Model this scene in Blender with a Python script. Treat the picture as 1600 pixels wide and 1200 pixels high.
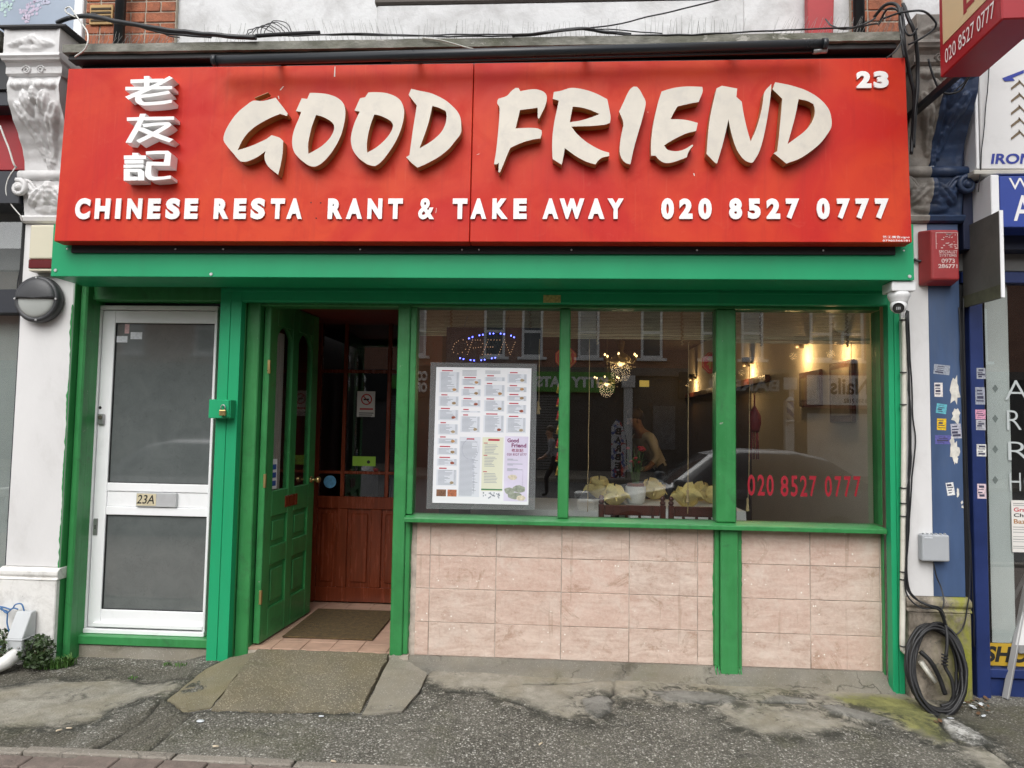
import bpy, bmesh, math, random
from mathutils import Vector, Matrix, noise as mnoise

for _o in list(bpy.data.objects):
    bpy.data.objects.remove(_o, do_unlink=True)
SC = bpy.context.scene
COL = SC.collection
rnd = random.Random(23)

# ------------------------------------------------------------------ camera
FPX = 1100.0                       # focal length in pixels of a 1600 px wide frame
CAM = Vector((0.0, -4.5, 1.5))
YAW, PIT, ROL = (math.radians(a) for a in (3.338, 3.395, 0.957))
_f = Vector((-math.sin(YAW) * math.cos(PIT), math.cos(YAW) * math.cos(PIT), math.sin(PIT)))
_r = Vector((math.cos(YAW), math.sin(YAW), 0))
_u = _r.cross(_f)
AR = _r * math.cos(ROL) + _u * math.sin(ROL)
AU = _u * math.cos(ROL) - _r * math.sin(ROL)
AF = _f
cam_data = bpy.data.cameras.new('camera')
cam = bpy.data.objects.new('camera', cam_data)
COL.objects.link(cam)
cam_data.sensor_width = 36.0
cam_data.lens = 36.0 * FPX / 1600.0
cam_data.clip_start = 0.05
cam_data.clip_end = 500
cam.matrix_world = Matrix(((AR.x, AU.x, -AF.x, CAM.x), (AR.y, AU.y, -AF.y, CAM.y), (AR.z, AU.z, -AF.z, CAM.z), (0, 0, 0, 1)))
SC.camera = cam

# ------------------------------------------------------------------ sky, sun, exposure (overcast day)
SUN_ELEV, SUN_AZ = math.radians(49), math.radians(192)     # azimuth clockwise from +Y (the shop faces -Y)
world = bpy.data.worlds.new('World')
SC.world = world
world.use_nodes = True
nt = world.node_tree
bg = nt.nodes['Background']
sky = nt.nodes.new('ShaderNodeTexSky')
sky.sky_type = 'NISHITA'
sky.sun_disc = False
sky.sun_elevation = SUN_ELEV
sky.sun_rotation = SUN_AZ
sky.air_density = 1.0
sky.dust_density = 4.0
hs = nt.nodes.new('ShaderNodeHueSaturation')              # cloud cover: the sky is almost without colour
hs.inputs['Saturation'].default_value = 0.16
nt.links.new(sky.outputs[0], hs.inputs['Color'])
nt.links.new(hs.outputs[0], bg.inputs['Color'])
bg.inputs['Strength'].default_value = 0.15
sun_data = bpy.data.lights.new('sun', 'SUN')
sun_data.energy = 0.75
sun_data.angle = math.radians(60)
sun_data.color = (1.0, 0.985, 0.965)
sun = bpy.data.objects.new('sun', sun_data)
COL.objects.link(sun)
_sd = Vector((math.sin(SUN_AZ) * math.cos(SUN_ELEV), math.cos(SUN_AZ) * math.cos(SUN_ELEV), math.sin(SUN_ELEV)))
sun.rotation_euler = _sd.to_track_quat('Z', 'Y').to_euler()
sun.location = (0, -10, 20)
SC.view_settings.view_transform = 'Standard'
SC.view_settings.look = 'None'
SC.view_settings.exposure = 0.50
SC.view_settings.gamma = 1.0
SC.view_settings.use_curve_mapping = False
SC.render.engine = 'CYCLES'
SC.cycles.use_denoising = True
SC.cycles.denoising_prefilter = 'NONE'
SC.cycles.max_bounces = 8
SC.cycles.diffuse_bounces = 3
SC.cycles.glossy_bounces = 4
SC.cycles.transparent_max_bounces = 24
SC.cycles.caustics_reflective = False
SC.cycles.caustics_refractive = False
SC.cycles.sample_clamp_indirect = 6.0

# ------------------------------------------------------------------ measuring helpers
def ray(px, py):
    return AF + AR * ((px - 800) / FPX) - AU * ((py - 600) / FPX)
def W(px, py, Y):                  # a point of the photograph (1600 x 1200) taken at its real depth Y
    d = ray(px, py)
    return CAM + d * ((Y - CAM.y) / d.y)
def gz(x, y):                      # pavement height: falls to the right and to the road
    k = min(1.0, max(0.0, (-2.12 - x) / 0.30)); k = k * k * (3 - 2 * k)
    return -0.029 - 0.012 * x + 0.025 * (y + 0.1) - 0.062 * k * min(1.0, max(0.25, 1.0 + (y + 0.35) / 1.2))
def G(px, py, dz=0.0):             # a point of the photograph that lies on the pavement
    d = ray(px, py)
    t = (0 - CAM.z) / d.z
    for _ in range(12):
        p = CAM + d * t
        t = (gz(p.x, p.y) + dz - CAM.z) / d.z
    return CAM + d * t
def GZ(px, py, z):                 # a point of the photograph at a real height z
    d = ray(px, py)
    return CAM + d * ((z - CAM.z) / d.z)
# ------------------------------------------------------------------ building helpers
def link(o, parent=None):
    COL.objects.link(o)
    if parent is not None:
        o.parent = parent
    return o
def tag(o, label=None, cat=None, group=None, kind=None):
    if label: o['label'] = label
    if cat: o['category'] = cat
    if group: o['group'] = group
    if kind: o['kind'] = kind
    return o
def thing(name, label, cat, loc=(0, 0, 0), group=None):
    o = bpy.data.objects.new(name, None)
    o.empty_display_size = 0.1
    COL.objects.link(o)
    o.location = loc
    return tag(o, label, cat, group)
def wp(o):                          # world origin of an (unrotated) parent chain
    p = Vector((0, 0, 0))
    while o is not None:
        p = p + o.location
        o = o.parent
    return p
class MB:
    def __init__(self):
        self.bm = bmesh.new()
    def box(self, x0, x1, y0, y1, z0, z1):
        vs = [self.bm.verts.new((x, y, z)) for x in (x0, x1) for y in (y0, y1) for z in (z0, z1)]
        for f in ((0, 1, 3, 2), (4, 6, 7, 5), (0, 4, 5, 1), (2, 3, 7, 6), (0, 2, 6, 4), (1, 5, 7, 3)):
            self.bm.faces.new([vs[i] for i in f])
        return self
    def hexa(self, a, b):           # two quads (4 points each), joined
        va = [self.bm.verts.new(p) for p in a]; vb = [self.bm.verts.new(p) for p in b]
        self.bm.faces.new(va[::-1]); self.bm.faces.new(vb)
        n = len(va)
        for i in range(n):
            j = (i + 1) % n
            self.bm.faces.new((va[i], va[j], vb[j], vb[i]))
        return self
    def beam(self, p, q, w, h, up=(0, 0, 1)):
        p, q = Vector(p), Vector(q)
        d = (q - p).normalized(); s = d.cross(Vector(up))
        if s.length < 1e-4: s = d.cross(Vector((0, 1, 0)))
        s.normalize(); u = s.cross(d)
        o = [s * (a * w / 2) + u * (b * h / 2) for a, b in ((-1, -1), (1, -1), (1, 1), (-1, 1))]
        return self.hexa([p + k for k in o], [q + k for k in o])
    def prism(self, pts, axis, a, b):     # outline in the other two axes, from a to b along axis
        def mk(p, t):
            return {'x': (t, p[0], p[1]), 'y': (p[0], t, p[1]), 'z': (p[0], p[1], t)}[axis]
        return self.hexa([mk(p, a) for p in pts], [mk(p, b) for p in pts])
    def tube(self, pts, r, n=8, cap=True):
        pts = [Vector(p) for p in pts]
        rs = r if isinstance(r, (list, tuple)) else [r] * len(pts)
        rings = []; pn = None
        for i, p in enumerate(pts):
            t = (pts[min(i + 1, len(pts) - 1)] - pts[max(i - 1, 0)])
            if t.length < 1e-9: t = Vector((0, 0, 1))
            t.normalize()
            if pn is None:
                pn = t.orthogonal().normalized()
            else:
                pn = (pn - t * pn.dot(t))
                pn = pn.normalized() if pn.length > 1e-6 else t.orthogonal().normalized()
            bn = t.cross(pn)
            rings.append([self.bm.verts.new(p + (pn * math.cos(2 * math.pi * k / n) + bn * math.sin(2 * math.pi * k / n)) * rs[i]) for k in range(n)])
        for a, b in zip(rings, rings[1:]):
            for k in range(n):
                f = self.bm.faces.new((a[k], a[(k + 1) % n], b[(k + 1) % n], b[k])); f.smooth = True
        if cap:
            self.bm.faces.new(rings[0][::-1]); self.bm.faces.new(rings[-1])
        return self
    def lathe(self, prof, c=(0, 0, 0), n=24, axis='z'):
        c = Vector(c); rings = []
        for r, h in prof:
            ring = []
            for k in range(n):
                a = 2 * math.pi * k / n
                v = {'z': (r * math.cos(a), r * math.sin(a), h), 'y': (r * math.cos(a), h, r * math.sin(a)), 'x': (h, r * math.cos(a), r * math.sin(a))}[axis]
                ring.append(self.bm.verts.new(c + Vector(v)))
            rings.append(ring)
        for a, b in zip(rings, rings[1:]):
            for k in range(n):
                f = self.bm.faces.new((a[k], a[(k + 1) % n], b[(k + 1) % n], b[k])); f.smooth = True
        self.bm.faces.new(rings[0][::-1]); self.bm.faces.new(rings[-1])
        return self
    def ball(self, c, r, sub=1, scale=(1, 1, 1)):
        m = Matrix.Translation(Vector(c)) @ Matrix.Diagonal(Vector(scale + (1,)) if len(scale) == 3 else scale)
        g = bmesh.ops.create_icosphere(self.bm, subdivisions=sub, radius=r, matrix=m)
        for v in g['verts']:
            for f in v.link_faces: f.smooth = True
        return self
    def quad(self, a, b, c, d):
        self.bm.faces.new([self.bm.verts.new(p) for p in (a, b, c, d)]); return self
    def poly(self, pts):
        self.bm.faces.new([self.bm.verts.new(p) for p in pts]); return self
    def build(self, name, mat, parent=None, bevel=0.0, seg=1, fix=True, smooth=False):
        bm = self.bm
        if fix: bmesh.ops.recalc_face_normals(bm, faces=bm.faces[:])
        if bevel > 0:
            es = [e for e in bm.edges if len(e.link_faces) == 2 and e.calc_face_angle(0) > 0.5]
            if es:
                bmesh.ops.bevel(bm, geom=es, offset=bevel, segments=seg, affect='EDGES', profile=0.5, clamp_overlap=True)
        off = wp(parent)
        me = bpy.data.meshes.new(name)
        if off.length > 0: bmesh.ops.translate(bm, verts=bm.verts[:], vec=-off)
        bm.to_mesh(me); bm.free()
        if smooth:
            for p in me.polygons: p.use_smooth = True
        if mat is not None:
            for m in (mat if isinstance(mat, (list, tuple)) else [mat]): me.materials.append(m)
        return link(bpy.data.objects.new(name, me), parent)
def box(name, mat, parent, x0, x1, y0, y1, z0, z1, bevel=0.003):
    return MB().box(x0, x1, y0, y1, z0, z1).build(name, mat, parent, bevel)
def spline(pts, n=8):               # Catmull-Rom through the points
    pts = [Vector(p) for p in pts]; out = []
    for i in range(len(pts) - 1):
        p0, p1, p2, p3 = pts[max(i - 1, 0)], pts[i], pts[i + 1], pts[min(i + 2, len(pts) - 1)]
        for k in range(n):
            t = k / n
            out.append(0.5 * ((2 * p1) + (p2 - p0) * t + (2 * p0 - 5 * p1 + 4 * p2 - p3) * t * t + (3 * p1 - p0 - 3 * p2 + p3) * t ** 3))
    out.append(pts[-1]); return out
def cable(name, pts, r, mat, parent=None, label=None, cat=None, group=None, n=6, seg=7):
    q = spline(pts, n); sd = len(pts) * 3.7 + pts[0][0]
    q = [p + Vector((mnoise.noise(p * 9 + Vector((sd, 0, 0))), mnoise.noise(p * 9 + Vector((0, sd, 5))), mnoise.noise(p * 9 + Vector((3, 0, sd))))) * min(.006, r * 1.1) for p in q]
    o = MB().tube(q, r, seg).build(name, mat, parent)
    return tag(o, label, cat, group)
def curve_mesh(polys, depth, bevel=0.0, res=4):
    """closed 2-D outlines (even-odd holes) -> solid: x right, z up, y from -depth (front) to 0"""
    cu = bpy.data.curves.new('outline', 'CURVE'); cu.dimensions = '2D'; cu.fill_mode = 'BOTH'
    for p in polys:
        s = cu.splines.new('POLY'); s.points.add(len(p) - 1)
        for q, c in zip(s.points, p): q.co = (c[0], c[1], 0, 1)
        s.use_cyclic_u = True
    cu.extrude = max(depth / 2 - bevel, 0); cu.bevel_depth = bevel; cu.offset = -bevel; cu.bevel_resolution = 1
    return _cm(cu, depth)
def _cm(cu, depth):
    o = bpy.data.objects.new('tmp', cu); COL.objects.link(o)
    dg = bpy.context.evaluated_depsgraph_get()
    me = bpy.data.meshes.new_from_object(o.evaluated_get(dg))
    bpy.data.objects.remove(o, do_unlink=True); bpy.data.curves.remove(cu)
    for v in me.vertices:
        x, y, z = v.co; v.co = (x, -(z + depth / 2), y)
    return me
_GL = {}
def glyph(ch, bold=0.0, depth=0.0):
    key = (ch, bold, depth)
    if key not in _GL:
        cu = bpy.data.curves.new('glyph', 'FONT'); cu.body = ch; cu.size = 1.0; cu.offset = bold
        cu.extrude = 0.5 if depth > 0 else 0; cu.fill_mode = 'BOTH' if depth > 0 else 'FRONT'; cu.resolution_u = 4
        _GL[key] = _cm(cu, 1.0 if depth > 0 else 0.0)
    return _GL[key]
def fit(me, x0, x1, z0, z1, y0=None, y1=None, name='letter', shear=0.0):
    """copy of a glyph mesh stretched to a box"""
    m = me.copy(); m.name = name
    xs = [v.co.x for v in m.vertices]; ys = [v.co.y for v in m.vertices]; zs = [v.co.z for v in m.vertices]
    ax, bx, az, bz, ay, by = min(xs), max(xs), min(zs), max(zs), min(ys), max(ys)
    for v in m.vertices:
        tz = (v.co.z - az) / (bz - az + 1e-9)
        x = x0 + (v.co.x - ax) / (bx - ax + 1e-9) * (x1 - x0) + shear * (tz - 0.5)
        y = y0 if by - ay < 1e-6 else y0 + (v.co.y - ay) / (by - ay) * (y1 - y0)
        v.co = (x, y, z0 + tz * (z1 - z0))
    return m
def put(me, name, mat, parent=None, loc=None):
    o = bpy.data.objects.new(name, me)
    me.materials.clear()
    for m in (mat if isinstance(mat, (list, tuple)) else [mat]): me.materials.append(m)
    link(o, parent)
    if loc is not None: o.location = loc
    return o
def text_line(s, x0, x1, z0, z1, y, bold=0.0, depth=0.0, flip=False, cap='H'):
    """one flat line of print as a mesh, stretched to a box in the XZ plane"""
    me = glyph(s, bold, depth)
    m = fit(me, x0, x1, z0, z1, y, y)
    if flip:
        for v in m.vertices: v.co.x = x0 + x1 - v.co.x
    return m
def smooth_loop(pts, ang=38, n=3):
    """round a closed outline wherever it turns gently, keep its sharp corners"""
    P = [Vector((p[0], p[1])) for p in pts]; N = len(P); sharp = []
    for i in range(N):
        a = P[i] - P[i - 1]; b = P[(i + 1) % N] - P[i]
        sharp.append(abs(a.angle_signed(b)) > math.radians(ang) if a.length > 0 and b.length > 0 else True)
    out = []
    for i in range(N):
        p1, p2 = P[i], P[(i + 1) % N]
        p0 = P[i - 1] if not sharp[i] else p1 - (p2 - p1)
        p3 = P[(i + 2) % N] if not sharp[(i + 1) % N] else p2 + (p2 - p1)
        out.append(tuple(p1))
        if sharp[i] and sharp[(i + 1) % N]: continue
        for k in range(1, n + 1):
            t = k / (n + 1)
            q = 0.5 * ((2 * p1) + (p2 - p0) * t + (2 * p0 - 5 * p1 + 4 * p2 - p3) * t * t + (3 * p1 - p0 - 3 * p2 + p3) * t ** 3)
            out.append(tuple(q))
    return out
def copy_tree(o, parent=None):
    c = o.copy(); COL.objects.link(c)
    if parent is not None: c.parent = parent
    for ch in list(o.children): copy_tree(ch, c)
    return c

# ------------------------------------------------------------------ materials
def new_mat(name):
    m = bpy.data.materials.new(name); m.use_nodes = True
    t = m.node_tree
    return m, t, t.nodes['Principled BSDF']
def _n(t, kind, **kw):
    n = t.nodes.new(kind)
    for k, v in kw.items():
        if hasattr(n, k): setattr(n, k, v)
        else: n.inputs[k].default_value = v
    return n
def _noise(t, pos, scale, detail=4.0, rough=0.6, dist=0.0):
    n = t.nodes.new('ShaderNodeTexNoise')
    n.inputs['Scale'].default_value = scale; n.inputs['Detail'].default_value = detail
    n.inputs['Roughness'].default_value = rough; n.inputs['Distortion'].default_value = dist
    t.links.new(pos, n.inputs['Vector']); return n.outputs['Fac']
def _ramp(t, fac, a, b, ca=(0, 0, 0, 1), cb=(1, 1, 1, 1)):
    r = t.nodes.new('ShaderNodeValToRGB')
    r.color_ramp.elements[0].position = a; r.color_ramp.elements[1].position = b
    r.color_ramp.elements[0].color = ca; r.color_ramp.elements[1].color = cb
    t.links.new(fac, r.inputs['Fac']); return r.outputs['Color']
def _mix(t, fac, a, b, mode='MIX'):
    m = t.nodes.new('ShaderNodeMix'); m.data_type = 'RGBA'; m.blend_type = mode
    for v, s in ((fac, 0), (a, 6), (b, 7)):
        if hasattr(v, 'links') or hasattr(v, 'is_linked'): t.links.new(v, m.inputs[s])
        elif s == 0: m.inputs[0].default_value = v
        else: m.inputs[s].default_value = tuple(v) + (1,) if len(v) == 3 else v
    return m.outputs[2]
def _math(t, op, a, b=None, clamp=False):
    m = t.nodes.new('ShaderNodeMath'); m.operation = op; m.use_clamp = clamp
    for i, v in enumerate((a, b)):
        if v is None: continue
        if hasattr(v, 'is_linked'): t.links.new(v, m.inputs[i])
        else: m.inputs[i].default_value = v
    return m.outputs[0]
def _pos(t, sx=1, sy=1, sz=1):
    g = t.nodes.new('ShaderNodeNewGeometry')
    if (sx, sy, sz) == (1, 1, 1): return g.outputs['Position']
    v = t.nodes.new('ShaderNodeVectorMath'); v.operation = 'MULTIPLY'
    v.inputs[1].default_value = (sx, sy, sz); t.links.new(g.outputs['Position'], v.inputs[0]); return v.outputs[0]
def _bump(t, bsdf, h, strength=0.3, dist=0.01):
    b = t.nodes.new('ShaderNodeBump'); b.inputs['Strength'].default_value = strength; b.inputs['Distance'].default_value = dist
    t.links.new(h, b.inputs['Height']); t.links.new(b.outputs[0], bsdf.inputs['Normal']); return b
def pm(name, col, rough=0.5, var=0.12, scale=4.0, bump=0.0, bscale=60, spec=0.5, metal=0.0, dirt=None, dirt_amt=0.5, dirt_scale=3.0, coat=0.0, stretch=(1, 1, 1), chips=None, chip_amt=0.7, chip_scale=14):
    m, t, b = new_mat(name)
    pos = _pos(t, *stretch)
    f = _noise(t, pos, scale, 5, 0.6)
    dark = tuple(c * (1 - var) for c in col); lite = tuple(min(1, c * (1 + var)) for c in col)
    c = _mix(t, _ramp(t, f, 0.3, 0.7), dark, lite)
    if dirt is not None:
        d = _ramp(t, _noise(t, pos, dirt_scale, 8, 0.68, 0.4), 0.62 - dirt_amt * 0.25, 0.78)
        d2 = _math(t, 'MULTIPLY', d, dirt_amt)
        c = _mix(t, d2, c, dirt)
    if chips is not None:
        k = _ramp(t, _noise(t, pos, chip_scale, 6, 0.7, 0.6), chip_amt, chip_amt + 0.02)
        c = _mix(t, k, c, chips)
    t.links.new(c, b.inputs['Base Color'])
    r = _math(t, 'ADD', _math(t, 'MULTIPLY', f, 0.25), rough - 0.12, clamp=True)
    t.links.new(r, b.inputs['Roughness'])
    b.inputs['Specular IOR Level'].default_value = spec
    b.inputs['Metallic'].default_value = metal
    b.inputs['Coat Weight'].default_value = coat
    if bump > 0: _bump(t, b, _noise(t, pos, bscale, 5, 0.65), bump, 0.01)
    return m
def emat(name, col, strength):
    m, t, b = new_mat(name)
    b.inputs['Base Color'].default_value = tuple(col) + (1,)
    b.inputs['Emission Color'].default_value = tuple(col) + (1,)
    b.inputs['Emission Strength'].default_value = strength
    return m
def glass_mat(name, tint=(0.92, 0.95, 0.93), refl=0.1, rough=0.0, ior=1.5, haze=None, bump=0.0, bscale=1.5):
    m, t, b = new_mat(name)
    t.nodes.remove(b)
    out = t.nodes['Material Output']
    tr = _n(t, 'ShaderNodeBsdfTransparent'); tr.inputs[0].default_value = tuple(tint) + (1,)
    gl = _n(t, 'ShaderNodeBsdfGlossy'); gl.inputs['Roughness'].default_value = rough
    fr = _n(t, 'ShaderNodeLayerWeight'); fr.inputs['Blend'].default_value = 0.5
    f = _math(t, 'ADD', _math(t, 'MULTIPLY', _math(t, 'POWER', fr.outputs['Facing'], 5.0), 1.0 - refl), refl, clamp=True)
    mx = _n(t, 'ShaderNodeMixShader')
    t.links.new(f, mx.inputs[0]); t.links.new(tr.outputs[0], mx.inputs[1]); t.links.new(gl.outputs[0], mx.inputs[2])
    last = mx.outputs[0]
    if haze:
        df = _n(t, 'ShaderNodeBsdfDiffuse'); df.inputs[0].default_value = tuple(haze[0]) + (1,)
        m2 = _n(t, 'ShaderNodeMixShader'); m2.inputs[0].default_value = haze[1]
        t.links.new(last, m2.inputs[1]); t.links.new(df.outputs[0], m2.inputs[2]); last = m2.outputs[0]
    if bump > 0:
        bp = _n(t, 'ShaderNodeBump'); bp.inputs['Strength'].default_value = bump; bp.inputs['Distance'].default_value = 0.01
        t.links.new(_noise(t, _pos(t), bscale, 1.5), bp.inputs['Height'])
        t.links.new(bp.outputs[0], gl.inputs['Normal'])
    t.links.new(last, out.inputs['Surface'])
    return m
def lin(r, g, b, k=1.0):
    f = lambda c: (c / 12.92 if c <= 0.04045 else ((c + 0.055) / 1.055) ** 2.4)
    return tuple(min(1.0, f(c / 255.0) * k) for c in (r, g, b))
GB = pm('bright_green_steel', (0.018, 0.345, 0.148), 0.4, 0.07, 2.2, spec=0.3, dirt=(0.035, 0.26, 0.12), dirt_amt=0.4, dirt_scale=5, bump=0.04, bscale=5, stretch=(1, 1, .4))
def gloss_green():
    m, t, b = new_mat('green_gloss_paint'); p = _pos(t)
    br = _noise(t, _pos(t, 34, 34, 1.6), 1.0, 5, .65); cl = _noise(t, p, 3.2, 5, .65, .5); fn = _noise(t, p, 42, 5, .7)
    c = _mix(t, _ramp(t, cl, .3, .7), (.026, .185, .050), (.045, .27, .080))
    c = _mix(t, _math(t, 'MULTIPLY', _ramp(t, br, .45, .70), .40), c, (.060, .30, .105))
    d = _ramp(t, _noise(t, p, 6.5, 8, .75, .8), .54, .70); c = _mix(t, _math(t, 'MULTIPLY', d, .55), c, (.035, .10, .045))
    ch = _ramp(t, _noise(t, p, 21, 6, .75, .8), .685, .70); c = _mix(t, ch, c, (.30, .34, .27))
    t.links.new(c, b.inputs['Base Color'])
    t.links.new(_math(t, 'ADD', _math(t, 'MULTIPLY', cl, .3), .22), b.inputs['Roughness'])
    _bump(t, b, _math(t, 'SUBTRACT', _math(t, 'ADD', br, _math(t, 'MULTIPLY', fn, .5)), ch), .34, .006)
    return m
GP = gloss_green()
def red_sign_mat():
    m, t, b = new_mat('mottled_red_sign_vinyl')
    p = _pos(t)
    f1 = _ramp(t, _noise(t, p, 1.0, 4, .55, 1.2), .38, .64)
    c = _mix(t, f1, (.53, .022, .015), (.62, .056, .018))  # clouding of red and orange mixed at random into the base colour
    f2 = _ramp(t, _noise(t, p, 4.5, 6, .68, 1.0), .46, .70)
    c = _mix(t, _math(t, 'MULTIPLY', f2, .40), c, (.46, .020, .020))
    sm = _ramp(t, _noise(t, p, 11, 7, .75, 1.5), .58, .74)
    c = _mix(t, _math(t, 'MULTIPLY', sm, .22), c, (.62, .14, .09))
    v = t.nodes.new('ShaderNodeTexVoronoi'); v.inputs['Scale'].default_value = 9.0; t.links.new(p, v.inputs['Vector'])
    sp = _ramp(t, v.outputs['Distance'], .018, .03, (1, 1, 1, 1), (0, 0, 0, 1))
    c = _mix(t, _math(t, 'MULTIPLY', _math(t, 'MULTIPLY', sp, _ramp(t, _noise(t, p, 3.1, 2), .5, .56)), .8), c, (.7, .5, .42))
    st = _ramp(t, _noise(t, _pos(t, 24, 24, .6), 1.0, 4, .6), .56, .76)
    c = _mix(t, _math(t, 'MULTIPLY', st, .26), c, (.33, .022, .02))
    st2 = _ramp(t, _noise(t, _pos(t, 60, 60, 1.2), 1.0, 3, .6), .62, .8)
    c = _mix(t, _math(t, 'MULTIPLY', st2, .20), c, (.66, .18, .11))
    t.links.new(c, b.inputs['Base Color']); b.inputs['Specular IOR Level'].default_value = .18
    t.links.new(_math(t, 'ADD', _math(t, 'MULTIPLY', f2, .22), .40), b.inputs['Roughness'])
    _bump(t, b, _noise(t, p, 1.7, 2), .10, .03)
    return m
RED = red_sign_mat()
CREAM = pm('cream_letter_face', (0.63, 0.585, 0.505), 0.45, 0.07, 5, dirt=(0.44, 0.42, 0.39), dirt_amt=0.55, dirt_scale=9)
LSIDE = pm('brown_letter_return', (0.36, 0.20, 0.075), 0.35, 0.2, 8, spec=0.6)
WLET = pm('white_letter_plastic', (0.86, 0.86, 0.85), 0.35, 0.03, 6)
BLACK = pm('black_metal', (0.016, 0.017, 0.019), 0.35, 0.2, 6)
BLKM = pm('matt_black', (0.012, 0.012, 0.013), 0.75, 0.3, 6)
TROUGH = pm('dark_grey_enamel', (0.022, 0.026, 0.031), 0.3, 0.15, 3)
WRENDER = pm('white_painted_render', (0.70, 0.705, 0.71), 0.75, 0.06, 2.5, bump=0.5, bscale=20, dirt=(0.30, 0.29, 0.28), dirt_amt=0.65, dirt_scale=3.4)
WPIL = pm('white_masonry_paint', (0.71, 0.705, 0.70), 0.6, 0.05, 2.5, bump=0.18, bscale=16, dirt=(0.40, 0.39, 0.36), dirt_amt=0.32, dirt_scale=4.0, stretch=(1, 1, 0.6))
WBAS = pm('dirty_white_plinth_paint', (0.77, 0.76, 0.73), 0.65, 0.06, 3, bump=0.3, bscale=24, dirt=(0.22, 0.20, 0.17), dirt_amt=0.55, dirt_scale=9, chips=(0.12, 0.11, 0.10), chip_amt=0.70, chip_scale=26)
WCARV = pm('white_carved_stone_paint', (0.69, 0.685, 0.68), 0.55, 0.06, 5, bump=0.25, bscale=30, dirt=(0.30, 0.28, 0.25), dirt_amt=0.35, dirt_scale=9)
GCARV = pm('dirty_grey_carved_stone', (0.36, 0.33, 0.29), 0.65, 0.3, 6, bump=0.35, bscale=26, dirt=(0.06, 0.055, 0.05), dirt_amt=0.95, dirt_scale=4)
BCARV = pm('navy_blue_carved_paint', (0.022, 0.045, 0.105), 0.5, 0.3, 7, bump=0.3, bscale=28, dirt=(0.02, 0.02, 0.025), dirt_amt=0.7, dirt_scale=6)
BLUE = pm('weathered_blue_paint', (0.050, 0.090, 0.185), 0.5, 0.22, 5, bump=0.15, bscale=20, dirt=(0.10, 0.12, 0.16), dirt_amt=0.45, dirt_scale=6, stretch=(1, 1, 0.25), chips=(0.6, 0.58, 0.52), chip_amt=0.74, chip_scale=12)
NAVY = pm('navy_gloss_frame', (0.016, 0.032, 0.125), 0.35, 0.2, 5, bump=0.06, chips=(0.35, 0.38, 0.42), chip_amt=0.76, chip_scale=22)
ALU = pm('white_door_aluminium', (0.88, 0.89, 0.90), 0.42, 0.03, 3, dirt=(0.45, 0.45, 0.44), dirt_amt=0.22, dirt_scale=7)
STEEL = pm('worn_steel', (0.42, 0.42, 0.42), 0.4, 0.15, 20, metal=0.8)
BRASS = pm('brass', (0.62, 0.46, 0.20), 0.3, 0.1, 10, metal=0.9)
GOLDL = pm('gold_sticker', (0.55, 0.42, 0.16), 0.35, 0.45, 60, metal=0.4)
MAHOG = pm('mahogany_varnish', (0.165, 0.034, 0.013), 0.25, 0.3, 6, stretch=(6, 6, 0.6), bump=0.05)
DARKW = pm('dark_red_wood', (0.085, 0.022, 0.014), 0.3, 0.3, 5, stretch=(5, 5, 1))
PORCH = pm('dark_red_porch_paint', (0.16, 0.028, 0.020), 0.6, 0.2, 4)
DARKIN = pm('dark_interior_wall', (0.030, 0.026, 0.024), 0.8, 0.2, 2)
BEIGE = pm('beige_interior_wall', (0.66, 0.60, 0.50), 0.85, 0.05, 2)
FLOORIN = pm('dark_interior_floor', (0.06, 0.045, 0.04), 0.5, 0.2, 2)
CORNICE = pm('mossy_lead_ledge', (0.24, 0.235, 0.205), 0.8, 0.5, 12, bump=0.7, bscale=40, chips=(0.40, 0.39, 0.35), chip_amt=.62, chip_scale=9, dirt=(0.055, 0.060, 0.026), dirt_amt=1.0, dirt_scale=5, stretch=(0.6, 1, 1))
SLATE = pm('black_lead_sheet', (0.03, 0.03, 0.032), 0.6, 0.4, 6, bump=0.3, bscale=12)
GLASS = glass_mat('window_glass', (0.95, 0.965, 0.96), 0.155, bump=0.012, bscale=0.9)
DGLASS = glass_mat('door_pane_glass', (0.93, 0.94, 0.935), 0.10, bump=0.02, bscale=2.0)
ACRYL = glass_mat('clear_acrylic', (0.82, 0.83, 0.84), 0.07, haze=((0.55, 0.57, 0.58), 0.16))
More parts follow.
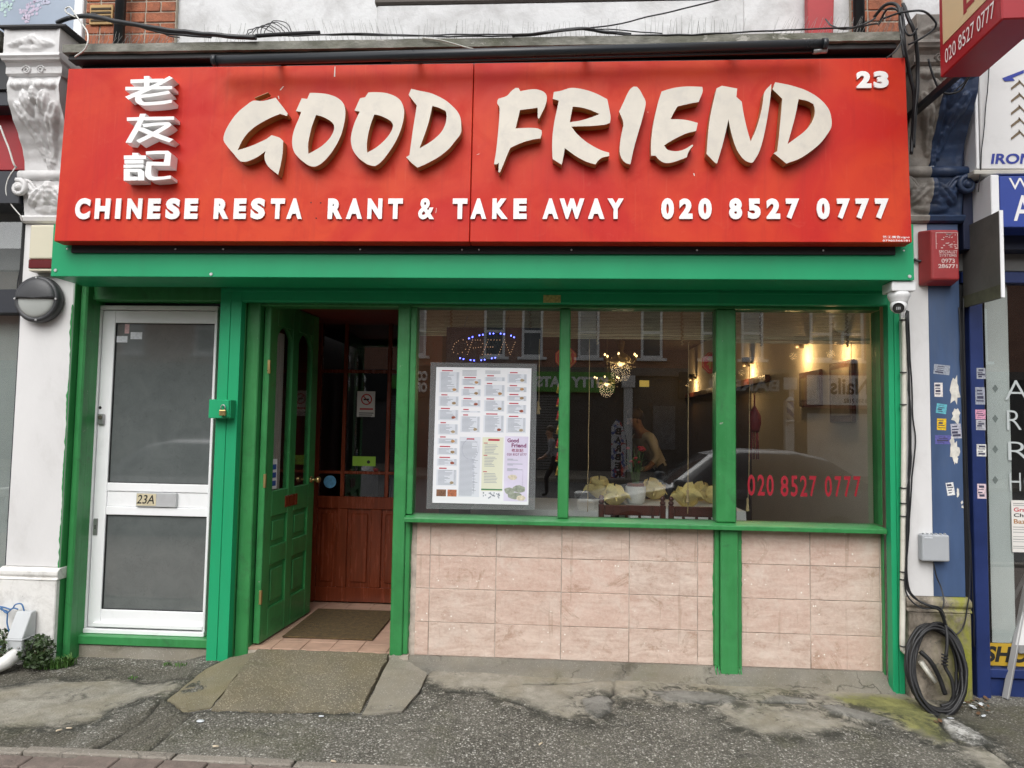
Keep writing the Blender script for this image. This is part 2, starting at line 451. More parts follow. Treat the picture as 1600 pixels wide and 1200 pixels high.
def tile_mat():
    m, t, b = new_mat('pink_travertine_tile')
    oi = t.nodes.new('ShaderNodeObjectInfo')
    va = t.nodes.new('ShaderNodeVectorMath'); va.operation = 'MULTIPLY_ADD'
    g = t.nodes.new('ShaderNodeNewGeometry')
    t.links.new(oi.outputs['Random'], va.inputs[0]); va.inputs[1].default_value = (37, 11, 53)
    t.links.new(g.outputs['Position'], va.inputs[2]); p = va.outputs[0]
    st = t.nodes.new('ShaderNodeVectorMath'); st.operation = 'MULTIPLY'; st.inputs[1].default_value = (1.0, 1, 3.6); t.links.new(p, st.inputs[0])
    fine = _noise(t, p, 48, 7, .75, .3); lay = _noise(t, st.outputs[0], 5.5, 8, .72, .7)
    c = _mix(t, _ramp(t, lay, .34, .66), (.46, .315, .25), (.71, .575, .49))
    c = _mix(t, _math(t, 'MULTIPLY', oi.outputs['Random'], .6), c, (.62, .40, .32))
    c = _mix(t, _math(t, 'MULTIPLY', _ramp(t, fine, .42, .68), .40), c, (.74, .655, .565))
    dust = _ramp(t, _noise(t, p, 6.5, 8, .75, .6), .50, .66)
    c = _mix(t, _math(t, 'MULTIPLY', dust, .45), c, (.70, .62, .54))
    br = _ramp(t, _noise(t, p, 4.4, 8, .78, .9), .565, .67)
    c = _mix(t, _math(t, 'MULTIPLY', br, .60), c, (.34, .205, .125))
    dr = t.nodes.new('ShaderNodeVectorMath'); dr.operation = 'MULTIPLY'; dr.inputs[1].default_value = (1, 1, .07); t.links.new(g.outputs['Position'], dr.inputs[0])
    drip = _ramp(t, _noise(t, dr.outputs[0], 26, 3, .6), .63, .70)
    c = _mix(t, _math(t, 'MULTIPLY', drip, .40), c, (.36, .245, .175))
    pit = _ramp(t, _noise(t, st.outputs[0], 16, 6, .8, .5), .64, .70)
    c = _mix(t, _math(t, 'MULTIPLY', pit, .6), c, (.36, .26, .20))
    v2 = t.nodes.new('ShaderNodeTexVoronoi'); v2.inputs['Scale'].default_value = 30; t.links.new(p, v2.inputs['Vector'])
    wh = _math(t, 'MULTIPLY', _ramp(t, v2.outputs['Distance'], .10, .17, (1, 1, 1, 1), (0, 0, 0, 1)), _ramp(t, _noise(t, p, 6, 3), .56, .60))
    c = _mix(t, wh, c, (.86, .82, .76))
    t.links.new(c, b.inputs['Base Color'])
    t.links.new(_math(t, 'ADD', _math(t, 'MULTIPLY', dust, .25), .45), b.inputs['Roughness'])
    h = _math(t, 'SUBTRACT', _math(t, 'ADD', fine, lay), _math(t, 'MULTIPLY', _math(t, 'ADD', pit, br), .8))
    _bump(t, b, h, .35, .006)
    return m
TILE = tile_mat()
GROUT = pm('pale_grout', (0.60, 0.52, 0.45), 0.9, 0.35, 9, bump=0.4, dirt=(0.20, 0.14, 0.10), dirt_amt=0.95, dirt_scale=3.5)
def obscure_glass():
    m, t, b = new_mat('obscured_door_glass')
    p = _pos(t)
    nd = t.nodes.new('ShaderNodeTexNoise'); nd.inputs['Scale'].default_value = 7; nd.inputs['Detail'].default_value = 2; t.links.new(p, nd.inputs['Vector'])
    vm = t.nodes.new('ShaderNodeVectorMath'); vm.operation = 'MULTIPLY_ADD'; vm.inputs[1].default_value = (.25, .25, .25)
    t.links.new(nd.outputs['Color'], vm.inputs[0]); t.links.new(p, vm.inputs[2])
    vo = t.nodes.new('ShaderNodeTexVoronoi'); vo.inputs['Scale'].default_value = 11; t.links.new(vm.outputs[0], vo.inputs['Vector'])
    ln = _ramp(t, _math(t, 'ABSOLUTE', _math(t, 'SINE', _math(t, 'MULTIPLY', vo.outputs['Distance'], 17.0))), .0, .30, (1, 1, 1, 1), (0, 0, 0, 1))
    mk = _ramp(t, _noise(t, p, 4.0, 3), .40, .56)
    h = _math(t, 'MULTIPLY', ln, mk)
    mt = _ramp(t, _noise(t, p, 7, 6, .7, .4), .35, .7)
    c = _mix(t, mt, (0.105, 0.118, 0.117), (0.135, 0.15, 0.147))
    c = _mix(t, _math(t, 'MULTIPLY', h, 0.35), c, (0.06, 0.068, 0.067))
    t.links.new(c, b.inputs['Base Color']); b.inputs['Roughness'].default_value = 0.10
    b.inputs['IOR'].default_value = 1.5; b.inputs['Coat Weight'].default_value = 1.0; b.inputs['Coat Roughness'].default_value = 0.04; b.inputs['Coat IOR'].default_value = 2.0
    _bump(t, b, _math(t, 'ADD', h, _math(t, 'MULTIPLY', _noise(t, p, 60, 3), 0.2)), 0.10, 0.004)
    return m
OBSC = obscure_glass()
def ground_mat(name, base, chip, chip_amt=0.5, chip_scale=150, moss=0.35, yellow=0.0, bump=0.8, cracks=0.5, stain=0.6):
    m, t, b = new_mat(name)
    p = _pos(t)
    big = _ramp(t, _noise(t, p, 1.7, 6, 0.65, 0.5), 0.32, 0.70)
    c = _mix(t, big, tuple(k * 0.74 for k in base), tuple(k * 1.2 for k in base))
    v = t.nodes.new('ShaderNodeTexVoronoi'); v.inputs['Scale'].default_value = chip_scale; t.links.new(p, v.inputs['Vector'])
    sep = t.nodes.new('ShaderNodeSeparateColor'); t.links.new(v.outputs['Color'], sep.inputs[0])
    core = _ramp(t, v.outputs['Distance'], 0.30, 0.46, (1, 1, 1, 1), (0, 0, 0, 1))
    ck = _math(t, 'MULTIPLY', _ramp(t, sep.outputs[0], 1 - chip_amt - 0.05, 1 - chip_amt + 0.05), core)
    c = _mix(t, _math(t, 'MULTIPLY', ck, 0.75), c, chip)
    dk = _math(t, 'MULTIPLY', _ramp(t, sep.outputs[1], 0.72, 0.8), core)
    c = _mix(t, _math(t, 'MULTIPLY', dk, 0.6 if chip_amt > 0.2 else 0.2), c, tuple(k * 0.35 for k in base))
    mo = _ramp(t, _noise(t, p, 3.3, 9, 0.72, 0.5), 0.60 - 0.06 * stain, 0.70)
    c = _mix(t, _math(t, 'MULTIPLY', mo, stain), c, (0.035, 0.034, 0.027))
    if yellow > 0:
        yl = _ramp(t, _noise(t, p, 2.1, 4, 0.6), 0.36, 0.66)
        c = _mix(t, _math(t, 'MULTIPLY', yl, yellow), c, (0.21, 0.165, 0.075))
    if moss > 0:
        gr = _ramp(t, _noise(t, p, 2.6, 6, 0.7, 0.3), 0.55, 0.74)
        c = _mix(t, _math(t, 'MULTIPLY', gr, moss), c, (0.10, 0.105, 0.035))
    if cracks > 0:
        ve = t.nodes.new('ShaderNodeTexVoronoi'); ve.feature = 'DISTANCE_TO_EDGE'; ve.inputs['Scale'].default_value = 2.3
        nd = t.nodes.new('ShaderNodeTexNoise'); nd.inputs['Scale'].default_value = 6; nd.inputs['Detail'].default_value = 6; t.links.new(p, nd.inputs['Vector'])
        vm = t.nodes.new('ShaderNodeVectorMath'); vm.operation = 'MULTIPLY_ADD'; vm.inputs[1].default_value = (.35, .35, .35)
        t.links.new(nd.outputs['Color'], vm.inputs[0]); t.links.new(p, vm.inputs[2]); t.links.new(vm.outputs[0], ve.inputs['Vector'])
        cr = _ramp(t, ve.outputs['Distance'], 0.002, 0.016, (1, 1, 1, 1), (0, 0, 0, 1))
        crm = _math(t, 'MULTIPLY', cr, _ramp(t, _noise(t, p, 1.9, 3), 0.5, 0.56))
        c = _mix(t, _math(t, 'MULTIPLY', crm, cracks), c, (0.022, 0.021, 0.018))
        hh = _math(t, 'MULTIPLY', crm, -2.0)
    t.links.new(c, b.inputs['Base Color']); b.inputs['Roughness'].default_value = 0.85
    h = _math(t, 'ADD', _math(t, 'MULTIPLY', core, 0.5), _noise(t, p, 45, 6, 0.7))
    if cracks > 0: h = _math(t, 'ADD', h, hh)
    _bump(t, b, h, bump, 0.006)
    return m
ASPH = ground_mat('worn_asphalt_with_white_chips', (0.185, 0.177, 0.15), (0.62, 0.60, 0.56), 0.36, 95, moss=0.30, cracks=0.6, stain=0.75)
ASPH2 = ground_mat('dark_trench_asphalt', (0.125, 0.115, 0.092), (0.36, 0.33, 0.29), 0.22, 110, moss=0.25, cracks=0.4, stain=0.6)
ASPH3 = ground_mat('pale_chip_asphalt', (0.22, 0.22, 0.20), (0.66, 0.65, 0.62), 0.40, 95, moss=0.1, cracks=0.0, stain=0.35)
CONC = ground_mat('smooth_grey_concrete', (0.215, 0.195, 0.135), (0.5, 0.48, 0.44), 0.05, 120, moss=0.35, yellow=0.55, bump=0.6, cracks=0.0, stain=0.6)
CONC2 = ground_mat('worn_patch_concrete', (0.25, 0.225, 0.19), (0.4, 0.38, 0.34), 0.15, 90, moss=0.15, bump=0.6, cracks=0.3, stain=0.35)
RAMPM = ground_mat('gritty_ramp_concrete', (0.17, 0.152, 0.112), (0.46, 0.41, 0.30), 0.46, 100, moss=0.45, yellow=0.40, bump=0.7, cracks=0.0, stain=0.30)
CEM = ground_mat('pale_cement_fillet', (0.30, 0.28, 0.235), (0.5, 0.48, 0.42), 0.15, 150, moss=0.4, yellow=0.35, bump=0.5, cracks=0.0, stain=0.5)
WCEM = ground_mat('white_cement_smear', (0.55, 0.54, 0.50), (0.7, 0.68, 0.64), 0.05, 90, moss=0.15, bump=0.3, cracks=0.6, stain=0.3)
ALGAE = ground_mat('green_algae_on_concrete', (0.20, 0.205, 0.045), (0.34, 0.33, 0.16), 0.08, 110, moss=0.5, yellow=0.35, bump=0.35, cracks=0.4, stain=0.3)
UPST = ground_mat('grey_cement_upstand', (0.20, 0.19, 0.163), (0.36, 0.34, 0.30), 0.12, 150, moss=0.3, yellow=0.25, bump=0.6, cracks=0.6, stain=0.75)
PAVER = pm('red_brown_block_paver', (0.19, 0.15, 0.128), 0.85, 0.25, 16, bump=0.6, bscale=90, dirt=(0.08, 0.075, 0.06), dirt_amt=0.5, dirt_scale=10)
BRICK = pm('red_stock_brick', (0.36, 0.125, 0.065), 0.85, 0.35, 14, bump=0.6, bscale=70, dirt=(0.12, 0.06, 0.045), dirt_amt=0.6, dirt_scale=12)
MORTAR = pm('old_mortar', (0.42, 0.37, 0.30), 0.95, 0.2, 20, bump=0.5)
TERRA = pm('pink_terracotta_floor_tile', (0.46, 0.30, 0.22), 0.45, 0.15, 8, dirt=(0.2, 0.13, 0.09), dirt_amt=0.4, dirt_scale=9)
COIR = pm('brown_coir_mat', (0.10, 0.066, 0.026), 0.95, 0.4, 30, bump=0.9, bscale=160)
# ------------------------------------------------------------------ ground
def sheet(name, x0, x1, y0, y1, nx, ny, hf, mat):
    b = MB(); vs = [[b.bm.verts.new((x0 + (x1 - x0) * i / nx, y0 + (y1 - y0) * j / ny, 0)) for i in range(nx + 1)] for j in range(ny + 1)]
    for r in vs:
        for v in r: v.co.z = hf(v.co.x, v.co.y)
    for j in range(ny):
        for i in range(nx): b.bm.faces.new((vs[j][i], vs[j][i + 1], vs[j + 1][i + 1], vs[j + 1][i]))
    return b.build(name, mat, fix=False, smooth=True)
YE = GZ(0, 1174, -0.06).y                       # line of the edging stones
def und(x, y):
    return gz(x, y) + 0.006 * mnoise.noise(Vector((x * 1.3, y * 2.0, 0.3))) + 0.0025 * mnoise.noise(Vector((x * 5, y * 6, 2.3)))
import numpy as np
def zone_poly(pts): return np.array([[G(*p).x, G(*p).y] for p in pts])
def sdist(P, poly):                       # signed distance (positive inside) of many points to one outline
    d = np.full(len(P), 1e9); ins = np.zeros(len(P), bool)
    for i in range(len(poly)):
        a, c = poly[i], poly[(i + 1) % len(poly)]
        e = c - a; w = P - a
        t = np.clip((w @ e) / (e @ e + 1e-12), 0, 1)
        d = np.minimum(d, np.hypot(*(w - t[:, None] * e).T))
        cr = (a[1] > P[:, 1]) != (c[1] > P[:, 1])
        with np.errstate(divide='ignore', invalid='ignore'):
            xi = (c[0] - a[0]) * (P[:, 1] - a[1]) / (c[1] - a[1] + 1e-12) + a[0]
        ins ^= cr & (P[:, 0] < xi)
    return np.where(ins, d, -d)
def ldist(P, line):
    d = np.full(len(P), 1e9)
    for a, c in zip(line, line[1:]):
        e = c - a; w = P - a; t = np.clip((w @ e) / (e @ e + 1e-12), 0, 1)
        d = np.minimum(d, np.hypot(*(w - t[:, None] * e).T))
    return d
_lat = np.random.RandomState(7).rand(64, 64)
def vnoise(x, y):                          # smooth value noise, one octave
    xi, yi = np.floor(x).astype(int), np.floor(y).astype(int); fx, fy = x - xi, y - yi
    fx, fy = fx * fx * (3 - 2 * fx), fy * fy * (3 - 2 * fy)
    g = lambda i, j: _lat[(xi + i) % 64, (yi + j) % 64]
    return (g(0, 0) * (1 - fx) + g(1, 0) * fx) * (1 - fy) + (g(0, 1) * (1 - fx) + g(1, 1) * fx) * fy
def fbm(x, y, s, o=4):
    r = 0; k = 1.0; t = 0
    for i in range(o): r = r + k * vnoise(x * s + 17.3 * i, y * s + 5.1 * i); t += k; k *= .55; s *= 2.1
    return r / t - .5
ZC = {'concrete': [[(640, 1030), (800, 1038), (1000, 1048), (1200, 1058), (1385, 1070), (1445, 1085), (1470, 1118), (1500, 1160), (1470, 1166), (1415, 1140), (1385, 1128), (1330, 1136), (1250, 1150), (1190, 1150), (1142, 1132), (1120, 1106), (1050, 1101), (1000, 1095), (965, 1094), (955, 1112), (930, 1128), (880, 1120), (840, 1108), (800, 1097), (755, 1078), (700, 1080), (660, 1062)],
                   [(-60, 1092), (0, 1079), (60, 1066), (130, 1064), (205, 1064), (262, 1070), (300, 1076), (262, 1086), (228, 1091), (172, 1112), (146, 1130), (60, 1139), (0, 1137), (-60, 1143)],
                   [(1488, 1164), (1530, 1163), (1572, 1188), (1600, 1215), (1560, 1215), (1512, 1188)]],
      'dark': [[(118, 1040), (190, 1037), (300, 1040), (318, 1060), (262, 1068), (130, 1062), (75, 1063)], [(248, 1096), (302, 1113), (222, 1181), (112, 1176)], [(60, 1098), (80, 1092), (112, 1091), (116, 1100), (92, 1108), (62, 1106)], [(1440, 1092), (1520, 1105), (1700, 1100), (1760, 1215), (1620, 1215), (1560, 1162), (1490, 1120)], [(-40, 1040), (60, 1040), (100, 1055), (0, 1075), (-60, 1085)], [(-40, 1142), (130, 1142), (100, 1165), (-40, 1172)]],
      'algae': [[(1300, 1091), (1360, 1086), (1418, 1094), (1450, 1108), (1478, 1130), (1496, 1159), (1472, 1164), (1430, 1143), (1385, 1122), (1330, 1107)]],
      'white': [[(1468, 1123), (1488, 1124), (1518, 1139), (1550, 1164), (1532, 1166), (1495, 1158), (1478, 1140)]],
      'cement': [[(1279, 1105), (1310, 1104), (1350, 1113), (1398, 1126), (1392, 1136), (1340, 1127), (1300, 1117)], [(910, 1096), (935, 1088), (958, 1094), (955, 1114), (932, 1125), (912, 1116)], [(1015, 1083), (1060, 1081), (1120, 1086), (1152, 1094), (1145, 1102), (1100, 1103), (1040, 1098)], [(1215, 1090), (1258, 1094), (1262, 1101), (1225, 1103), (1185, 1100)]]}
CR = [[(909, 1097), (911, 1115), (925, 1125), (940, 1123), (955, 1112), (957, 1098), (950, 1090), (934, 1088), (912, 1094)], [(957, 1060), (959, 1085), (950, 1090)], [(958, 1093), (985, 1090), (1005, 1094), (1012, 1084), (1008, 1079)], [(1012, 1092), (1028, 1098)], [(1080, 1097), (1098, 1101), (1120, 1099)], [(0, 1138), (60, 1139), (140, 1132), (172, 1112), (230, 1090), (300, 1076)], [(130, 1178), (222, 1128), (250, 1095)], [(226, 1180), (300, 1115)], [(1300, 1118), (1335, 1130), (1390, 1138)], [(1278, 1104), (1310, 1104), (1400, 1127)], [(1462, 1112), (1478, 1142), (1500, 1163), (1540, 1166), (1575, 1190), (1600, 1210)], [(1040, 1125), (1000, 1130), (960, 1135)], [(60, 1066), (130, 1064), (205, 1064), (290, 1062)], [(1152, 1095), (1185, 1100), (1260, 1102)], [(700, 1082), (760, 1082), (800, 1097), (880, 1122)], [(1330, 1136), (1400, 1150), (1470, 1168)], [(820, 1072), (900, 1069), (958, 1062)]]
def make_pavement():
    X0_, X1_, Y0_, Y1_ = -4.4, 3.4, YE, 0.30; st = 0.009
    nx, ny = int((X1_ - X0_) / st), int((Y1_ - Y0_) / st)
    xs_n = np.linspace(X0_, X1_, nx + 1); ys_n = np.linspace(Y0_, Y1_, ny + 1)
    XX, YY = np.meshgrid(xs_n, ys_n); P = np.stack([XX.ravel(), YY.ravel()], 1)
    x, y = P[:, 0], P[:, 1]
    wx = x + .035 * fbm(x, y, 5) + .012 * fbm(x, y, 24, 3); wy = y + .035 * fbm(x + 9, y, 5) + .012 * fbm(x + 4, y, 24, 3)
    Q = np.stack([wx, wy], 1)
    Wt = {}; edge = np.zeros(len(P))
    for k, polys in ZC.items():
        d = np.full(len(P), -1e9)
        for pl_ in polys: d = np.maximum(d, sdist(Q, zone_poly(pl_)))
        soft = {'concrete': .11, 'dark': .03, 'algae': .10, 'white': .02, 'cement': .018}[k]
        Wt[k] = np.clip(d / soft * .5 + .5, 0, 1)
        if k in ('concrete', 'cement', 'white'): edge = np.maximum(edge, np.exp(-((d + .03) / .07) ** 2))
    dr_ = np.abs(sdist(Q, zone_poly([(399, 1019), (360, 1027), (322, 1046), (262, 1094), (290, 1113), (330, 1110), (562, 1116), (628, 1112), (655, 1082), (668, 1052), (612, 1023)])))
    edge = np.maximum(edge, np.exp(-(dr_ / .035) ** 2) * 1.0)
    ck = np.zeros(len(P)); ck = np.maximum(ck, np.exp(-(dr_ / .010) ** 2) * np.clip(.7 + 1.5 * fbm(x + 7, y, 5, 2), 0, 1))
    for ln in CR:
        L_ = zone_poly(ln); dd = ldist(Q, L_); wv = .0070 * (1 + 1.5 * (fbm(x, y, 13, 2) + .3)); ck = np.maximum(ck, np.exp(-(dd / np.maximum(wv, .003)) ** 2) * np.clip(.75 + 1.6 * fbm(x + 3, y, 6, 2), 0, 1))
    kk = np.clip((-2.12 - x) / .30, 0, 1); kk = kk * kk * (3 - 2 * kk)
    z = -0.029 - 0.012 * x + 0.025 * (y + 0.1) - .062 * kk * np.clip(1 + (y + .35) / 1.2, .25, 1) + .010 * fbm(x, y, 1.6) + .004 * fbm(x, y, 9)
    z += .009 * Wt['concrete'] + .004 * Wt['cement'] + .005 * Wt['white'] - .004 * Wt['dark'] - .014 * ck
    z += (1 - Wt['concrete']) * .0022 * (np.random.RandomState(3).rand(len(P)) - .5)
    v = np.stack([x, y, z], 1)
    i = np.arange(nx * ny); r, c = i // nx, i % nx; a0 = r * (nx + 1) + c
    f = np.stack([a0, a0 + 1, a0 + nx + 2, a0 + nx + 1], 1)
    me = bpy.data.meshes.new('pavement')
    me.vertices.add(len(v)); me.vertices.foreach_set('co', v.ravel().astype('f'))
    me.loops.add(f.size); me.loops.foreach_set('vertex_index', f.ravel().astype('i'))
    me.polygons.add(len(f)); me.polygons.foreach_set('loop_start', (np.arange(len(f)) * 4).astype('i')); me.polygons.foreach_set('loop_total', np.full(len(f), 4, 'i'))
    me.polygons.foreach_set('use_smooth', np.ones(len(f), bool))
    me.update()
    for nm, arr in (('concrete', Wt['concrete']), ('dark', Wt['dark']), ('algae', Wt['algae']), ('white', Wt['white']), ('cement', Wt['cement']), ('crack', ck), ('edge', edge)):
        at = me.attributes.new(nm, 'FLOAT', 'POINT'); at.data.foreach_set('value', arr.astype('f'))
    return me
def pavement_mat():
    m, t, b = new_mat('worn_pavement')
    p = _pos(t)
    def att(n): k = t.nodes.new('ShaderNodeAttribute'); k.attribute_name = n; return k.outputs['Fac']
    n_hi = _noise(t, p, 38, 6, .7); n_mid = _noise(t, p, 9, 6, .68, .4); n_lo = _noise(t, p, 1.9, 5, .6, .4)
    def mask(n, amt=1.1, lo=.30, hi=.70): return _ramp(t, _math(t, 'ADD', att(n), _math(t, 'MULTIPLY', _math(t, 'SUBTRACT', n_mid, .5), amt)), lo, hi)
    v = t.nodes.new('ShaderNodeTexVoronoi'); v.inputs['Scale'].default_value = 92; t.links.new(p, v.inputs['Vector'])
    v2 = t.nodes.new('ShaderNodeTexVoronoi'); v2.inputs['Scale'].default_value = 170; t.links.new(p, v2.inputs['Vector'])
    sp = t.nodes.new('ShaderNodeSeparateColor'); t.links.new(v.outputs['Color'], sp.inputs[0])
    sp2 = t.nodes.new('ShaderNodeSeparateColor'); t.links.new(v2.outputs['Color'], sp2.inputs[0])
    # asphalt: a mosaic of grey stones in dark binder, a few of them nearly white
    def steps(f, els):
        r = t.nodes.new('ShaderNodeValToRGB'); cr = r.color_ramp
        while len(cr.elements) < len(els): cr.elements.new(.5)
        for e, (ps, col) in zip(cr.elements, els): e.position = ps; e.color = tuple(col) + (1,)
        t.links.new(f, r.inputs['Fac']); return r.outputs['Color']
    st1 = steps(sp.outputs[0], [(0, (.055, .052, .042)), (.40, (.115, .108, .088)), (.70, (.21, .20, .17)), (.86, (.34, .325, .28)), (.95, (.70, .68, .62))])
    st2 = steps(sp2.outputs[1], [(0, (.06, .056, .045)), (.45, (.13, .122, .10)), (.75, (.24, .225, .19)), (.90, (.42, .40, .35)), (.97, (.74, .72, .66))])
    asp = _mix(t, _ramp(t, n_hi, .44, .56), st1, st2)
    asp = _mix(t, _math(t, 'MULTIPLY', _ramp(t, v.outputs['Distance'], .34, .60), .7), asp, (.055, .051, .040))
    asp = _mix(t, _math(t, 'MULTIPLY', _ramp(t, n_lo, .38, .66), .32), asp, (.27, .255, .215))
    wet = _ramp(t, _noise(t, p, 1.35, 6, .65, .7), .52, .66); asp = _mix(t, _math(t, 'MULTIPLY', wet, .45), asp, (.075, .073, .055))
    dk = _mix(t, .5, asp, (.080, .070, .048))
    # concrete
    con = _mix(t, _ramp(t, n_mid, .3, .72), (.185, .170, .135), (.37, .345, .29))
    con = _mix(t, _math(t, 'MULTIPLY', _ramp(t, _noise(t, p, 3.1, 4), .45, .7), .45), con, (.24, .205, .125))
    con = _mix(t, _math(t, 'MULTIPLY', _ramp(t, n_hi, .52, .72), .35), con, (.44, .42, .37))
    cem = _mix(t, _ramp(t, n_mid, .35, .7), (.165, .16, .145), (.265, .26, .24))
    c = _mix(t, mask('dark', .8), asp, dk)
    c = _mix(t, mask('concrete'), c, con)
    c = _mix(t, _math(t, 'MULTIPLY', mask('cement', .4), .85), c, cem)
    alg = _mix(t, _ramp(t, n_mid, .35, .68), (.085, .095, .018), (.255, .255, .065))
    c = _mix(t, _math(t, 'MULTIPLY', mask('algae', 1.3, .30, .75), .85), c, alg)
    c = _mix(t, mask('white', .7), c, _mix(t, _ramp(t, n_mid, .4, .62), (.26, .25, .22), (.58, .57, .54)))
    # black moss growing along the joints, damp stains, cracks
    mo = _math(t, 'MULTIPLY', att('edge'), _ramp(t, _noise(t, p, 11, 8, .78, .7), .46, .55))
    c = _mix(t, _math(t, 'MULTIPLY', mo, .85), c, (.022, .023, .016))
    mo2 = _ramp(t, _noise(t, p, 4.2, 9, .80, .9), .565, .64)
    c = _mix(t, _math(t, 'MULTIPLY', mo2, .70), c, (.028, .028, .021))
    gm = _math(t, 'MULTIPLY', _ramp(t, _noise(t, p, 2.3, 5, .65), .54, .70), .35)
    c = _mix(t, gm, c, (.085, .088, .030))
    c = _mix(t, _math(t, 'MULTIPLY', att('crack'), .95), c, (.012, .012, .009))
    t.links.new(c, b.inputs['Base Color']); b.inputs['Roughness'].default_value = .82
    h = _math(t, 'ADD', _math(t, 'MULTIPLY', _math(t, 'SUBTRACT', .6, v.outputs['Distance']), .9), n_hi)
    h = _math(t, 'MULTIPLY', h, _math(t, 'SUBTRACT', 1.0, _math(t, 'MULTIPLY', mask('concrete'), .7)))
    h = _math(t, 'ADD', h, _math(t, 'MULTIPLY', n_hi, .4))
    _bump(t, b, h, .9, .007)
    return m
pav = put(make_pavement(), 'pavement', pavement_mat()); pav['kind'] = 'structure'
tag(pav, 'worn grey asphalt pavement with concrete repairs, cracks and moss in front of the shop')
far = sheet('forecourt_paving', -30, 30, -4.85, YE - 0.35, 20, 4, lambda x, y: -0.065 - 0.006 * x + 0.02 * (y - YE), PAVER); far['kind'] = 'structure'
road = box('road', ground_mat('road_asphalt', (0.07, 0.07, 0.07), (0.2, 0.2, 0.2), 0.2, 60, moss=0, cracks=0.3, stain=0.3), None, -60, 60, -18.0, -5.0, -0.45, -0.26, 0); road['kind'] = 'structure'
kerb = box('kerb', CONC2, None, -60, 60, -5.0, -4.851, -0.45, -0.13, 0.01); kerb['kind'] = 'structure'
fpv = box('far_pavement', CONC2, None, -60, 60, -22.3, -18.001, -0.45, -0.14, 0.01); fpv['kind'] = 'structure'
base = box('ground', CONC2, None, -90, 90, -60, 40, -0.9, -0.46, 0); base['kind'] = 'structure'

# ramp up to the restaurant door with its two cement wings
ZF = 0.056                                        # porch floor
RT = [W(402, 1017, -0.01), W(608, 1022, -0.01)]
RB = [G(330, 1110), G(562, 1115)]
def slab(name, top, bot, mat, n=40):
    b = MB(); rows = []
    for j in range(n + 1):
        t = j / n; row = []
        for i in range(n + 1):
            s = i / n
            p = top[0].lerp(top[1], s).lerp(bot[0].lerp(bot[1], s), t)
            zz = top[0].z * (1 - s) + top[1].z * s
            gb = und(p.x, p.y)
            e = (1 - t) ** 0.85
            p.z = gb + 0.008 + (zz - gb - 0.008) * e + 0.003 * mnoise.noise(p * 7) + 0.0022 * mnoise.noise(p * 40) - 0.012 * max(0, mnoise.noise(Vector((p.x * 13, p.y * 13, 5)))) * max(0, (max(abs(s - .5) * 2, t) - .93) / .07)
            wob = 0.010 * mnoise.noise(Vector((p.x * 11, p.y * 11, 3))) + 0.006 * mnoise.noise(Vector((p.x * 37, p.y * 37, 7)))
            p.x += wob; p.y += wob
            row.append(b.bm.verts.new(p))
        rows.append(row)
    for j in range(n):
        for i in range(n): b.bm.faces.new((rows[j][i], rows[j + 1][i], rows[j + 1][i + 1], rows[j][i + 1]))
    ex = bmesh.ops.extrude_edge_only(b.bm, edges=[e for e in b.bm.edges if e.is_boundary])
    for v in ex['geom']:
        if isinstance(v, bmesh.types.BMVert): v.co.z -= 0.09
    o = b.build(name, mat, pav)
    return o
slab('door_ramp', [Vector((RT[0].x, -0.012, ZF - 0.004)), Vector((RT[1].x, -0.012, ZF - 0.004))], RB, RAMPM)
def wing(name, pts, zs, mat):
    b = MB(); vs = []
    for p, z in zip(pts, zs):
        q = G(*p) if z is None else GZ(p[0], p[1], z)
        vs.append(Vector((q.x, q.y, q.z + (0.004 if z is None else 0))))
    b.hexa([v - Vector((0, 0, 0.1)) for v in vs], vs)
    bmesh.ops.triangulate(b.bm, faces=[f for f in b.bm.faces if len(f.verts) > 4])
    bmesh.ops.subdivide_edges(b.bm, edges=b.bm.edges[:], cuts=2, use_grid_fill=True)
    bmesh.ops.subdivide_edges(b.bm, edges=b.bm.edges[:], cuts=2, use_grid_fill=True)
    for v in b.bm.verts:
        v.co += Vector((1, 1, 0.35)) * (0.009 * mnoise.noise(v.co * 9) + 0.006 * mnoise.noise(v.co * 31))
    return b.build(name, mat, pav)
wing('ramp_wing', [(399, 1019), (360, 1027), (322, 1046), (262, 1094), (290, 1113), (328, 1108)], [0.04, 0.018, None, None, None, None], CONC)
wing('ramp_wing', [(612, 1023), (640, 1035), (668, 1052), (655, 1082), (628, 1112), (566, 1117)], [0.045, 0.035, 0.0, None, None, None], CEM)

# edging stones and block paving along the bottom of the picture
ed = thing('edging_row', None, None)
ed['kind'] = 'structure'
x = -4.6; i = 0
while x < 3.0:
    L = rnd.uniform(0.55, 0.9)
    zc = gz(x + L / 2, YE)
    box('edging_stone', CONC2, ed, x + 0.004, x + L - 0.004, YE - 0.055 + rnd.uniform(-.004, .004), YE - 0.004, zc - 0.1, zc + 0.008 + rnd.uniform(-.003, .003), 0.006)
    x += L
pv = thing('block_paving', None, None); pv['kind'] = 'structure'
bed = sheet('sand_bed', -5.2, 4.2, YE - 0.40, YE - 0.001, 30, 2, lambda x, y: gz(x, y) - 0.018, pm('dark_sand_joint', (0.06, 0.055, 0.045), 0.95, 0.3, 20, bump=0.5)); bed.parent = pv
for rrow in range(3):
    y1 = YE - 0.062 - rrow * 0.108
    x = -4.6 - 0.1 * (rrow % 2)
    while x < 2.6:
        zc = gz(x, y1)
        box('paver', PAVER, pv, x + 0.003, x + 0.205 - 0.003, y1 - 0.102, y1, zc - 0.06, zc + 0.004 + rnd.uniform(-.003, .003), 0.005)
        x += 0.205
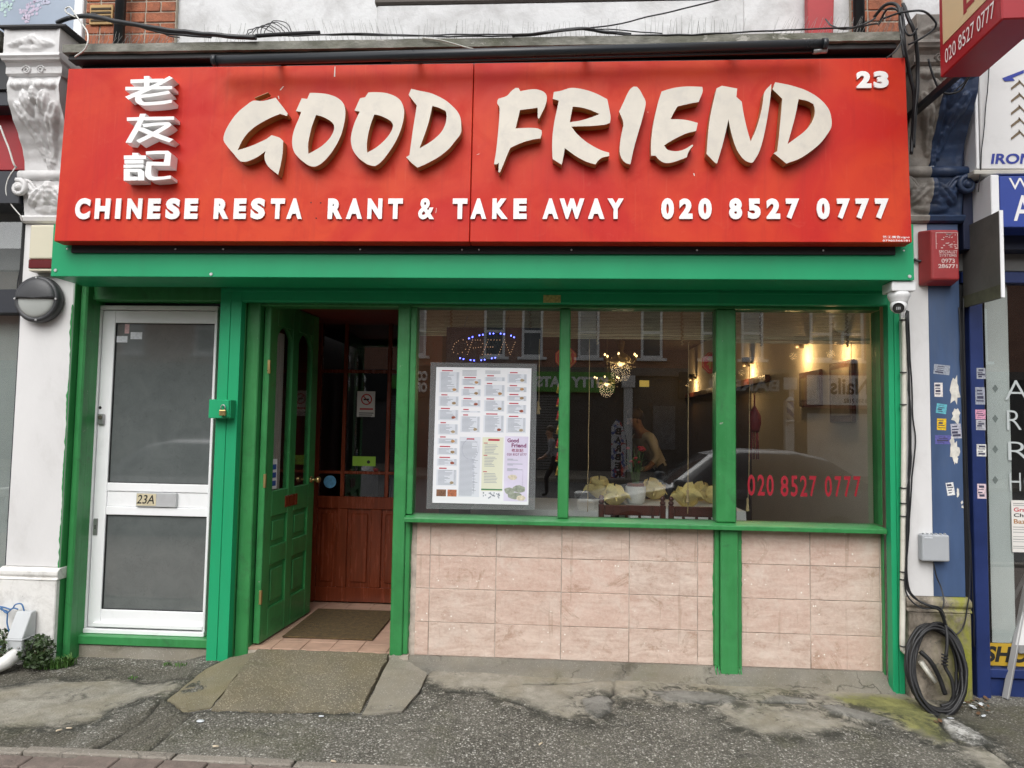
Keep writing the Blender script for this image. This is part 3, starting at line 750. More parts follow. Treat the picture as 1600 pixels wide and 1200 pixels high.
# ------------------------------------------------------------------ the restaurant building
shop = thing('restaurant_building', 'white rendered terrace shop with green painted front, tiled stall riser and open doorway', 'building', (-0.5, 0, 0))
XPL, XPR = -3.49, W(108, 600, -0.12).x           # left pilaster
XQL, XQR = W(1414, 900, -0.12).x, W(1504, 700, -0.12).x      # right pilaster
XGL0, XGL1 = W(333.5, 740, -0.10).x, W(367, 740, -0.10).x    # bright green shutter guide beside the door
XGR0, XGR1 = W(1391.5, 780, -0.10).x, W(1410, 780, -0.10).x  # right shutter guide
XJ0, XJ1 = W(616, 750, 0).x, W(640, 750, 0).x    # jamb between doorway and window
XWR = W(1380, 700, 0).x                          # right end of the window
ZHEAD = W(1000, 487, 0).z                        # underside of the window head
ZSILL = 0.888 + 0.035
ZT0 = 0.036                                      # bottom of the tiles

# upper storey wall, mossy ledge and everything above the sign
YU = -0.02
wall = MB().box(-6.5, 5.5, YU, 0.25, 3.6, 7.5).build('upper_wall', WRENDER, shop)
YLE = -0.50
zc0, zc1 = W(700, 73, YLE).z, W(700, 60, YLE).z
b = MB()
N = 70; L0, L1 = W(98, 66, YLE).x, W(1410, 48, YLE).x
top = []; bot = []
for i in range(N + 1):
    x = L0 + (L1 - L0) * i / N
    w = 0.006 * mnoise.noise(Vector((x * 3, 1, 0))) + 0.004 * mnoise.noise(Vector((x * 11, 5, 0)))
    pr = [(YLE + w, zc0 + w), (YLE + w * .5, zc1 + w * 1.2), (-0.02, zc1 + 0.05), (-0.02, zc0 - 0.01)]
    top.append([b.bm.verts.new((x, y, z)) for y, z in pr])
for a, c in zip(top, top[1:]):
    for k in range(4): b.bm.faces.new((a[k], a[(k + 1) % 4], c[(k + 1) % 4], c[k]))
b.bm.faces.new(top[0]); b.bm.faces.new(top[-1][::-1])
b.build('cornice_ledge', CORNICE, shop)
box('fascia_board', BLKM, shop, -2.955, 1.95, -0.40, -0.10, W(80, 350, -0.42).z + 0.002, zc0 - 0.003, 0.004)
box('lead_flashing', SLATE, shop, L0 + 0.02, L1 - 0.02, -0.475, -0.401, zc0 - 0.035, zc0 - 0.004, 0.004)
box('sign_backing_rail', BLACK, shop, -2.93, 1.93, -0.44, -0.401, 3.585, 3.66, 0.003)
# brick bays at both ends of the wall, laid brick by brick
def brickwork(x0, x1, z0, z1, y):
    MB().box(x0, x1, y + 0.006, YU - 0.003, z0, z1).build('mortar_bed', MORTAR, shop)
    z = z0; r = 0; me = {}
    while z < z1 - 0.02:
        x = x0 - (0.0 if r % 2 else 0.11)
        k = r
        while x < x1:
            L = 0.215 if (k % 2 == 0) else 0.1025
            a, c = max(x, x0), min(x + L, x1)
            if c - a > 0.02:
                box('brick', BRICK, shop, a + 0.005, c - 0.005, y + rnd.uniform(-.002, .002), YU - 0.004, z + 0.005, min(z + 0.07, z1), 0.003)
            x += L + 0.0; k += 1
        z += 0.075; r += 1
yb = YU - 0.035
zb0 = zc1 + 0.02
XB1, XB2 = W(274, 30, yb).x, W(1330, 20, yb).x
brickwork(W(133, 30, yb).x, XB1, zb0, 4.45, yb)
brickwork(XB2, W(1412, 20, yb).x, zb0, 4.35, yb)
# plain render return around the bay window sill above
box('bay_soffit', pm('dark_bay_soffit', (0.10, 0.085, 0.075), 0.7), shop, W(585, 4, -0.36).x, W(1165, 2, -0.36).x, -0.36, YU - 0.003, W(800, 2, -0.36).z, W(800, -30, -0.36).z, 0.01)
bx0, bx1 = W(592, 10, -0.30).x, W(1160, 10, -0.30).x
zz0, zz1 = zc1 + 0.03, W(800, 2, -0.36).z
box('bay_apron', WRENDER, shop, bx0, bx1, -0.35, YU - 0.002, zz0 - 0.1, zz1 - 0.004, 0.008)
# terracotta air vent with dark strips painted for its shaded gaps, downpipes
vx0, vx1 = W(142, 25, yb).x, W(178, 25, yb).x; vz0, vz1 = W(160, 40, yb).z, W(160, 9, yb).z
vent = MB().box(vx0, vx1, yb - 0.015, yb - 0.003, vz0, vz1).build('air_vent', pm('ochre_vent_clay', (0.46, 0.30, 0.13), 0.8, 0.2), shop, 0.003)
for k in range(4):
    z = vz0 + 0.02 + k * (vz1 - vz0 - 0.03) / 4
    box('louvre_gap', pm('dark_vent_gap', (0.06, 0.045, 0.03), 0.9) if k == 0 else bpy.data.materials['dark_vent_gap'], vent, vx0 + 0.012, vx1 - 0.012, yb - 0.019, yb - 0.0155, z, z + 0.013, 0)
for px in (188, 1342):
    pxw = W(px, 20, -0.13).x
    p = MB().tube([(pxw, -0.13, zb0 - 0.03), (pxw, -0.13, 5.6)], 0.034, 14).build('downpipe', BLACK, shop)
    p['label'] = 'black rainwater pipe running down the brickwork above the ledge'
# painted red timber post at the right end of the white wall
MB().prism([(W(1262, 20, -0.12).x, zb0), (W(1300, 40, -0.12).x, zb0), (W(1304, 20, -0.12).x, 4.25), (W(1296, -10, -0.12).x, 4.4), (W(1262, -10, -0.12).x, 4.4)], 'y', -0.12, -0.06).build('red_window_reveal', pm('faded_red_paint', (0.40, 0.035, 0.04), 0.5, 0.15), shop, 0.004)

# side walls, roof slab and the room inside
XR = 2.16
def rbox(n, m, *a): return box(n, m, shop, *a, 0)
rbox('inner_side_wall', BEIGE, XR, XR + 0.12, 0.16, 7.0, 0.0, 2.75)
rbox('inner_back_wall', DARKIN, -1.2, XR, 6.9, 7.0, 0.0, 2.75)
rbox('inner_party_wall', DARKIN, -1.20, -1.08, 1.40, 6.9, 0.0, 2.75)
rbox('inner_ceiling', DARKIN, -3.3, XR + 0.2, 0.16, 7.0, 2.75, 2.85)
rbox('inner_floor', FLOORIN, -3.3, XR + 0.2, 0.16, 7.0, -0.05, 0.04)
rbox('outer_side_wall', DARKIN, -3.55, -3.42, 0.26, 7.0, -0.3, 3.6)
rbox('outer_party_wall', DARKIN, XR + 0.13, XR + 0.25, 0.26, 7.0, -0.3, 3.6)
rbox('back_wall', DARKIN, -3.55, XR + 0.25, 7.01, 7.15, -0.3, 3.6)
rbox('lintel', DARKIN, XPR, XQL + 0.1, 0.02, 0.15, ZHEAD + 0.12, 3.59)
rbox('window_bay_return', BEIGE, XWR + 0.045, XR, 0.06, 0.16, 0.0, ZHEAD + 0.12)
# dark panelling on the far part of the right wall with a shelf rail
rbox('wall_panelling', pm('brown_wall_panelling', (0.10, 0.065, 0.04), 0.6), XR - 0.012, XR - 0.001, 3.3, 6.9, 0.04, 2.0)
MB().box(XR - 0.06, XR - 0.013, 2.6, 6.8, 1.98, 2.05).build('wall_rail', DARKW, shop, 0.004)

# stall riser: backing and the individual tiles
sr = MB().box(XJ1 + 0.005, XWR + 0.03, 0.0345, 0.15, -0.1, ZSILL - 0.04).build('stall_riser', GROUT, shop)
zrow = [ZT0, ZT0 + 0.2085, ZT0 + 0.418, ZT0 + 0.6275, ZSILL - 0.042]
def xa(px, py=920): return W(px, py, 0.03).x
PX0, PX1 = xa(1115), xa(1158)                     # green post in the stall riser
cols = [(xa(649), xa(671)), (xa(671), xa(774.5)), (xa(774.5), xa(877)), (xa(877), xa(983)), (xa(983), xa(1090)), (xa(1090), PX0), (PX1, xa(1266)), (xa(1266), xa(1375)), (xa(1375), XWR + 0.02)]
for (a, c) in cols:
    for r in range(4):
        if c - a < 0.03: continue
        box('tile', TILE, sr, a + 0.0028, c - 0.0028, 0.030 + rnd.uniform(-.0015, .0012), 0.0445, zrow[r] + 0.0025 + rnd.uniform(-.0008, .0008), zrow[r + 1] - 0.0025 + rnd.uniform(-.0008, .0008), 0.0012)
# grey cement upstand below the tiles
b = MB(); N = 60; sec = []
for i in range(N + 1):
    x = XJ1 - 0.02 + (XGR0 - XJ1 + 0.03) * i / N
    w = 0.005 * mnoise.noise(Vector((x * 4, 0, 0)))
    g0 = und(x, -0.1)
    sec.append([b.bm.verts.new(p) for p in ((x, 0.045, ZT0 - 0.002), (x, 0.012 + w, ZT0 - 0.003 + w * .3), (x, -0.018 + w, ZT0 - 0.03), (x, -0.05 + w, g0 + 0.035), (x, -0.11 + w * 3, g0 + 0.012), (x, -0.16 + w * 3, g0 - 0.02), (x, 0.045, -0.2))])
for a, c in zip(sec, sec[1:]):
    for k in range(6): b.bm.faces.new((a[k], a[k + 1], c[k + 1], c[k]))
up = b.build('cement_upstand', UPST, shop, smooth=True)
# green joinery of the window
def jbox(n, x0, x1, y0, y1, z0, z1, bv=0.006, m=None): return box(n, m or GP, shop, x0, x1, y0, y1, z0, z1, bv)
jbox('doorway_jamb', XJ0, XJ1 - 0.02, -0.012, 0.13, ZF - 0.02, ZHEAD + 0.1)
jbox('jamb_bead', XJ1 - 0.0195, XJ1 + 0.012, 0.0, 0.12, ZF - 0.01, ZSILL - 0.04, 0.004)
jbox('window_stile', XJ1 - 0.0195, XJ1 + 0.02, 0.004, 0.12, ZSILL, ZHEAD + 0.02, 0.004)
XM0, XM1 = W(873, 650, 0).x, W(890, 650, 0).x
XN0, XN1 = W(1119, 650, 0).x, W(1150, 650, 0).x
jbox('mullion', XM0, XM1, 0.0, 0.11, ZSILL - 0.004, ZHEAD + 0.02, 0.008)
jbox('mullion', XN0, XN1, -0.006, 0.11, ZSILL - 0.004, ZHEAD + 0.02, 0.008)
jbox('window_stile', XWR - 0.012, XGR0 - 0.002, 0.0, 0.12, ZSILL, ZHEAD + 0.02, 0.006)
jbox('window_head', XGL1 + 0.004, XGR0 - 0.002, -0.004, 0.12, ZHEAD + 0.0205, ZHEAD + 0.16, 0.006)
sl = MB().prism([(-0.062, ZSILL - 0.042), (0.0, ZSILL - 0.042), (0.11, ZSILL - 0.042), (0.11, ZSILL), (-0.02, ZSILL - 0.006), (-0.062, ZSILL - 0.014)], 'x', W(631, 812, -0.06).x, XGR0 - 0.003).build('window_sill', GP, shop, 0.004, 2)
jbox('stall_post', PX0 + 0.032, PX1 - 0.03, -0.022, 0.034, und(1.1, -0.03) + 0.02, ZSILL - 0.043, 0.006)
jbox('stall_post_bead', PX0 + 0.002, PX0 + 0.031, 0.004, 0.034, ZT0 - 0.004, ZSILL - 0.043, 0.005)
jbox('stall_post_bead', PX1 - 0.029, PX1 - 0.002, 0.004, 0.034, ZT0 - 0.004, ZSILL - 0.043, 0.005)
jbox('stall_end_bead', XWR + 0.0, XGR0 - 0.003, 0.0, 0.05, ZT0 - 0.03, ZSILL - 0.043, 0.006)
# drips of green paint on the upstand under the post
rd = random.Random(4)
for k in range(9):
    x = PX0 + 0.008 + (PX1 - PX0 - 0.016) * k / 8
    ln = rd.uniform(0.008, 0.05)
    MB().tube([(x, 0.008, ZT0 + 0.008), (x + rd.uniform(-.006, .006), -0.012, ZT0 - 0.012), (x + rd.uniform(-.01, .01), -0.030, ZT0 - 0.02 - ln)], [0.006, 0.005, 0.003], 6).build('paint_drip', GP, shop)
for (a, c) in ((XJ1 + 0.02, XM0), (XM1, XN0), (XN1, XWR - 0.012)):
    box('window_pane', GLASS, shop, a - 0.006, c + 0.006, 0.050, 0.054, ZSILL - 0.01, ZHEAD + 0.03, 0)

def ragged(x, y, z0, z1, wmin, wmax, side, seed, par=None):
    """overbrushed paint: a thin strip with an uneven free edge"""
    rg = random.Random(seed); b = MB(); n = int((z1 - z0) / .012); a = []; c = []
    for k in range(n + 1):
        z = z0 + (z1 - z0) * k / n
        w = wmin + (wmax - wmin) * max(0, .5 + .8 * mnoise.noise(Vector((seed * 3.1, z * 6, 0))) + .5 * mnoise.noise(Vector((seed, z * 27, 1))))
        a.append(b.bm.verts.new((x, y, z))); c.append(b.bm.verts.new((x + side * w, y, z)))
    for k in range(n): b.bm.faces.new((a[k], c[k], c[k + 1], a[k + 1]) if side > 0 else (a[k], a[k + 1], c[k + 1], c[k]))
    return b.build('paint_edge', GP, par or shop, fix=False)
ragged(XPR, -0.1212, -0.02, ZHEAD, .001, .016, -1, 2)
ragged(XJ1 + 0.012, 0.0285, ZT0, ZSILL - .045, .0, .010, 1, 3)
ragged(PX0 + 0.003, 0.0283, ZT0, ZSILL - .045, .0, .010, -1, 4); ragged(PX1 - 0.003, 0.0283, ZT0, ZSILL - .045, .0, .012, 1, 5)
ragged(XWR + 0.001, 0.0283, ZT0, ZSILL - .045, .0, .008, -1, 6)
# ------------------------------------------------------------------ porch, green entrance door, mahogany inner door
XD0 = W(403, 740, 0.03).x                         # hinge side
YI = GZ(550, 942, ZF).y                           # plane of the inner door
XI0, XI1 = W(489, 700, YI).x, W(700, 700, YI).x
jbox('door_jamb', XGL1 + 0.003, XD0 - 0.004, -0.02, 0.10, und(-1.9, 0) - 0.02, ZHEAD + 0.10, 0.006)
rbox('porch_side_wall', PORCH, XD0 - 0.09, XD0 - 0.012, 0.101, YI + 0.1, 0.0, 2.6)
rbox('porch_ceiling', PORCH, XD0 - 0.09, XJ1, 0.125, YI + 0.1, ZHEAD + 0.08, ZHEAD + 0.15)
rbox('porch_partition', PORCH, XJ1 - 0.045, XJ1 - 0.02, 0.131, YI + 0.15, 0.0, 2.6)
rbox('porch_subfloor', MORTAR, XGL1, XJ1 + 0.02, -0.01, YI + 0.2, -0.2, ZF - 0.014)
# terracotta tiles of the porch floor
tw = 0.155
y = -0.008; r = 0
while y < YI - 0.01:
    x = XD0 - 0.01 - 0.03
    while x < XJ1 - 0.05:
        a, c = max(x, XD0 - 0.01), min(x + tw * 1.2, XJ1 - 0.046)
        if c - a > 0.02: box('floor_tile', TERRA, shop, a + 0.002, c - 0.002, y + 0.002, min(y + tw, YI) - 0.002, ZF - 0.013, ZF + rnd.uniform(-.0006, .0006), 0.001)
        x += tw * 1.2
    y += tw; r += 1
# open green door: stiles, rails, two arched lights, four panels
dF = GZ(482, 946, ZF + 0.01)
DL = 0.80
edr = thing('entrance_door', None, None); edr.parent = shop; edr.location = (XD0 + 0.5 + 0.004, 0.035, ZF + 0.012)
edr['label'] = 'open green panelled entrance door with two narrow arched lights'
edr.rotation_euler = (0, 0, math.radians(86.0))   # local x runs along the door, local -y faces the doorway
def dbox(n, m, x0, x1, y0, y1, z0, z1, bv=0.004):
    o = MB().box(x0, x1, y0, y1, z0, z1)
    bm = o.bm; bmesh.ops.recalc_face_normals(bm, faces=bm.faces[:])
    if bv: bmesh.ops.bevel(bm, geom=bm.edges[:], offset=bv, segments=1, affect='EDGES', profile=0.5)
    me = bpy.data.meshes.new(n); bm.to_mesh(me); bm.free(); me.materials.append(m)
    return link(bpy.data.objects.new(n, me), edr)
HD = ZHEAD + 0.06 - ZF
T = 0.044
for x0, x1 in ((0, 0.11), (0.35, 0.45), (DL - 0.11, DL)): dbox('stile', GP, x0, x1, -T, 0, 0, HD)
for a, c in ((0.11, 0.35), (0.45, DL - 0.11)):
    for z0, z1 in ((0, 0.20), (0.48, 0.60), (0.80, 0.97), (HD - 0.16, HD)): dbox('rail', GP, a, c, -T, 0, z0, z1)
    for z0, z1 in ((0.20, 0.48), (0.60, 0.80)):
        dbox('panel', GP, a, c, -T + 0.018, -0.012, z0, z1, 0)
        dbox('panel_field', GP, a + 0.035, c - 0.035, -T + 0.006, -T + 0.0175, z0 + 0.035, z1 - 0.035, 0.005)
    dbox('glass_light', DGLASS, a, c, -0.026, -0.022, 0.97, HD - 0.16, 0)
    # arched head of the light
    for s in (0, 1):
        pts = []
        for k in range(9):
            t = k / 8 * math.pi / 2
            pts.append((math.cos(t), math.sin(t)))
        xm = (a + c) / 2; hw = (c - a) / 2; zt = HD - 0.16
        pl = [(xm + (hw if s else -hw) * q[0], zt - 0.13 + 0.128 * q[1]) for q in pts] + [(xm + (hw if s else -hw), zt)]
        o = MB().prism(pl, 'y', -T + 0.006, -0.006)
        bm = o.bm; bmesh.ops.recalc_face_normals(bm, faces=bm.faces[:]); me = bpy.data.meshes.new('arch_spandrel'); bm.to_mesh(me); bm.free(); me.materials.append(GP)
        link(bpy.data.objects.new('arch_spandrel', me), edr)
dbox('pale_strip', pm('pale_streaked_strip', (0.62, 0.60, 0.55), 0.9, 0.3, 14, stretch=(14, 14, 0.5)), 0.115, 0.27, -0.016, -0.012, 0.97, HD - 0.2, 0)  # pale streaked strip behind the left arched light
dbox('letter_flap', MAHOG, 0.30, 0.50, -T - 0.006, -T - 0.0005, 0.84, 0.92, 0.003)
dbox('notice_sticker', pm('white_notice_print', (0.72, 0.74, 0.76), 0.5, 0.1, 40), 0.118, 0.198, -0.030, -0.0265, 0.98, 1.18, 0)
for k in range(3): dbox('sticker_mark', pm('blue_mark', (0.03, 0.09, 0.33), 0.5) if k == 0 else bpy.data.materials['blue_mark'], 0.133, 0.183, -0.0312, -0.0304, 1.0 + k * 0.055, 1.035 + k * 0.055, 0)
kn = MB().lathe([(0.0, -0.075), (0.018, -0.072), (0.026, -0.06), (0.020, -0.045), (0.009, -0.035), (0.009, -0.01), (0.024, -0.006), (0.026, 0.0)], (0, 0, 0), 14, 'y').build('door_knob', BRASS, None); kn.parent = edr; kn.location = (DL - 0.06, -T, 1.0)
for z in (0.25, 1.0, 1.75): dbox('hinge', BRASS, -0.006, 0.012, -T - 0.006, -T + 0.01, z, z + 0.09, 0.002)

# mahogany inner door with glazing bars
idr = thing('inner_door', None, None); idr.parent = shop; idr.location = (XI0 + 0.5, YI, ZF)
idr['label'] = 'varnished mahogany inner door with glazing bars and three lower panels'
ox = XI0
def ix(px, py=700): return W(px, py, YI).x
def iz(py, px=550): return W(px, py, YI).z
yf = YI
zbr = [iz(941), iz(918), iz(795), iz(776), iz(738.5), iz(580), iz(508), iz(470)]
def ibox(n, m, x0, x1, y0, y1, z0, z1, bv=0.004): return box(n, m, idr, x0, x1, y0, y1, z0, z1, bv)
wp_idr = None
xs_ = [XI0, ix(499), ix(533), ix(539), ix(602), ix(608), XJ1 - 0.05]
ibox('stile', MAHOG, xs_[0], xs_[1] - 0.001, yf, yf + 0.045, ZF + 0.006, 2.5)
ibox('bottom_rail', MAHOG, xs_[1], xs_[6], yf, yf + 0.045, ZF + 0.006, zbr[1])
ibox('lock_rail', MAHOG, xs_[1], xs_[6], yf, yf + 0.045, zbr[2], zbr[3] )
ibox('glazing_bar', MAHOG, xs_[1], xs_[6], yf + 0.004, yf + 0.04, zbr[4] - 0.012, zbr[4] + 0.012)
ibox('glazing_bar', MAHOG, xs_[1], xs_[6], yf + 0.004, yf + 0.04, zbr[5] - 0.014, zbr[5] + 0.014)
ibox('top_rail', MAHOG, xs_[1], xs_[6], yf, yf + 0.045, zbr[6] + 0.02, 2.5)
for a, c in ((xs_[2], xs_[3]), (xs_[4], xs_[5])):
    ibox('glazing_bar', MAHOG, a, c, yf + 0.002, yf + 0.042, zbr[3] + 0.001, zbr[6] + 0.019)
px3 = [(ix(499), ix(530)), (ix(546), ix(583)), (ix(599), xs_[6])]
for k, (a, c) in enumerate(px3):
    ibox('panel', MAHOG, a, c, yf + 0.022, yf + 0.036, zbr[1], zbr[2], 0)
    ibox('panel_field', MAHOG, a + 0.03, max(c - 0.03, a + 0.04), yf + 0.010, yf + 0.0215, zbr[1] + 0.04, zbr[2] - 0.04, 0.006)
for a, c in ((px3[0][1], px3[1][0]), (px3[1][1], px3[2][0])): ibox('muntin', MAHOG, a, c, yf + 0.001, yf + 0.044, zbr[1] + 0.001, zbr[2] - 0.001)
for a, c in ((xs_[1], xs_[2]), (xs_[3], xs_[4]), (xs_[5], xs_[6])):
    for z0, z1 in ((zbr[3], zbr[4] - 0.012), (zbr[4] + 0.012, zbr[5] - 0.014), (zbr[5] + 0.014, zbr[6] + 0.02)):
        ibox('pane', DGLASS, a, c, yf + 0.020, yf + 0.024, z0, z1, 0)
# notices stuck on the panes
NOT = pm('white_paper_notice', (0.62, 0.61, 0.58), 0.7, 0.05)
def notice(x0, x1, y0, y1, m, n='notice'): return ibox(n, m, ix(x0, (y0 + y1) / 2), ix(x1, (y0 + y1) / 2), yf + 0.0165, yf + 0.018, iz(y1), iz(y0), 0)
notice(557, 585, 611, 651, NOT, 'no_smoking_notice')
c = Vector((ix(572, 624), 0, iz(624, 572)))
RPR = pm('red_print', (0.45, 0.02, 0.02), 0.6, 0.05); BPR = pm('black_print', (0.015, 0.015, 0.015), 0.6, 0.05)
b = MB()
for k in range(24):
    a0, a1 = 2 * math.pi * k / 24, 2 * math.pi * (k + 1) / 24
    r0, r1 = 0.036, 0.046
    b.quad(*[(c.x + r * math.cos(a), yf + 0.0158, c.z + r * math.sin(a)) for r, a in ((r0, a0), (r1, a0), (r1, a1), (r0, a1))])
b.beam((c.x - 0.028, yf + 0.0155, c.z + 0.028), (c.x + 0.028, yf + 0.0155, c.z - 0.028), 0.001, 0.009)
b.build('no_smoking_symbol', RPR, idr)
b = MB()
b.box(c.x - 0.025, c.x + 0.02, yf + 0.0150, yf + 0.0152, c.z - 0.007, c.z + 0.007)
for k in range(3): b.box(c.x - 0.06, c.x + 0.06 - 0.01 * k, yf + 0.0158, yf + 0.0160, c.z - 0.115 - k * 0.016, c.z - 0.108 - k * 0.016)
b.build('notice_print', BPR, idr)
MB().box(c.x - 0.055, c.x + 0.055, yf + 0.0158, yf + 0.0160, c.z - 0.085, c.z - 0.072).build('notice_heading', RPR, idr)
LIME = pm('lime_green_label', (0.22, 0.42, 0.03), 0.5, 0.1)
notice(550, 586, 713, 728, LIME, 'hygiene_rating_sticker')
MB().lathe([(0.014, yf + 0.0155), (0.014, yf + 0.0162)], (ix(575, 722), 0, iz(722, 575)), 14, 'y').build('rating_disc', BPR, idr)
MB().lathe([(0.052, yf + 0.016), (0.052, yf + 0.0178)], (ix(514.5, 753), 0, iz(753, 514)), 20, 'y').build('round_blue_sticker', pm('sky_blue_sticker', (0.11, 0.34, 0.55), 0.5, 0.25, 40), idr)

# ------------------------------------------------------------------ white side door 23A with its green frame
YD = 0.08
sd = thing('side_door', None, None); sd.parent = shop; sd.location = (-2.65 + 0.5, YD, 0.1)
sd['label'] = 'white aluminium door with two obscured glass panes and the number 23A'
def qx(px, py): return W(px, py, YD).x
X0, X1 = qx(141, 740), qx(331, 740)
Z1, Z0 = W(250, 478, YD).z, W(235, 984, YD).z
gx0, gx1 = qx(168.5, 730), qx(327.5, 730)
gz1, gz2 = W(250, 505, YD).z, W(250, 756, YD).z
gz3, gz4 = W(245, 806, YD).z, W(245, 955, YD).z
def sbox(n, m, x0, x1, y0, y1, z0, z1, bv=0.003): return box(n, m, sd, x0, x1, y0, y1, z0, z1, bv)
fr = 0.03
sbox('door_frame', ALU, X0, X0 + fr, YD - 0.012, YD + 0.06, Z0, Z1 - fr)
sbox('door_frame', ALU, X1 - fr * .6, X1, YD - 0.012, YD + 0.06, Z0, Z1 - fr)
sbox('door_frame', ALU, X0, X1, YD - 0.012, YD + 0.06, Z1 - fr + 0.001, Z1)
sbox('threshold', ALU, X0, X1, YD - 0.02, YD + 0.06, Z0 - 0.03, Z0 - 0.001)
sbox('door_stile', ALU, X0 + fr + 0.004, gx0, YD, YD + 0.045, Z0 + 0.006, Z1 - fr - 0.004)
sbox('door_stile', ALU, gx1, X1 - fr * .6 - 0.004, YD, YD + 0.045, Z0 + 0.006, Z1 - fr - 0.004)
sbox('door_rail', ALU, gx0 + 0.0005, gx1 - 0.0005, YD + 0.001, YD + 0.045, gz1, Z1 - fr - 0.004)
sbox('door_rail', ALU, gx0 + 0.0005, gx1 - 0.0005, YD + 0.001, YD + 0.045, gz3, gz3 + 0.055)
sbox('door_rail', ALU, gx0 + 0.0005, gx1 - 0.0005, YD + 0.001, YD + 0.045, gz2 - 0.055, gz2)
sbox('mid_panel', ALU, gx0 + 0.0005, gx1 - 0.0005, YD + 0.008, YD + 0.04, gz3 + 0.056, gz2 - 0.056)
sbox('door_rail', ALU, gx0 + 0.0005, gx1 - 0.0005, YD + 0.001, YD + 0.045, Z0 + 0.006, gz4)
sbox('weather_bar', ALU, gx0 - 0.04, gx1 + 0.005, YD - 0.018, YD - 0.001, Z0 + 0.012, Z0 + 0.04)
sbox('upper_glass', OBSC, gx0 - 0.005, gx1 + 0.005, YD + 0.018, YD + 0.026, gz2 - 0.005, gz1 + 0.005, 0)
sbox('lower_glass', OBSC, gx0 - 0.005, gx1 + 0.005, YD + 0.018, YD + 0.026, gz4 - 0.005, gz3 + 0.005, 0)
for zz, z2 in ((gz2, gz1), (gz4, gz3)):          # rubber gaskets round the glass
    g = MB(); k = 0.005
    g.box(gx0, gx0 + k, YD + 0.010, YD + 0.0175, zz, z2); g.box(gx1 - k, gx1, YD + 0.010, YD + 0.0175, zz, z2)
    g.box(gx0 + k, gx1 - k, YD + 0.010, YD + 0.0175, zz, zz + k); g.box(gx0 + k, gx1 - k, YD + 0.010, YD + 0.0175, z2 - k, z2)
    g.build('gasket', BLKM, sd)
lx0, lx1 = qx(214, 781), qx(277, 781); lz1, lz0 = W(245, 770, YD).z, W(245, 792, YD).z
lp = sbox('letter_plate', pm('brushed_letter_plate', (0.62, 0.63, 0.64), 0.35, 0.08, 8, metal=0.3), lx0, lx1, YD - 0.012, YD + 0.0075, lz0, lz1, 0.003)
nx1 = lx0 + (lx1 - lx0) * 0.5
plq = MB().box(lx0 + 0.006, nx1, YD - 0.0138, YD - 0.0125, lz0 + 0.008, lz1 - 0.006).build('number_plaque', pm('yellowed_number_plaque', (0.62, 0.55, 0.38), 0.5, 0.1, 20), lp)
m = fit(glyph('23A', 0.01), lx0 + 0.012, nx1 - 0.006, lz0 + 0.02, lz1 - 0.014, YD - 0.0143, YD - 0.0143, 'door_number', 0.012)
for v in m.vertices: v.co -= wp(lp)
put(m, 'door_number', BPR, lp)
# lock case, latch, small hole
kx = qx(159.5, 655); kz = W(160, 655, YD).z
lk = sbox('lock', STEEL, kx - 0.022, kx + 0.022, YD - 0.02, YD - 0.001, kz - 0.035, kz + 0.035, 0.004)
MB().lathe([(0.013, YD - 0.026), (0.015, YD - 0.0205)], (kx, 0, kz + 0.012), 16, 'y').build('lock_cylinder', pm('dark_brass', (0.16, 0.14, 0.11), 0.4, metal=0.7), lk)
MB().lathe([(0.008, YD - 0.003), (0.011, YD - 0.0005)], (qx(156.5, 637), 0, W(156, 637, YD).z), 10, 'y').build('peep_hole', BLKM, sd)
kx = qx(149.5, 823); kz = W(150, 823, YD).z
kp = sbox('keyhole_plate', STEEL, kx - 0.015, kx + 0.015, YD - 0.006, YD - 0.001, kz - 0.055, kz + 0.055, 0.002)
MB().box(kx - 0.003, kx + 0.003, YD - 0.0072, YD - 0.0062, kz - 0.015, kz + 0.012).build('keyhole', BLKM, kp)
def sticker(px0, px1, py0, py1, Y, m, par, n='sticker'):
    return box(n, m, par, W(px0, (py0 + py1) / 2, Y).x, W(px1, (py0 + py1) / 2, Y).x, Y, Y + 0.0008, W((px0 + px1) / 2, py1, Y).z, W((px0 + px1) / 2, py0, Y).z, 0)
STW = pm('white_sticker', (0.62, 0.65, 0.68), 0.5, 0.2, 60)
sticker(180, 199, 525, 535, YD + 0.0165, STW, sd); sticker(204, 222, 519, 530, YD + 0.0165, STW, sd)
sticker(195, 202, 506, 521, YD + 0.0165, pm('pink_sticker', (0.55, 0.36, 0.36), 0.5, 0.3, 80), sd)
# green frame round the side door
fx0, fx1 = XPR + 0.004, X0 - 0.022
jb = fx0 + (fx1 - fx0) * 0.22
jbox('side_door_frame', XPR + 0.001, jb, -0.117, 0.12, und(-3, 0) - 0.02, ZHEAD + 0.16)
jbox('side_door_frame', jb + 0.001, jb + 0.05, -0.07, 0.12, und(-3, 0) - 0.02, ZHEAD + 0.16, 0.01)
jbox('side_door_frame', jb + 0.051, fx1 + 0.015, -0.005, 0.12, und(-3, 0) - 0.02, ZHEAD + 0.16, 0.004)
box('door_frame_filler', WBAS, shop, fx1 + 0.016, X0 - 0.001, YD - 0.03, YD + 0.06, Z0 - 0.03, Z1 + 0.02, 0.004)
jbox('side_door_head', fx1 + 0.016, XGL0 + 0.02, -0.01, 0.12, Z1 + 0.021, ZHEAD + 0.16)
jbox('side_door_sill', fx1 - 0.04, XGL0 - 0.002, 0.015, 0.13, Z0 - 0.09, Z0 - 0.031, 0.006)
box('concrete_step', CEM, shop, fx1 - 0.03, XGL0 - 0.002, 0.03, 0.2, -0.2, Z0 - 0.0915, 0.01)
jbox('frame_filler', XGL0 + 0.02, XGL1, -0.035, 0.12, und(-2.1, 0) - 0.02, ZHEAD + 0.16)
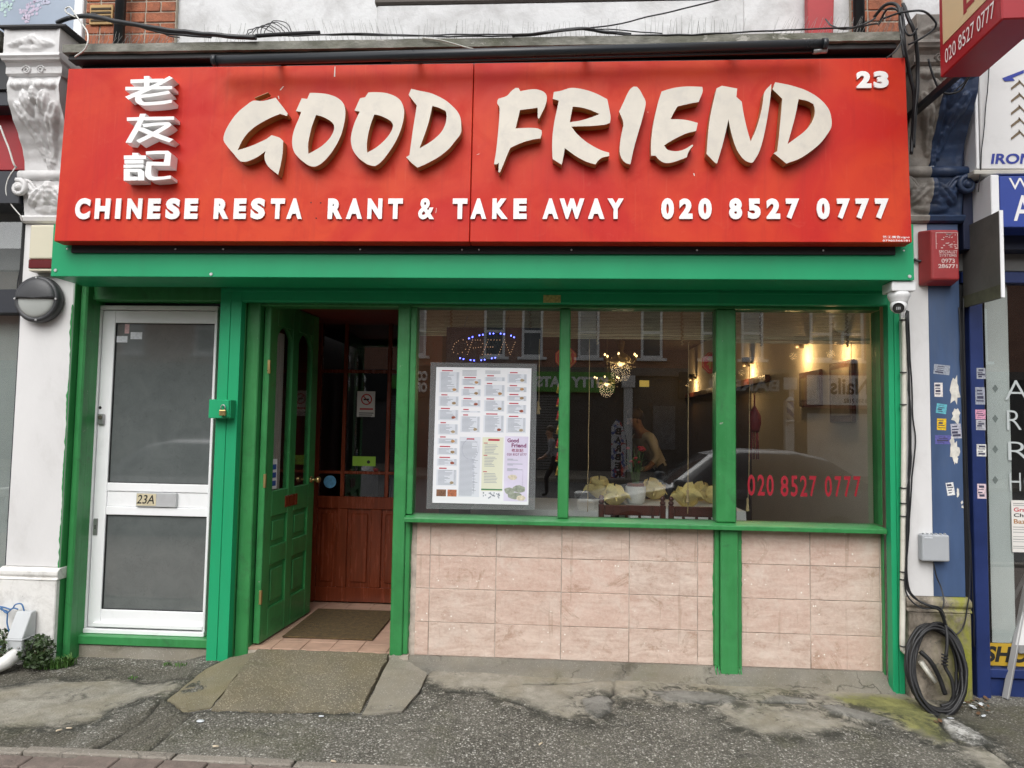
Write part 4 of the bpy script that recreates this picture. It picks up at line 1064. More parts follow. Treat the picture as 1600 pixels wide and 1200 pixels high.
jbox('transom_boarding', XPR + 0.004, XGL1, -0.005, 0.02, ZHEAD + 0.161, 2.6, 0)
jbox('transom_boarding', XGL1 + 0.001, XGR1, -0.003, 0.02, ZHEAD + 0.1605, 2.6, 0)

# ------------------------------------------------------------------ roller shutter: box, guides, bottom rail
rs = thing('roller_shutter', 'bright green steel roller shutter box with two side guides, rolled up under the sign', 'shutter', (-0.5, -0.1, 2.4))
bxl, bxr = -3.069, 2.042
zb, zt = 2.363, W(80, 350, -0.42).z
YB = -0.42
pr = [(YB, zb), (YB + 0.012, zb - 0.0), (-0.11, zb - 0.004), (-0.09, zb - 0.004), (-0.09, zt), (YB, zt)]
MB().box(bxl, bxr, YB, -0.101, zb, zt).build('shutter_box', GB, rs, 0.004, 2)
MB().box(XGL0 + 0.03, XGR1 - 0.01, -0.098, -0.045, W(800, 474, -0.09).z, zb + 0.03).build('bottom_rail', GB, rs, 0.006)
MB().box(XGL0 + 0.03, XGR1 - 0.01, -0.104, -0.0985, W(800, 458, -0.09).z, W(800, 455, -0.09).z).build('rail_lip', GB, rs, 0.001)
for a, c, zg in ((XGL0, XGL1, und(-2.1, -0.1) - 0.002), (XGR0, XGR1, und(2.08, -0.1) - 0.004)):
    m_ = (a + c) / 2
    g = MB().box(a, m_ - 0.002, -0.10, -0.036, zg, zb - 0.002); g.box(m_ + 0.002, c, -0.10, -0.036, zg, zb - 0.002); g.box(m_ - 0.002, m_ + 0.002, -0.0965, -0.04, zg, zb - 0.004)
    g.build('guide_rail', GB, rs, 0.003)
SCREW = pm('galvanised_screw', (0.62, 0.62, 0.62), 0.35, metal=0.6)
for px, py in ((87, 422.5), (330, 428.5), (1421, 432)):
    p = W(px, py, YB); MB().lathe([(0.009, YB - 0.005), (0.011, YB + 0.0002)], (p.x, 0, p.z), 10, 'y').build('screw', SCREW, rs)
p0, p1 = W(849, 461, -0.0985), W(876, 473, -0.0985)
lb = MB().box(p0.x, p1.x, -0.1005, -0.099, p1.z, p0.z).build('maker_plate', GOLDL, rs, 0); lb['label'] = 'small shiny gold sticker on the shutter rail'
# lock box with padlock on the left guide
b0, b1 = W(327, 624, -0.17), W(360, 654, -0.17)
lkb = thing('shutter_lock_box', 'small green steel lock box on the door side shutter guide', 'lock box', ((b0.x + b1.x) / 2, -0.14, b1.z))
MB().box(b0.x, b1.x, -0.175, -0.1005, b1.z, b0.z).build('housing', GB, lkb, 0.004)
MB().box(b1.x - 0.05, b1.x - 0.006, -0.185, -0.1755, b1.z + 0.006, b0.z - 0.004).build('cover_flap', GB, lkb, 0.003)
pd = W(348, 644, -0.20)
pk = thing('padlock', 'small brass padlock hanging on the green lock box', 'padlock', (pd.x, -0.20, pd.z))
MB().box(pd.x - 0.021, pd.x + 0.021, -0.208, -0.190, pd.z - 0.022, pd.z + 0.014).build('lock_body', BRASS, pk, 0.004, 2)
arc = [(pd.x - 0.013, -0.199, pd.z + 0.012)] + [(pd.x - 0.013 * math.cos(t), -0.199, pd.z + 0.03 + 0.016 * math.sin(t)) for t in [math.pi * k / 8 for k in range(9)]] + [(pd.x + 0.013, -0.199, pd.z + 0.012)]
MB().tube(arc, 0.0038, 8).build('shackle', STEEL, pk)
p = W(130, 653, -0.02); MB().lathe([(0.006, -0.032), (0.008, -0.0205)], (p.x, 0, p.z), 8, 'y').build('frame_screw', SCREW, shop)
# ------------------------------------------------------------------ the big red sign
SZ0, SZ1, SY0, SY1 = 2.5545, 3.635, -0.52, -0.48
TILT = math.atan2(SY1 - SY0, SZ1 - SZ0)
sign = thing('restaurant_sign', 'long red shop sign with raised cream and white lettering over the green shutter', 'sign', (-0.5, SY0, SZ0))
sign.rotation_euler = (-TILT, 0, 0)
_n_in = Vector((0, math.cos(TILT), -math.sin(TILT)))      # into the wall
_up = Vector((0, math.sin(TILT), math.cos(TILT)))
def SP(px, py, off=0.0):
    """photo point on the sign face (off metres in front of it) -> local (x, z) of the sign"""
    o = Vector((-0.5, SY0, SZ0)) - _n_in * off
    d = ray(px, py)
    t = (o - CAM).dot(_n_in) / d.dot(_n_in)
    q = CAM + d * t - Vector((-0.5, SY0, SZ0))
    return q.x, q.dot(_up)
SH = math.hypot(SZ1 - SZ0, SY1 - SY0)
xl, xr = -2.985 + 0.5, 1.982 + 0.5
xm = SP(737, 240)[0]
def lbox(n, m, par, x0, x1, y0, y1, z0, z1, bv=0.0):
    bm = MB().box(x0, x1, y0, y1, z0, z1).bm; bmesh.ops.recalc_face_normals(bm, faces=bm.faces[:])
    if bv: bmesh.ops.bevel(bm, geom=bm.edges[:], offset=bv, segments=1, affect='EDGES', profile=0.5)
    me = bpy.data.meshes.new(n); bm.to_mesh(me); bm.free(); me.materials.append(m)
    return link(bpy.data.objects.new(n, me), par)
lbox('sign_panel', RED, sign, xl, xm - 0.0022, 0.0, 0.085, 0.0, SH, 0.003)
lbox('sign_panel', RED, sign, xm + 0.0022, xr, 0.0, 0.085, 0.0, SH, 0.003)
lbox('mounting_frame', BLKM, sign, xl + 0.05, xr - 0.05, 0.0855, 0.099, -0.045, SH - 0.02, 0)
lbox('joint_backing', BLKM, sign, xm - 0.01, xm + 0.01, 0.07, 0.0845, 0.01, SH - 0.01, 0)
for px in (105.5, 274.5, 349, 563, 722, 748.5, 893, 1089, 1286, 1412):
    x, z = SP(px, 385.5, -0.085)
    bm = MB().lathe([(0.004, 0.081), (0.006, 0.0853)], (x, 0, -0.022), 8, 'y').bm; bmesh.ops.recalc_face_normals(bm, faces=bm.faces[:])
    me = bpy.data.meshes.new('screw'); bm.to_mesh(me); bm.free(); me.materials.append(SCREW); link(bpy.data.objects.new('screw', me), sign)
# --- GOOD FRIEND, traced brush letters
Z1_ = (340, 130, .1375); Z2_ = (540, 125, .125); Z3_ = (760, 120, .125); Z4_ = (950, 115, 1 / 7.5); Z5_ = (1090, 115, .1375)
OUT = [(228, 762), (260, 690), (300, 620), (355, 553), (430, 490), (520, 435), (620, 385), (712, 348), (785, 372), (797, 345), (735, 262), (660, 165), (570, 190), (500, 203), (403, 200), (320, 255), (250, 312), (180, 390), (115, 490), (75, 580), (70, 655), (120, 730), (180, 800), (225, 855), (262, 890), (320, 892), (400, 865), (480, 820), (545, 770), (532, 830), (545, 895), (580, 950), (630, 995), (688, 1040), (715, 930), (738, 800), (745, 655), (700, 618), (612, 590), (560, 630), (490, 665), (400, 705), (310, 737)]
O_out = [(890, 318), (955, 172), (1018, 178), (1048, 110), (1150, 112), (1250, 125), (1340, 155), (1410, 205), (1445, 270), (1452, 360), (1435, 470), (1405, 580), (1355, 690), (1285, 800), (1210, 885), (1150, 930), (1100, 948), (1050, 940), (990, 905), (920, 845), (870, 780), (848, 700), (852, 600), (880, 500), (915, 420), (950, 325)]
O_in = [(1120, 360), (1190, 380), (1260, 415), (1310, 455), (1325, 500), (1312, 560), (1270, 630), (1200, 700), (1120, 755), (1032, 802), (1028, 700), (1045, 600), (1075, 480)]
O2_out = [(112, 382), (180, 228), (245, 215), (285, 155), (380, 152), (490, 160), (580, 185), (665, 235), (710, 300), (732, 390), (722, 500), (690, 620), (640, 740), (570, 860), (490, 970), (425, 1040), (370, 1075), (320, 1070), (250, 1040), (160, 970), (95, 880), (68, 780), (70, 690), (100, 570), (140, 470), (178, 395)]
O2_in = [(360, 430), (430, 445), (510, 480), (570, 520), (592, 565), (580, 620), (540, 690), (470, 770), (380, 845), (270, 908), (265, 800), (290, 640), (325, 520)]
D_out = [(788, 185), (820, 110), (940, 138), (1050, 160), (1150, 200), (1250, 255), (1340, 330), (1405, 405), (1437, 480), (1446, 570), (1440, 665), (1380, 750), (1290, 860), (1180, 950), (1080, 1010), (980, 1060), (900, 1095), (830, 1040), (757, 965), (798, 940), (820, 780), (845, 600), (890, 318)]
D_in = [(1085, 322), (1170, 348), (1252, 388), (1262, 450), (1250, 540), (1210, 630), (1140, 710), (1050, 780), (922, 855), (985, 690), (1040, 520)]
F_out = [(138, 300), (150, 275), (255, 238), (310, 180), (365, 138), (402, 140), (425, 180), (500, 165), (600, 155), (680, 170), (730, 200), (755, 245), (750, 310), (725, 390), (690, 460), (658, 525), (643, 515), (640, 385), (540, 400), (420, 415), (365, 645), (450, 640), (560, 638), (640, 645), (690, 670), (692, 710), (676, 770), (600, 780), (480, 810), (390, 845), (300, 888), (255, 990), (215, 1090), (168, 1195), (150, 1190), (155, 1070), (130, 1095), (95, 1092), (125, 900), (150, 650), (165, 400), (138, 340)]
R_out = [(830, 275), (842, 190), (930, 175), (1048, 140), (1150, 145), (1280, 175), (1400, 222), (1510, 280), (1530, 370), (1552, 500), (1545, 575), (1480, 598), (1330, 613), (1180, 618), (1062, 622), (1130, 710), (1230, 800), (1340, 870), (1440, 920), (1535, 948), (1535, 990), (1450, 1010), (1400, 1045), (1365, 1095), (1260, 1065), (1150, 1010), (1060, 950), (980, 890), (965, 990), (940, 1098), (880, 1060), (828, 1028), (822, 880), (828, 720), (850, 560), (880, 420), (905, 298)]
R_in = [(1080, 372), (1180, 382), (1300, 415), (1415, 465), (1300, 510), (1180, 545), (1042, 568), (1060, 470)]
I_out = [(130, 445), (180, 340), (225, 240), (262, 180), (300, 152), (340, 155), (375, 195), (410, 260), (442, 335), (425, 440), (385, 590), (340, 740), (300, 890), (262, 1062), (215, 1050), (170, 1010), (140, 940), (138, 850), (155, 720), (180, 580)]
E_out = [(628, 210), (720, 180), (830, 158), (950, 150), (1105, 155), (1108, 215), (1062, 332), (940, 355), (815, 385), (775, 450), (732, 535), (830, 535), (940, 548), (1053, 578), (1032, 672), (920, 700), (800, 755), (700, 812), (658, 842), (690, 885), (740, 905), (820, 908), (900, 885), (960, 850), (990, 830), (998, 845), (950, 905), (922, 980), (820, 1020), (730, 1045), (660, 1045), (600, 1010), (558, 962), (505, 962), (505, 800), (525, 620), (560, 450), (595, 310)]
N_out = [(102, 912), (115, 720), (140, 500), (180, 310), (215, 168), (275, 138), (450, 170), (440, 265), (502, 320), (520, 440), (555, 600), (602, 770), (660, 640), (710, 480), (740, 330), (760, 210), (838, 118), (830, 250), (805, 430), (775, 600), (735, 780), (690, 910), (630, 1008), (590, 1010), (520, 970), (455, 880), (410, 770), (375, 640), (350, 520), (320, 660), (280, 820), (222, 1018), (195, 1010)]
D2_out = [(852, 178), (882, 98), (1010, 122), (1100, 145), (1220, 185), (1340, 250), (1430, 325), (1490, 405), (1518, 490), (1522, 595), (1480, 680), (1400, 785), (1290, 880), (1160, 965), (1008, 1022), (940, 965), (865, 905), (905, 880), (925, 700), (945, 480), (962, 285)]
D2_in = [(1148, 290), (1240, 308), (1315, 345), (1332, 410), (1322, 490), (1280, 580), (1210, 660), (1120, 730), (1022, 802), (1065, 650), (1110, 480)]
def trace(pts, z, off): return [SP(z[0] + x * z[2], z[1] + y * z[2], off) for x, y in pts]
def letter3d(outs, z, depth, name, mats, standoff=0.012):
    off = depth + standoff
    polys = [smooth_loop(trace(p, z, off)) for p in outs]
    me = curve_mesh(polys, depth, 0.0)
    for v in me.vertices: v.co.y -= standoff
    me.materials.clear()
    for m in mats: me.materials.append(m)
    for p in me.polygons:
        p.material_index = 0 if p.normal.y < -0.9 else 1
        p.use_smooth = False
    o = bpy.data.objects.new(name, me); link(o, sign)
    # slim dark stand-off behind the letter so that it is carried by the panel
    cx = sum(v.co.x for v in me.vertices) / len(me.vertices)
    return o
GFM = [CREAM, LSIDE]
for outs, z in (([OUT], Z1_), ([O_out, O_in], Z1_), ([O2_out, O2_in], Z2_), ([D_out, D_in], Z2_), ([F_out], Z3_), ([R_out, R_in], Z3_), ([I_out], Z4_), ([E_out], Z4_), ([N_out], Z5_), ([D2_out, D2_in], Z5_)):
    letter3d(outs, z, 0.058, 'letter', GFM, 0.004)
# loose piece of return sticking up behind the G
(ga, gb), (gc, gd) = SP(400, 156, 0.03), SP(421, 147.5, 0.03)
_b = MB().hexa([(ga, -0.05, gb), (gc, -0.05, gd), (gc, -0.05, gd + 0.003), (ga, -0.05, gb + 0.003)], [(ga, -0.006, gb), (gc, -0.006, gd), (gc, -0.006, gd + 0.003), (ga, -0.006, gb + 0.003)]).bm
_me = bpy.data.meshes.new('bent_letter_return'); _b.to_mesh(_me); _b.free(); _me.materials.append(LSIDE)
link(bpy.data.objects.new('bent_letter_return', _me), sign)
# --- three Chinese characters, stroke by stroke
def strokes(polys, z, name):
    b = MB(); depth = 0.068
    for k, p in enumerate(polys):
        q = trace(p, z, depth + 0.002)
        yy = -(depth + 0.002) - 0.0006 * k
        b.hexa([(x, -0.002, zz) for x, zz in q], [(x, yy, zz) for x, zz in q])
    bm = b.bm; bmesh.ops.recalc_face_normals(bm, faces=bm.faces[:])
    bmesh.ops.triangulate(bm, faces=[f for f in bm.faces if len(f.verts) > 4])
    me = bpy.data.meshes.new(name); bm.to_mesh(me); bm.free(); me.materials.append(WLET)
    return link(bpy.data.objects.new(name, me), sign)
ZA = (180, 110, .075); ZBb = (180, 165, .075); ZC = (180, 210, .075)
strokes([
    [(320, 190), (600, 180), (1000, 172), (1000, 240), (600, 255), (318, 265)],
    [(600, 120), (715, 118), (712, 400), (600, 410)],
    [(215, 345), (600, 338), (1190, 325), (1190, 390), (600, 405), (215, 415)],
    [(1130, 120), (1205, 165), (980, 290), (760, 400), (560, 490), (280, 612), (210, 552), (440, 450), (640, 370), (860, 270), (1000, 195)],
    [(420, 560), (440, 510), (575, 505), (550, 590), (565, 640), (610, 665), (760, 660), (1000, 640), (1190, 612), (1180, 678), (1000, 710), (760, 730), (590, 735), (500, 710), (440, 670), (415, 620)],
    [(565, 510), (850, 475), (1120, 428), (1155, 490), (860, 540), (560, 580)],
], ZA, 'chinese_character')
strokes([
    [(243, 248), (600, 235), (1225, 225), (1225, 292), (600, 306), (243, 320)],
    [(520, 170), (640, 170), (590, 310), (500, 500), (335, 778), (215, 768), (380, 480), (470, 310)],
    [(560, 385), (800, 360), (1050, 345), (1130, 352), (1040, 405), (800, 425), (590, 450)],
    [(1130, 352), (1180, 405), (1120, 455), (860, 610), (510, 782), (440, 728), (700, 600), (1000, 430), (1040, 405)],
    [(490, 455), (590, 460), (800, 550), (1000, 625), (1215, 705), (1130, 770), (900, 690), (700, 610), (480, 515)],
], ZBb, 'chinese_character')
strokes([
    [(180, 440), (355, 435), (355, 385), (480, 385), (480, 435), (640, 440), (635, 515), (180, 520)],
    [(192, 535), (590, 530), (590, 605), (192, 608)],
    [(178, 632), (590, 628), (590, 690), (178, 698)],
    [(182, 720), (310, 720), (310, 965), (180, 965)],
    [(311, 720), (540, 722), (605, 780), (610, 960), (480, 962), (475, 790), (311, 790)],
    [(311, 885), (474, 880), (474, 962), (311, 965)],
    [(645, 360), (850, 348), (1110, 345), (1170, 405), (1050, 412), (850, 412), (650, 428)],
    [(1050, 400), (1175, 405), (1150, 660), (1010, 650)],
    [(665, 570), (780, 575), (1020, 585), (1140, 640), (1130, 660), (780, 655), (665, 650)],
    [(660, 590), (770, 600), (755, 800), (770, 870), (830, 890), (1000, 885), (1170, 862), (1170, 925), (1000, 950), (800, 965), (700, 945), (640, 880), (632, 780)],
], ZC, 'chinese_character')
# --- white line of small letters
SMALL = [('C', 117, 141), ('H', 148, 172), ('I', 180, 189), ('N', 198, 222), ('E', 230.5, 251), ('S', 258.5, 281.5), ('E', 288, 309.5), ('R', 334, 358), ('E', 365, 385), ('S', 391.5, 414.5), ('T', 422.5, 445), ('A', 447.5, 472.5),
         ('R', 512, 535.5), ('A', 540.5, 566.5), ('N', 574, 597.5), ('T', 606, 629.5), ('&', 653.5, 679), ('T', 707, 730.5), ('A', 735, 760.5), ('K', 769, 794), ('E', 802, 823.5), ('A', 847.5, 873), ('W', 874, 913.5), ('A', 918.5, 945), ('Y', 949, 975),
         ('0', 1033, 1053.5), ('2', 1061, 1082.5), ('0', 1091, 1112.5), ('8', 1139, 1160), ('5', 1168.5, 1189), ('2', 1197.5, 1219.5), ('7', 1228, 1249.5), ('0', 1276, 1297), ('7', 1308, 1329), ('7', 1337, 1359), ('7', 1367.5, 1389.5)]
dS = 0.012
for ch, a, c in SMALL:
    ov = 0.6 if ch in 'CSO0&8' else 0
    mid_ = (a + c) / 2; x0, x1 = SP(a + .2, 326, dS)[0], SP(c - .4, 326, dS)[0]; z1, z0 = SP(mid_, 310 - ov, dS)[1], SP(mid_, 342 + ov, dS)[1]
    if ch == 'I':
        o = lbox('letter', WLET, sign, x0, x1, -dS, -0.0055, z0, z1, 0.001); continue
    put(fit(glyph(ch, 0.03 if ch == '&' else 0.060, 1.0), x0, x1, z0, z1, -dS, -0.0055), 'letter', WLET, sign)
for ch, a, c in (('2', 1338.5, 1361.5), ('3', 1365.5, 1388.5)):
    x0, x1 = SP(a, 124, dS)[0], SP(c, 124, dS)[0]; z1, z0 = SP(a, 111, dS)[1], SP(a, 137.5, dS)[1]
    put(fit(glyph(ch, 0.062, 1.0), x0, x1, z0, z1, -dS, -0.002), 'house_number', WLET, sign)
# holes where the letter U is missing, chalky scratches
for px, py in ((486, 316.5), (501, 317), (494, 341)):
    x, z = SP(px, py)
    bm = MB().lathe([(0.004, -0.0012), (0.0048, 0.001)], (x, 0, z), 8, 'y').bm
    me = bpy.data.meshes.new('fixing_hole'); bm.to_mesh(me); bm.free(); me.materials.append(BLKM); link(bpy.data.objects.new('fixing_hole', me), sign)
CHALK = pm('chalky_scratch', (0.78, 0.72, 0.66), 0.8, 0.1)
for pts in (((523.5, 104, 0.6), (522.8, 120, 1.0)), ((438, 141, 1.0), (443, 135, .8)), ((436, 155, .5), (435, 150, .8)), ((402, 240, .3), (403, 252, .4)), ((1085, 275, .5), (1084, 271, .9)), ((745, 242, .5), (749, 240.5, .8)), ((682, 325, .2), (681, 333, .3))):
    b = MB()
    (ax, ay, aw), (cx_, cy_, cw) = pts
    q = [SP(ax - aw, ay), SP(ax + aw, ay), SP(cx_ + cw, cy_), SP(cx_ - cw, cy_)]
    b.bm.faces.new([b.bm.verts.new((x, -0.0012, z)) for x, z in q])
    me = bpy.data.meshes.new('scratch'); b.bm.to_mesh(me); b.bm.free(); me.materials.append(CHALK); link(bpy.data.objects.new('scratch', me), sign)
x0, z1 = SP(1379, 368.5); x1, z0 = SP(1421, 373)
put(fit(glyph('艺工廣告signs', 0.008), x0, x1, z0, z1, -0.0015, -0.0015), 'maker_print', WLET, sign)
x0, z1 = SP(1379, 374.5); x1, z0 = SP(1421, 377.5)
put(fit(glyph('07985566181', 0.01), x0, x1, z0, z1, -0.0015, -0.0015), 'maker_print', WLET, sign)

# ------------------------------------------------------------------ trough light above the sign
YT = -0.60
ta, tb = W(334, 96, YT), W(1292, 71, YT)
tl = thing('trough_light', 'long dark grey tubular trough light above the red sign', 'sign light', ((ta.x + tb.x) / 2, YT, (ta.z + tb.z) / 2))
ta2, tb2 = W(334, 95, YT), W(1290, 69, YT)
MB().tube([ta2, tb2], 0.028, 20).build('tube_housing', TROUGH, tl)
for p, s in ((ta2, 1), (tb2, -1)):
    d = (tb2 - ta2).normalized() * s
    MB().tube([p - d * 0.006, p + d * 0.02], 0.032, 20).build('end_cap', TROUGH, tl)
dd = Vector((0, 0.012, -0.034))
MB().tube([ta2.lerp(tb2, 0.30) + dd, tb2 + dd - Vector((0.03, 0, 0))], 0.0075, 10).build('reflector_lip', BLACK, tl)
MB().tube([tb2 + dd - Vector((0.065, 0, 0.0)), tb2 + dd + Vector((0.01, 0, 0.006))], 0.016, 12).build('hinge_knob', STEEL, tl)
for t in (0.10, 0.34, 0.62, 0.86):
    p = ta2.lerp(tb2, t)
    MB().beam(p + Vector((0, 0.02, 0.024)), Vector((p.x, -0.41, p.z + 0.06)), 0.03, 0.008).build('bracket_arm', BLACK, tl, 0.002)
# ------------------------------------------------------------------ pilasters with carved console brackets
def relief_panel(x0, x1, zs, prof, lobes, nx, nz, mat_of, depth_back, amp_noise, seed):
    """front height field + sides; zs=(top,bottom); prof(t)->Y; lobes in (u, v, ru, rv, rot, h)"""
    b = MB(); grid = []
    for j in range(nz + 1):
        t = j / nz; z = zs[0] + (zs[1] - zs[0]) * t; row = []
        for i in range(nx + 1):
            u = i / nx; h = 0.0
            for (cu, cv, ru, rv, rot, hh) in lobes:
                du, dv = (u - cu), (t - cv)
                a = du * math.cos(rot) + dv * math.sin(rot); c = -du * math.sin(rot) + dv * math.cos(rot)
                d = (a / ru) ** 2 + (c / rv) ** 2
                if d < 1:
                    k = hh * 1.25 * (1 - d) ** 0.38 * (1 - 0.45 * math.exp(-(a / (0.16 * ru)) ** 2)) * (1 - .12 * abs(math.sin(c / rv * 7)))
                    h = max(h, k)
            edge = min(u, 1 - u)
            h += 0.010 * max(0, 1 - edge / 0.09)          # raised border
            h += amp_noise * mnoise.noise(Vector((u * 9 + seed, t * 16, seed)))
            x = x0 + (x1 - x0) * u
            row.append(b.bm.verts.new((x, prof(t) - h, z)))
        grid.append(row)
    for j in range(nz):
        for i in range(nx):
            f = b.bm.faces.new((grid[j][i], grid[j + 1][i], grid[j + 1][i + 1], grid[j][i + 1])); f.smooth = True
            f.material_index = mat_of((x0 + (x1 - x0) * (i + .5) / nx))
    for i, s in ((0, 1), (nx, 0)):
        back = [b.bm.verts.new((grid[j][i].co.x, depth_back, grid[j][i].co.z)) for j in range(nz + 1)]
        for j in range(nz):
            f = b.bm.faces.new((grid[j][i], back[j], back[j + 1], grid[j + 1][i]) if s else (grid[j][i], grid[j + 1][i], back[j + 1], back[j]))
            f.material_index = mat_of(grid[j][i].co.x)
    return b
def zof(py, Y, px=60): return W(px, py, Y).z
def console(root, x0, x1, mats, mat_of, seed, skip_top=False):
    """block, mouldings, scrolled body with leaf carving, roll and leafy capital, top to bottom"""
    zA, zB, zC, zD, zE, zF, zG_, zH = zof(45, -.38), zof(84, -.38), zof(103, -.36), zof(120, -.33), zof(267, -.155), zof(282, -.17), zof(337, -.14), zof(348, -.14)
    lob = []
    for s in (-1, 1):
        lob += [(.5 + s * .16, .30, .10, .15, s * .5, .030), (.5 + s * .30, .42, .09, .15, s * .7, .028), (.5 + s * .20, .52, .10, .17, s * .45, .030), (.5 + s * .13, .70, .07, .17, s * .25, .026), (.5 + s * .33, .10, .12, .06, 0, .022), (.5 + s * .12, .10, .10, .06, 0, .026)]
    lob += [(.5, .22, .07, .10, 0, .034), (.5, .62, .05, .30, 0, .028), (.5, .90, .06, .12, 0, .024), (.42, .82, .05, .08, .4, .02), (.58, .86, .05, .08, -.4, .02)]
    keys = [(0, -.33), (.12, -.345), (.28, -.33), (.45, -.285), (.62, -.225), (.78, -.18), (.9, -.16), (1, -.155)]
    def prof(t):
        for (a, ya), (c, yc) in zip(keys, keys[1:]):
            if t <= c:
                k = (t - a) / (c - a); k = k * k * (3 - 2 * k) * .5 + k * .5
                return ya + (yc - ya) * k
        return keys[-1][1]
    relief_panel(x0 + .012, x1 - .012, (zD, zE), prof, lob, 44, 84, mat_of, -0.10, 0.0018, seed).build('scroll_bracket', mats, root, fix=False)
    # block with sunk carved panel
    lb2 = [(.3, .5, .10, .3, .9, .02), (.45, .45, .08, .3, .3, .024), (.6, .5, .10, .32, -.4, .022), (.72, .55, .12, .2, -.9, .02), (.5, .75, .25, .14, 0, .014)]
    relief_panel(x0, x1, (zA, zB), lambda t: -.375, lb2, 36, 18, mat_of, -0.02, 0.0015, seed + 3).build('carved_block', mats, root, fix=False)
    def mold(n, pr):
        b = MB()
        for a, c, mi in segs:
            va = [b.bm.verts.new((a + (xo if a == x0 else 0), y, z)) for y, z, xo in [(p[0], p[1], -p[2]) for p in pr]]
            vc = [b.bm.verts.new((c + (xo if c == x1 else 0), y, z)) for y, z, xo in [(p[0], p[1], p[2]) for p in pr]]
            for k in range(len(pr)):
                f = b.bm.faces.new((va[k], va[(k + 1) % len(pr)], vc[(k + 1) % len(pr)], vc[k])); f.material_index = mi
            f = b.bm.faces.new(va[::-1]); f.material_index = mi
            f = b.bm.faces.new(vc); f.material_index = mi
        bmesh.ops.recalc_face_normals(b.bm, faces=b.bm.faces[:])
        return b.build(n, mats, root, fix=False)
    segs = [(x0, x1, 0)] if len(mats) == 1 else [(x0, XSPLIT, 0), (XSPLIT, x1, 1)]
    mold('block_moulding', [(-.02, zB, 0), (-.395, zB, .012), (-.40, zB - .018, .014), (-.39, zB - .03, .01), (-.385, zB - .04, .006), (-.365, zC + .02, .0), (-.35, zC, 0), (-.02, zC, 0)])
    mold('scalloped_apron', [(-.02, zC - .001, 0), (-.352, zC - .001, .002), (-.352, zD + .012, .002), (-.338, zD, -.002), (-.02, zD, -.002)])
    for s in (-1, 1):
        sc = MB()
        cx = (x0 + x1) / 2 + s * 0.045
        pts = [(cx + s * (0.030 - 0.0012 * k) * math.cos(k * .55), -.356, (zC + zD) / 2 + 0.004 + (0.030 - 0.0012 * k) * math.sin(k * .55)) for k in range(22)]
        sc.tube(pts, 0.005, 6)
        sc.build('small_scroll', mats[0], root)
    # roll
    b = MB()
    for a, c, mi in segs:
        s0 = len(b.bm.faces); b.tube([(a - (.02 if a == x0 else 0), -.155, (zE + zF) / 2), (c + (.02 if c == x1 else 0), -.155, (zE + zF) / 2)], (zE - zF) / 2 * 1.02, 16)
        b.bm.faces.ensure_lookup_table()
        for f in list(b.bm.faces)[s0:]: f.material_index = mi
    b.build('roll_moulding', mats, root)
    # leafy capital with volutes
    lb3 = [(.28, .45, .13, .33, .5, .04), (.72, .45, .13, .33, -.5, .04), (.5, .35, .11, .35, 0, .045), (.15, .3, .12, .3, -.4, .03), (.85, .3, .12, .3, .4, .03), (.5, .8, .3, .16, 0, .02), (.4, .62, .08, .2, .7, .03), (.6, .62, .08, .2, -.7, .03)]
    relief_panel(x0 + .008, x1 - .008, (zF, zG_), lambda t: -.165 + .035 * t, lb3, 36, 26, mat_of, -0.05, 0.004, seed + 9).build('leaf_capital', mats, root, fix=False)
    for s, xx, mi in ((-1, x0 - 0.012, 0), (1, x1 + 0.012, len(mats) - 1)):
        c = Vector((xx - s * 0.012, -.19, zF - 0.055))
        pts = [(c.x + s * (0.052 - 0.0019 * k) * math.cos(k * .5 + 1.2), c.y, c.z + (0.052 - 0.0019 * k) * math.sin(k * .5 + 1.2)) for k in range(24)]
        MB().tube(pts, [0.019 - 0.0004 * k for k in range(24)], 8).build('volute', mats[mi], root)
        MB().ball(c, 0.026, 2, (1, 1.2, 1)).build('volute_eye', mats[mi], root)
        MB().tube(spline([(c.x + s * 0.0, c.y + .01, c.z + 0.05), (c.x - s * 0.06, c.y + .015, c.z + 0.045), (c.x - s * 0.11, c.y + .02, c.z - 0.02), (c.x - s * 0.16, c.y + .03, c.z - 0.075)], 6), 0.011, 6).build('volute_stem', mats[mi], root)
    mold('necking', [(-.02, zG_ - .001, 0), (-.15, zG_ - .001, .004), (-.158, zG_ - .012, .010), (-.150, zH + .010, .004), (-.135, zH, 0), (-.02, zH, 0)])
    return zH
pl = thing('pilaster', 'white painted pilaster with carved scroll bracket between the side door and the left neighbour', 'pilaster', ((XPL + XPR) / 2, -0.1, gz(-3.3, 0)), 'pilasters flanking the shop')
XSPLIT = None
zn = console(pl, XPL, XPR + 0.005, [WCARV], lambda x: 0, 1)
zpb = zof(886, -.12)
MB().box(XPL, XPR, -.12, .05, zpb, zn - .001).build('shaft', WPIL, pl, 0.006)
MB().prism([(.05, zpb - .001), (-.125, zpb - .001), (-.15, zpb - .02), (-.15, zpb - .045), (-.14, zpb - .06), (-.155, zpb - .075), (.05, zpb - .075)], 'x', XPL - .02, XPR + .012).build('base_moulding', WBAS, pl, 0.004)
MB().box(XPL - .012, XPR + .006, -.148, .05, -.2, zpb - .0755).build('plinth', WBAS, pl, 0.006)
MB().box(XPL - .03, XPR + .05, -.40, -.02, zof(45, -.38) + .001, zof(45, -.38) + .022).build('lead_cap', SLATE, pl, 0.006)
p = W(51, 434, -.12); MB().lathe([(0.006, -.1215), (0.008, -.119)], (p.x, 0, p.z), 8, 'y').build('drill_hole', BLKM, pl)

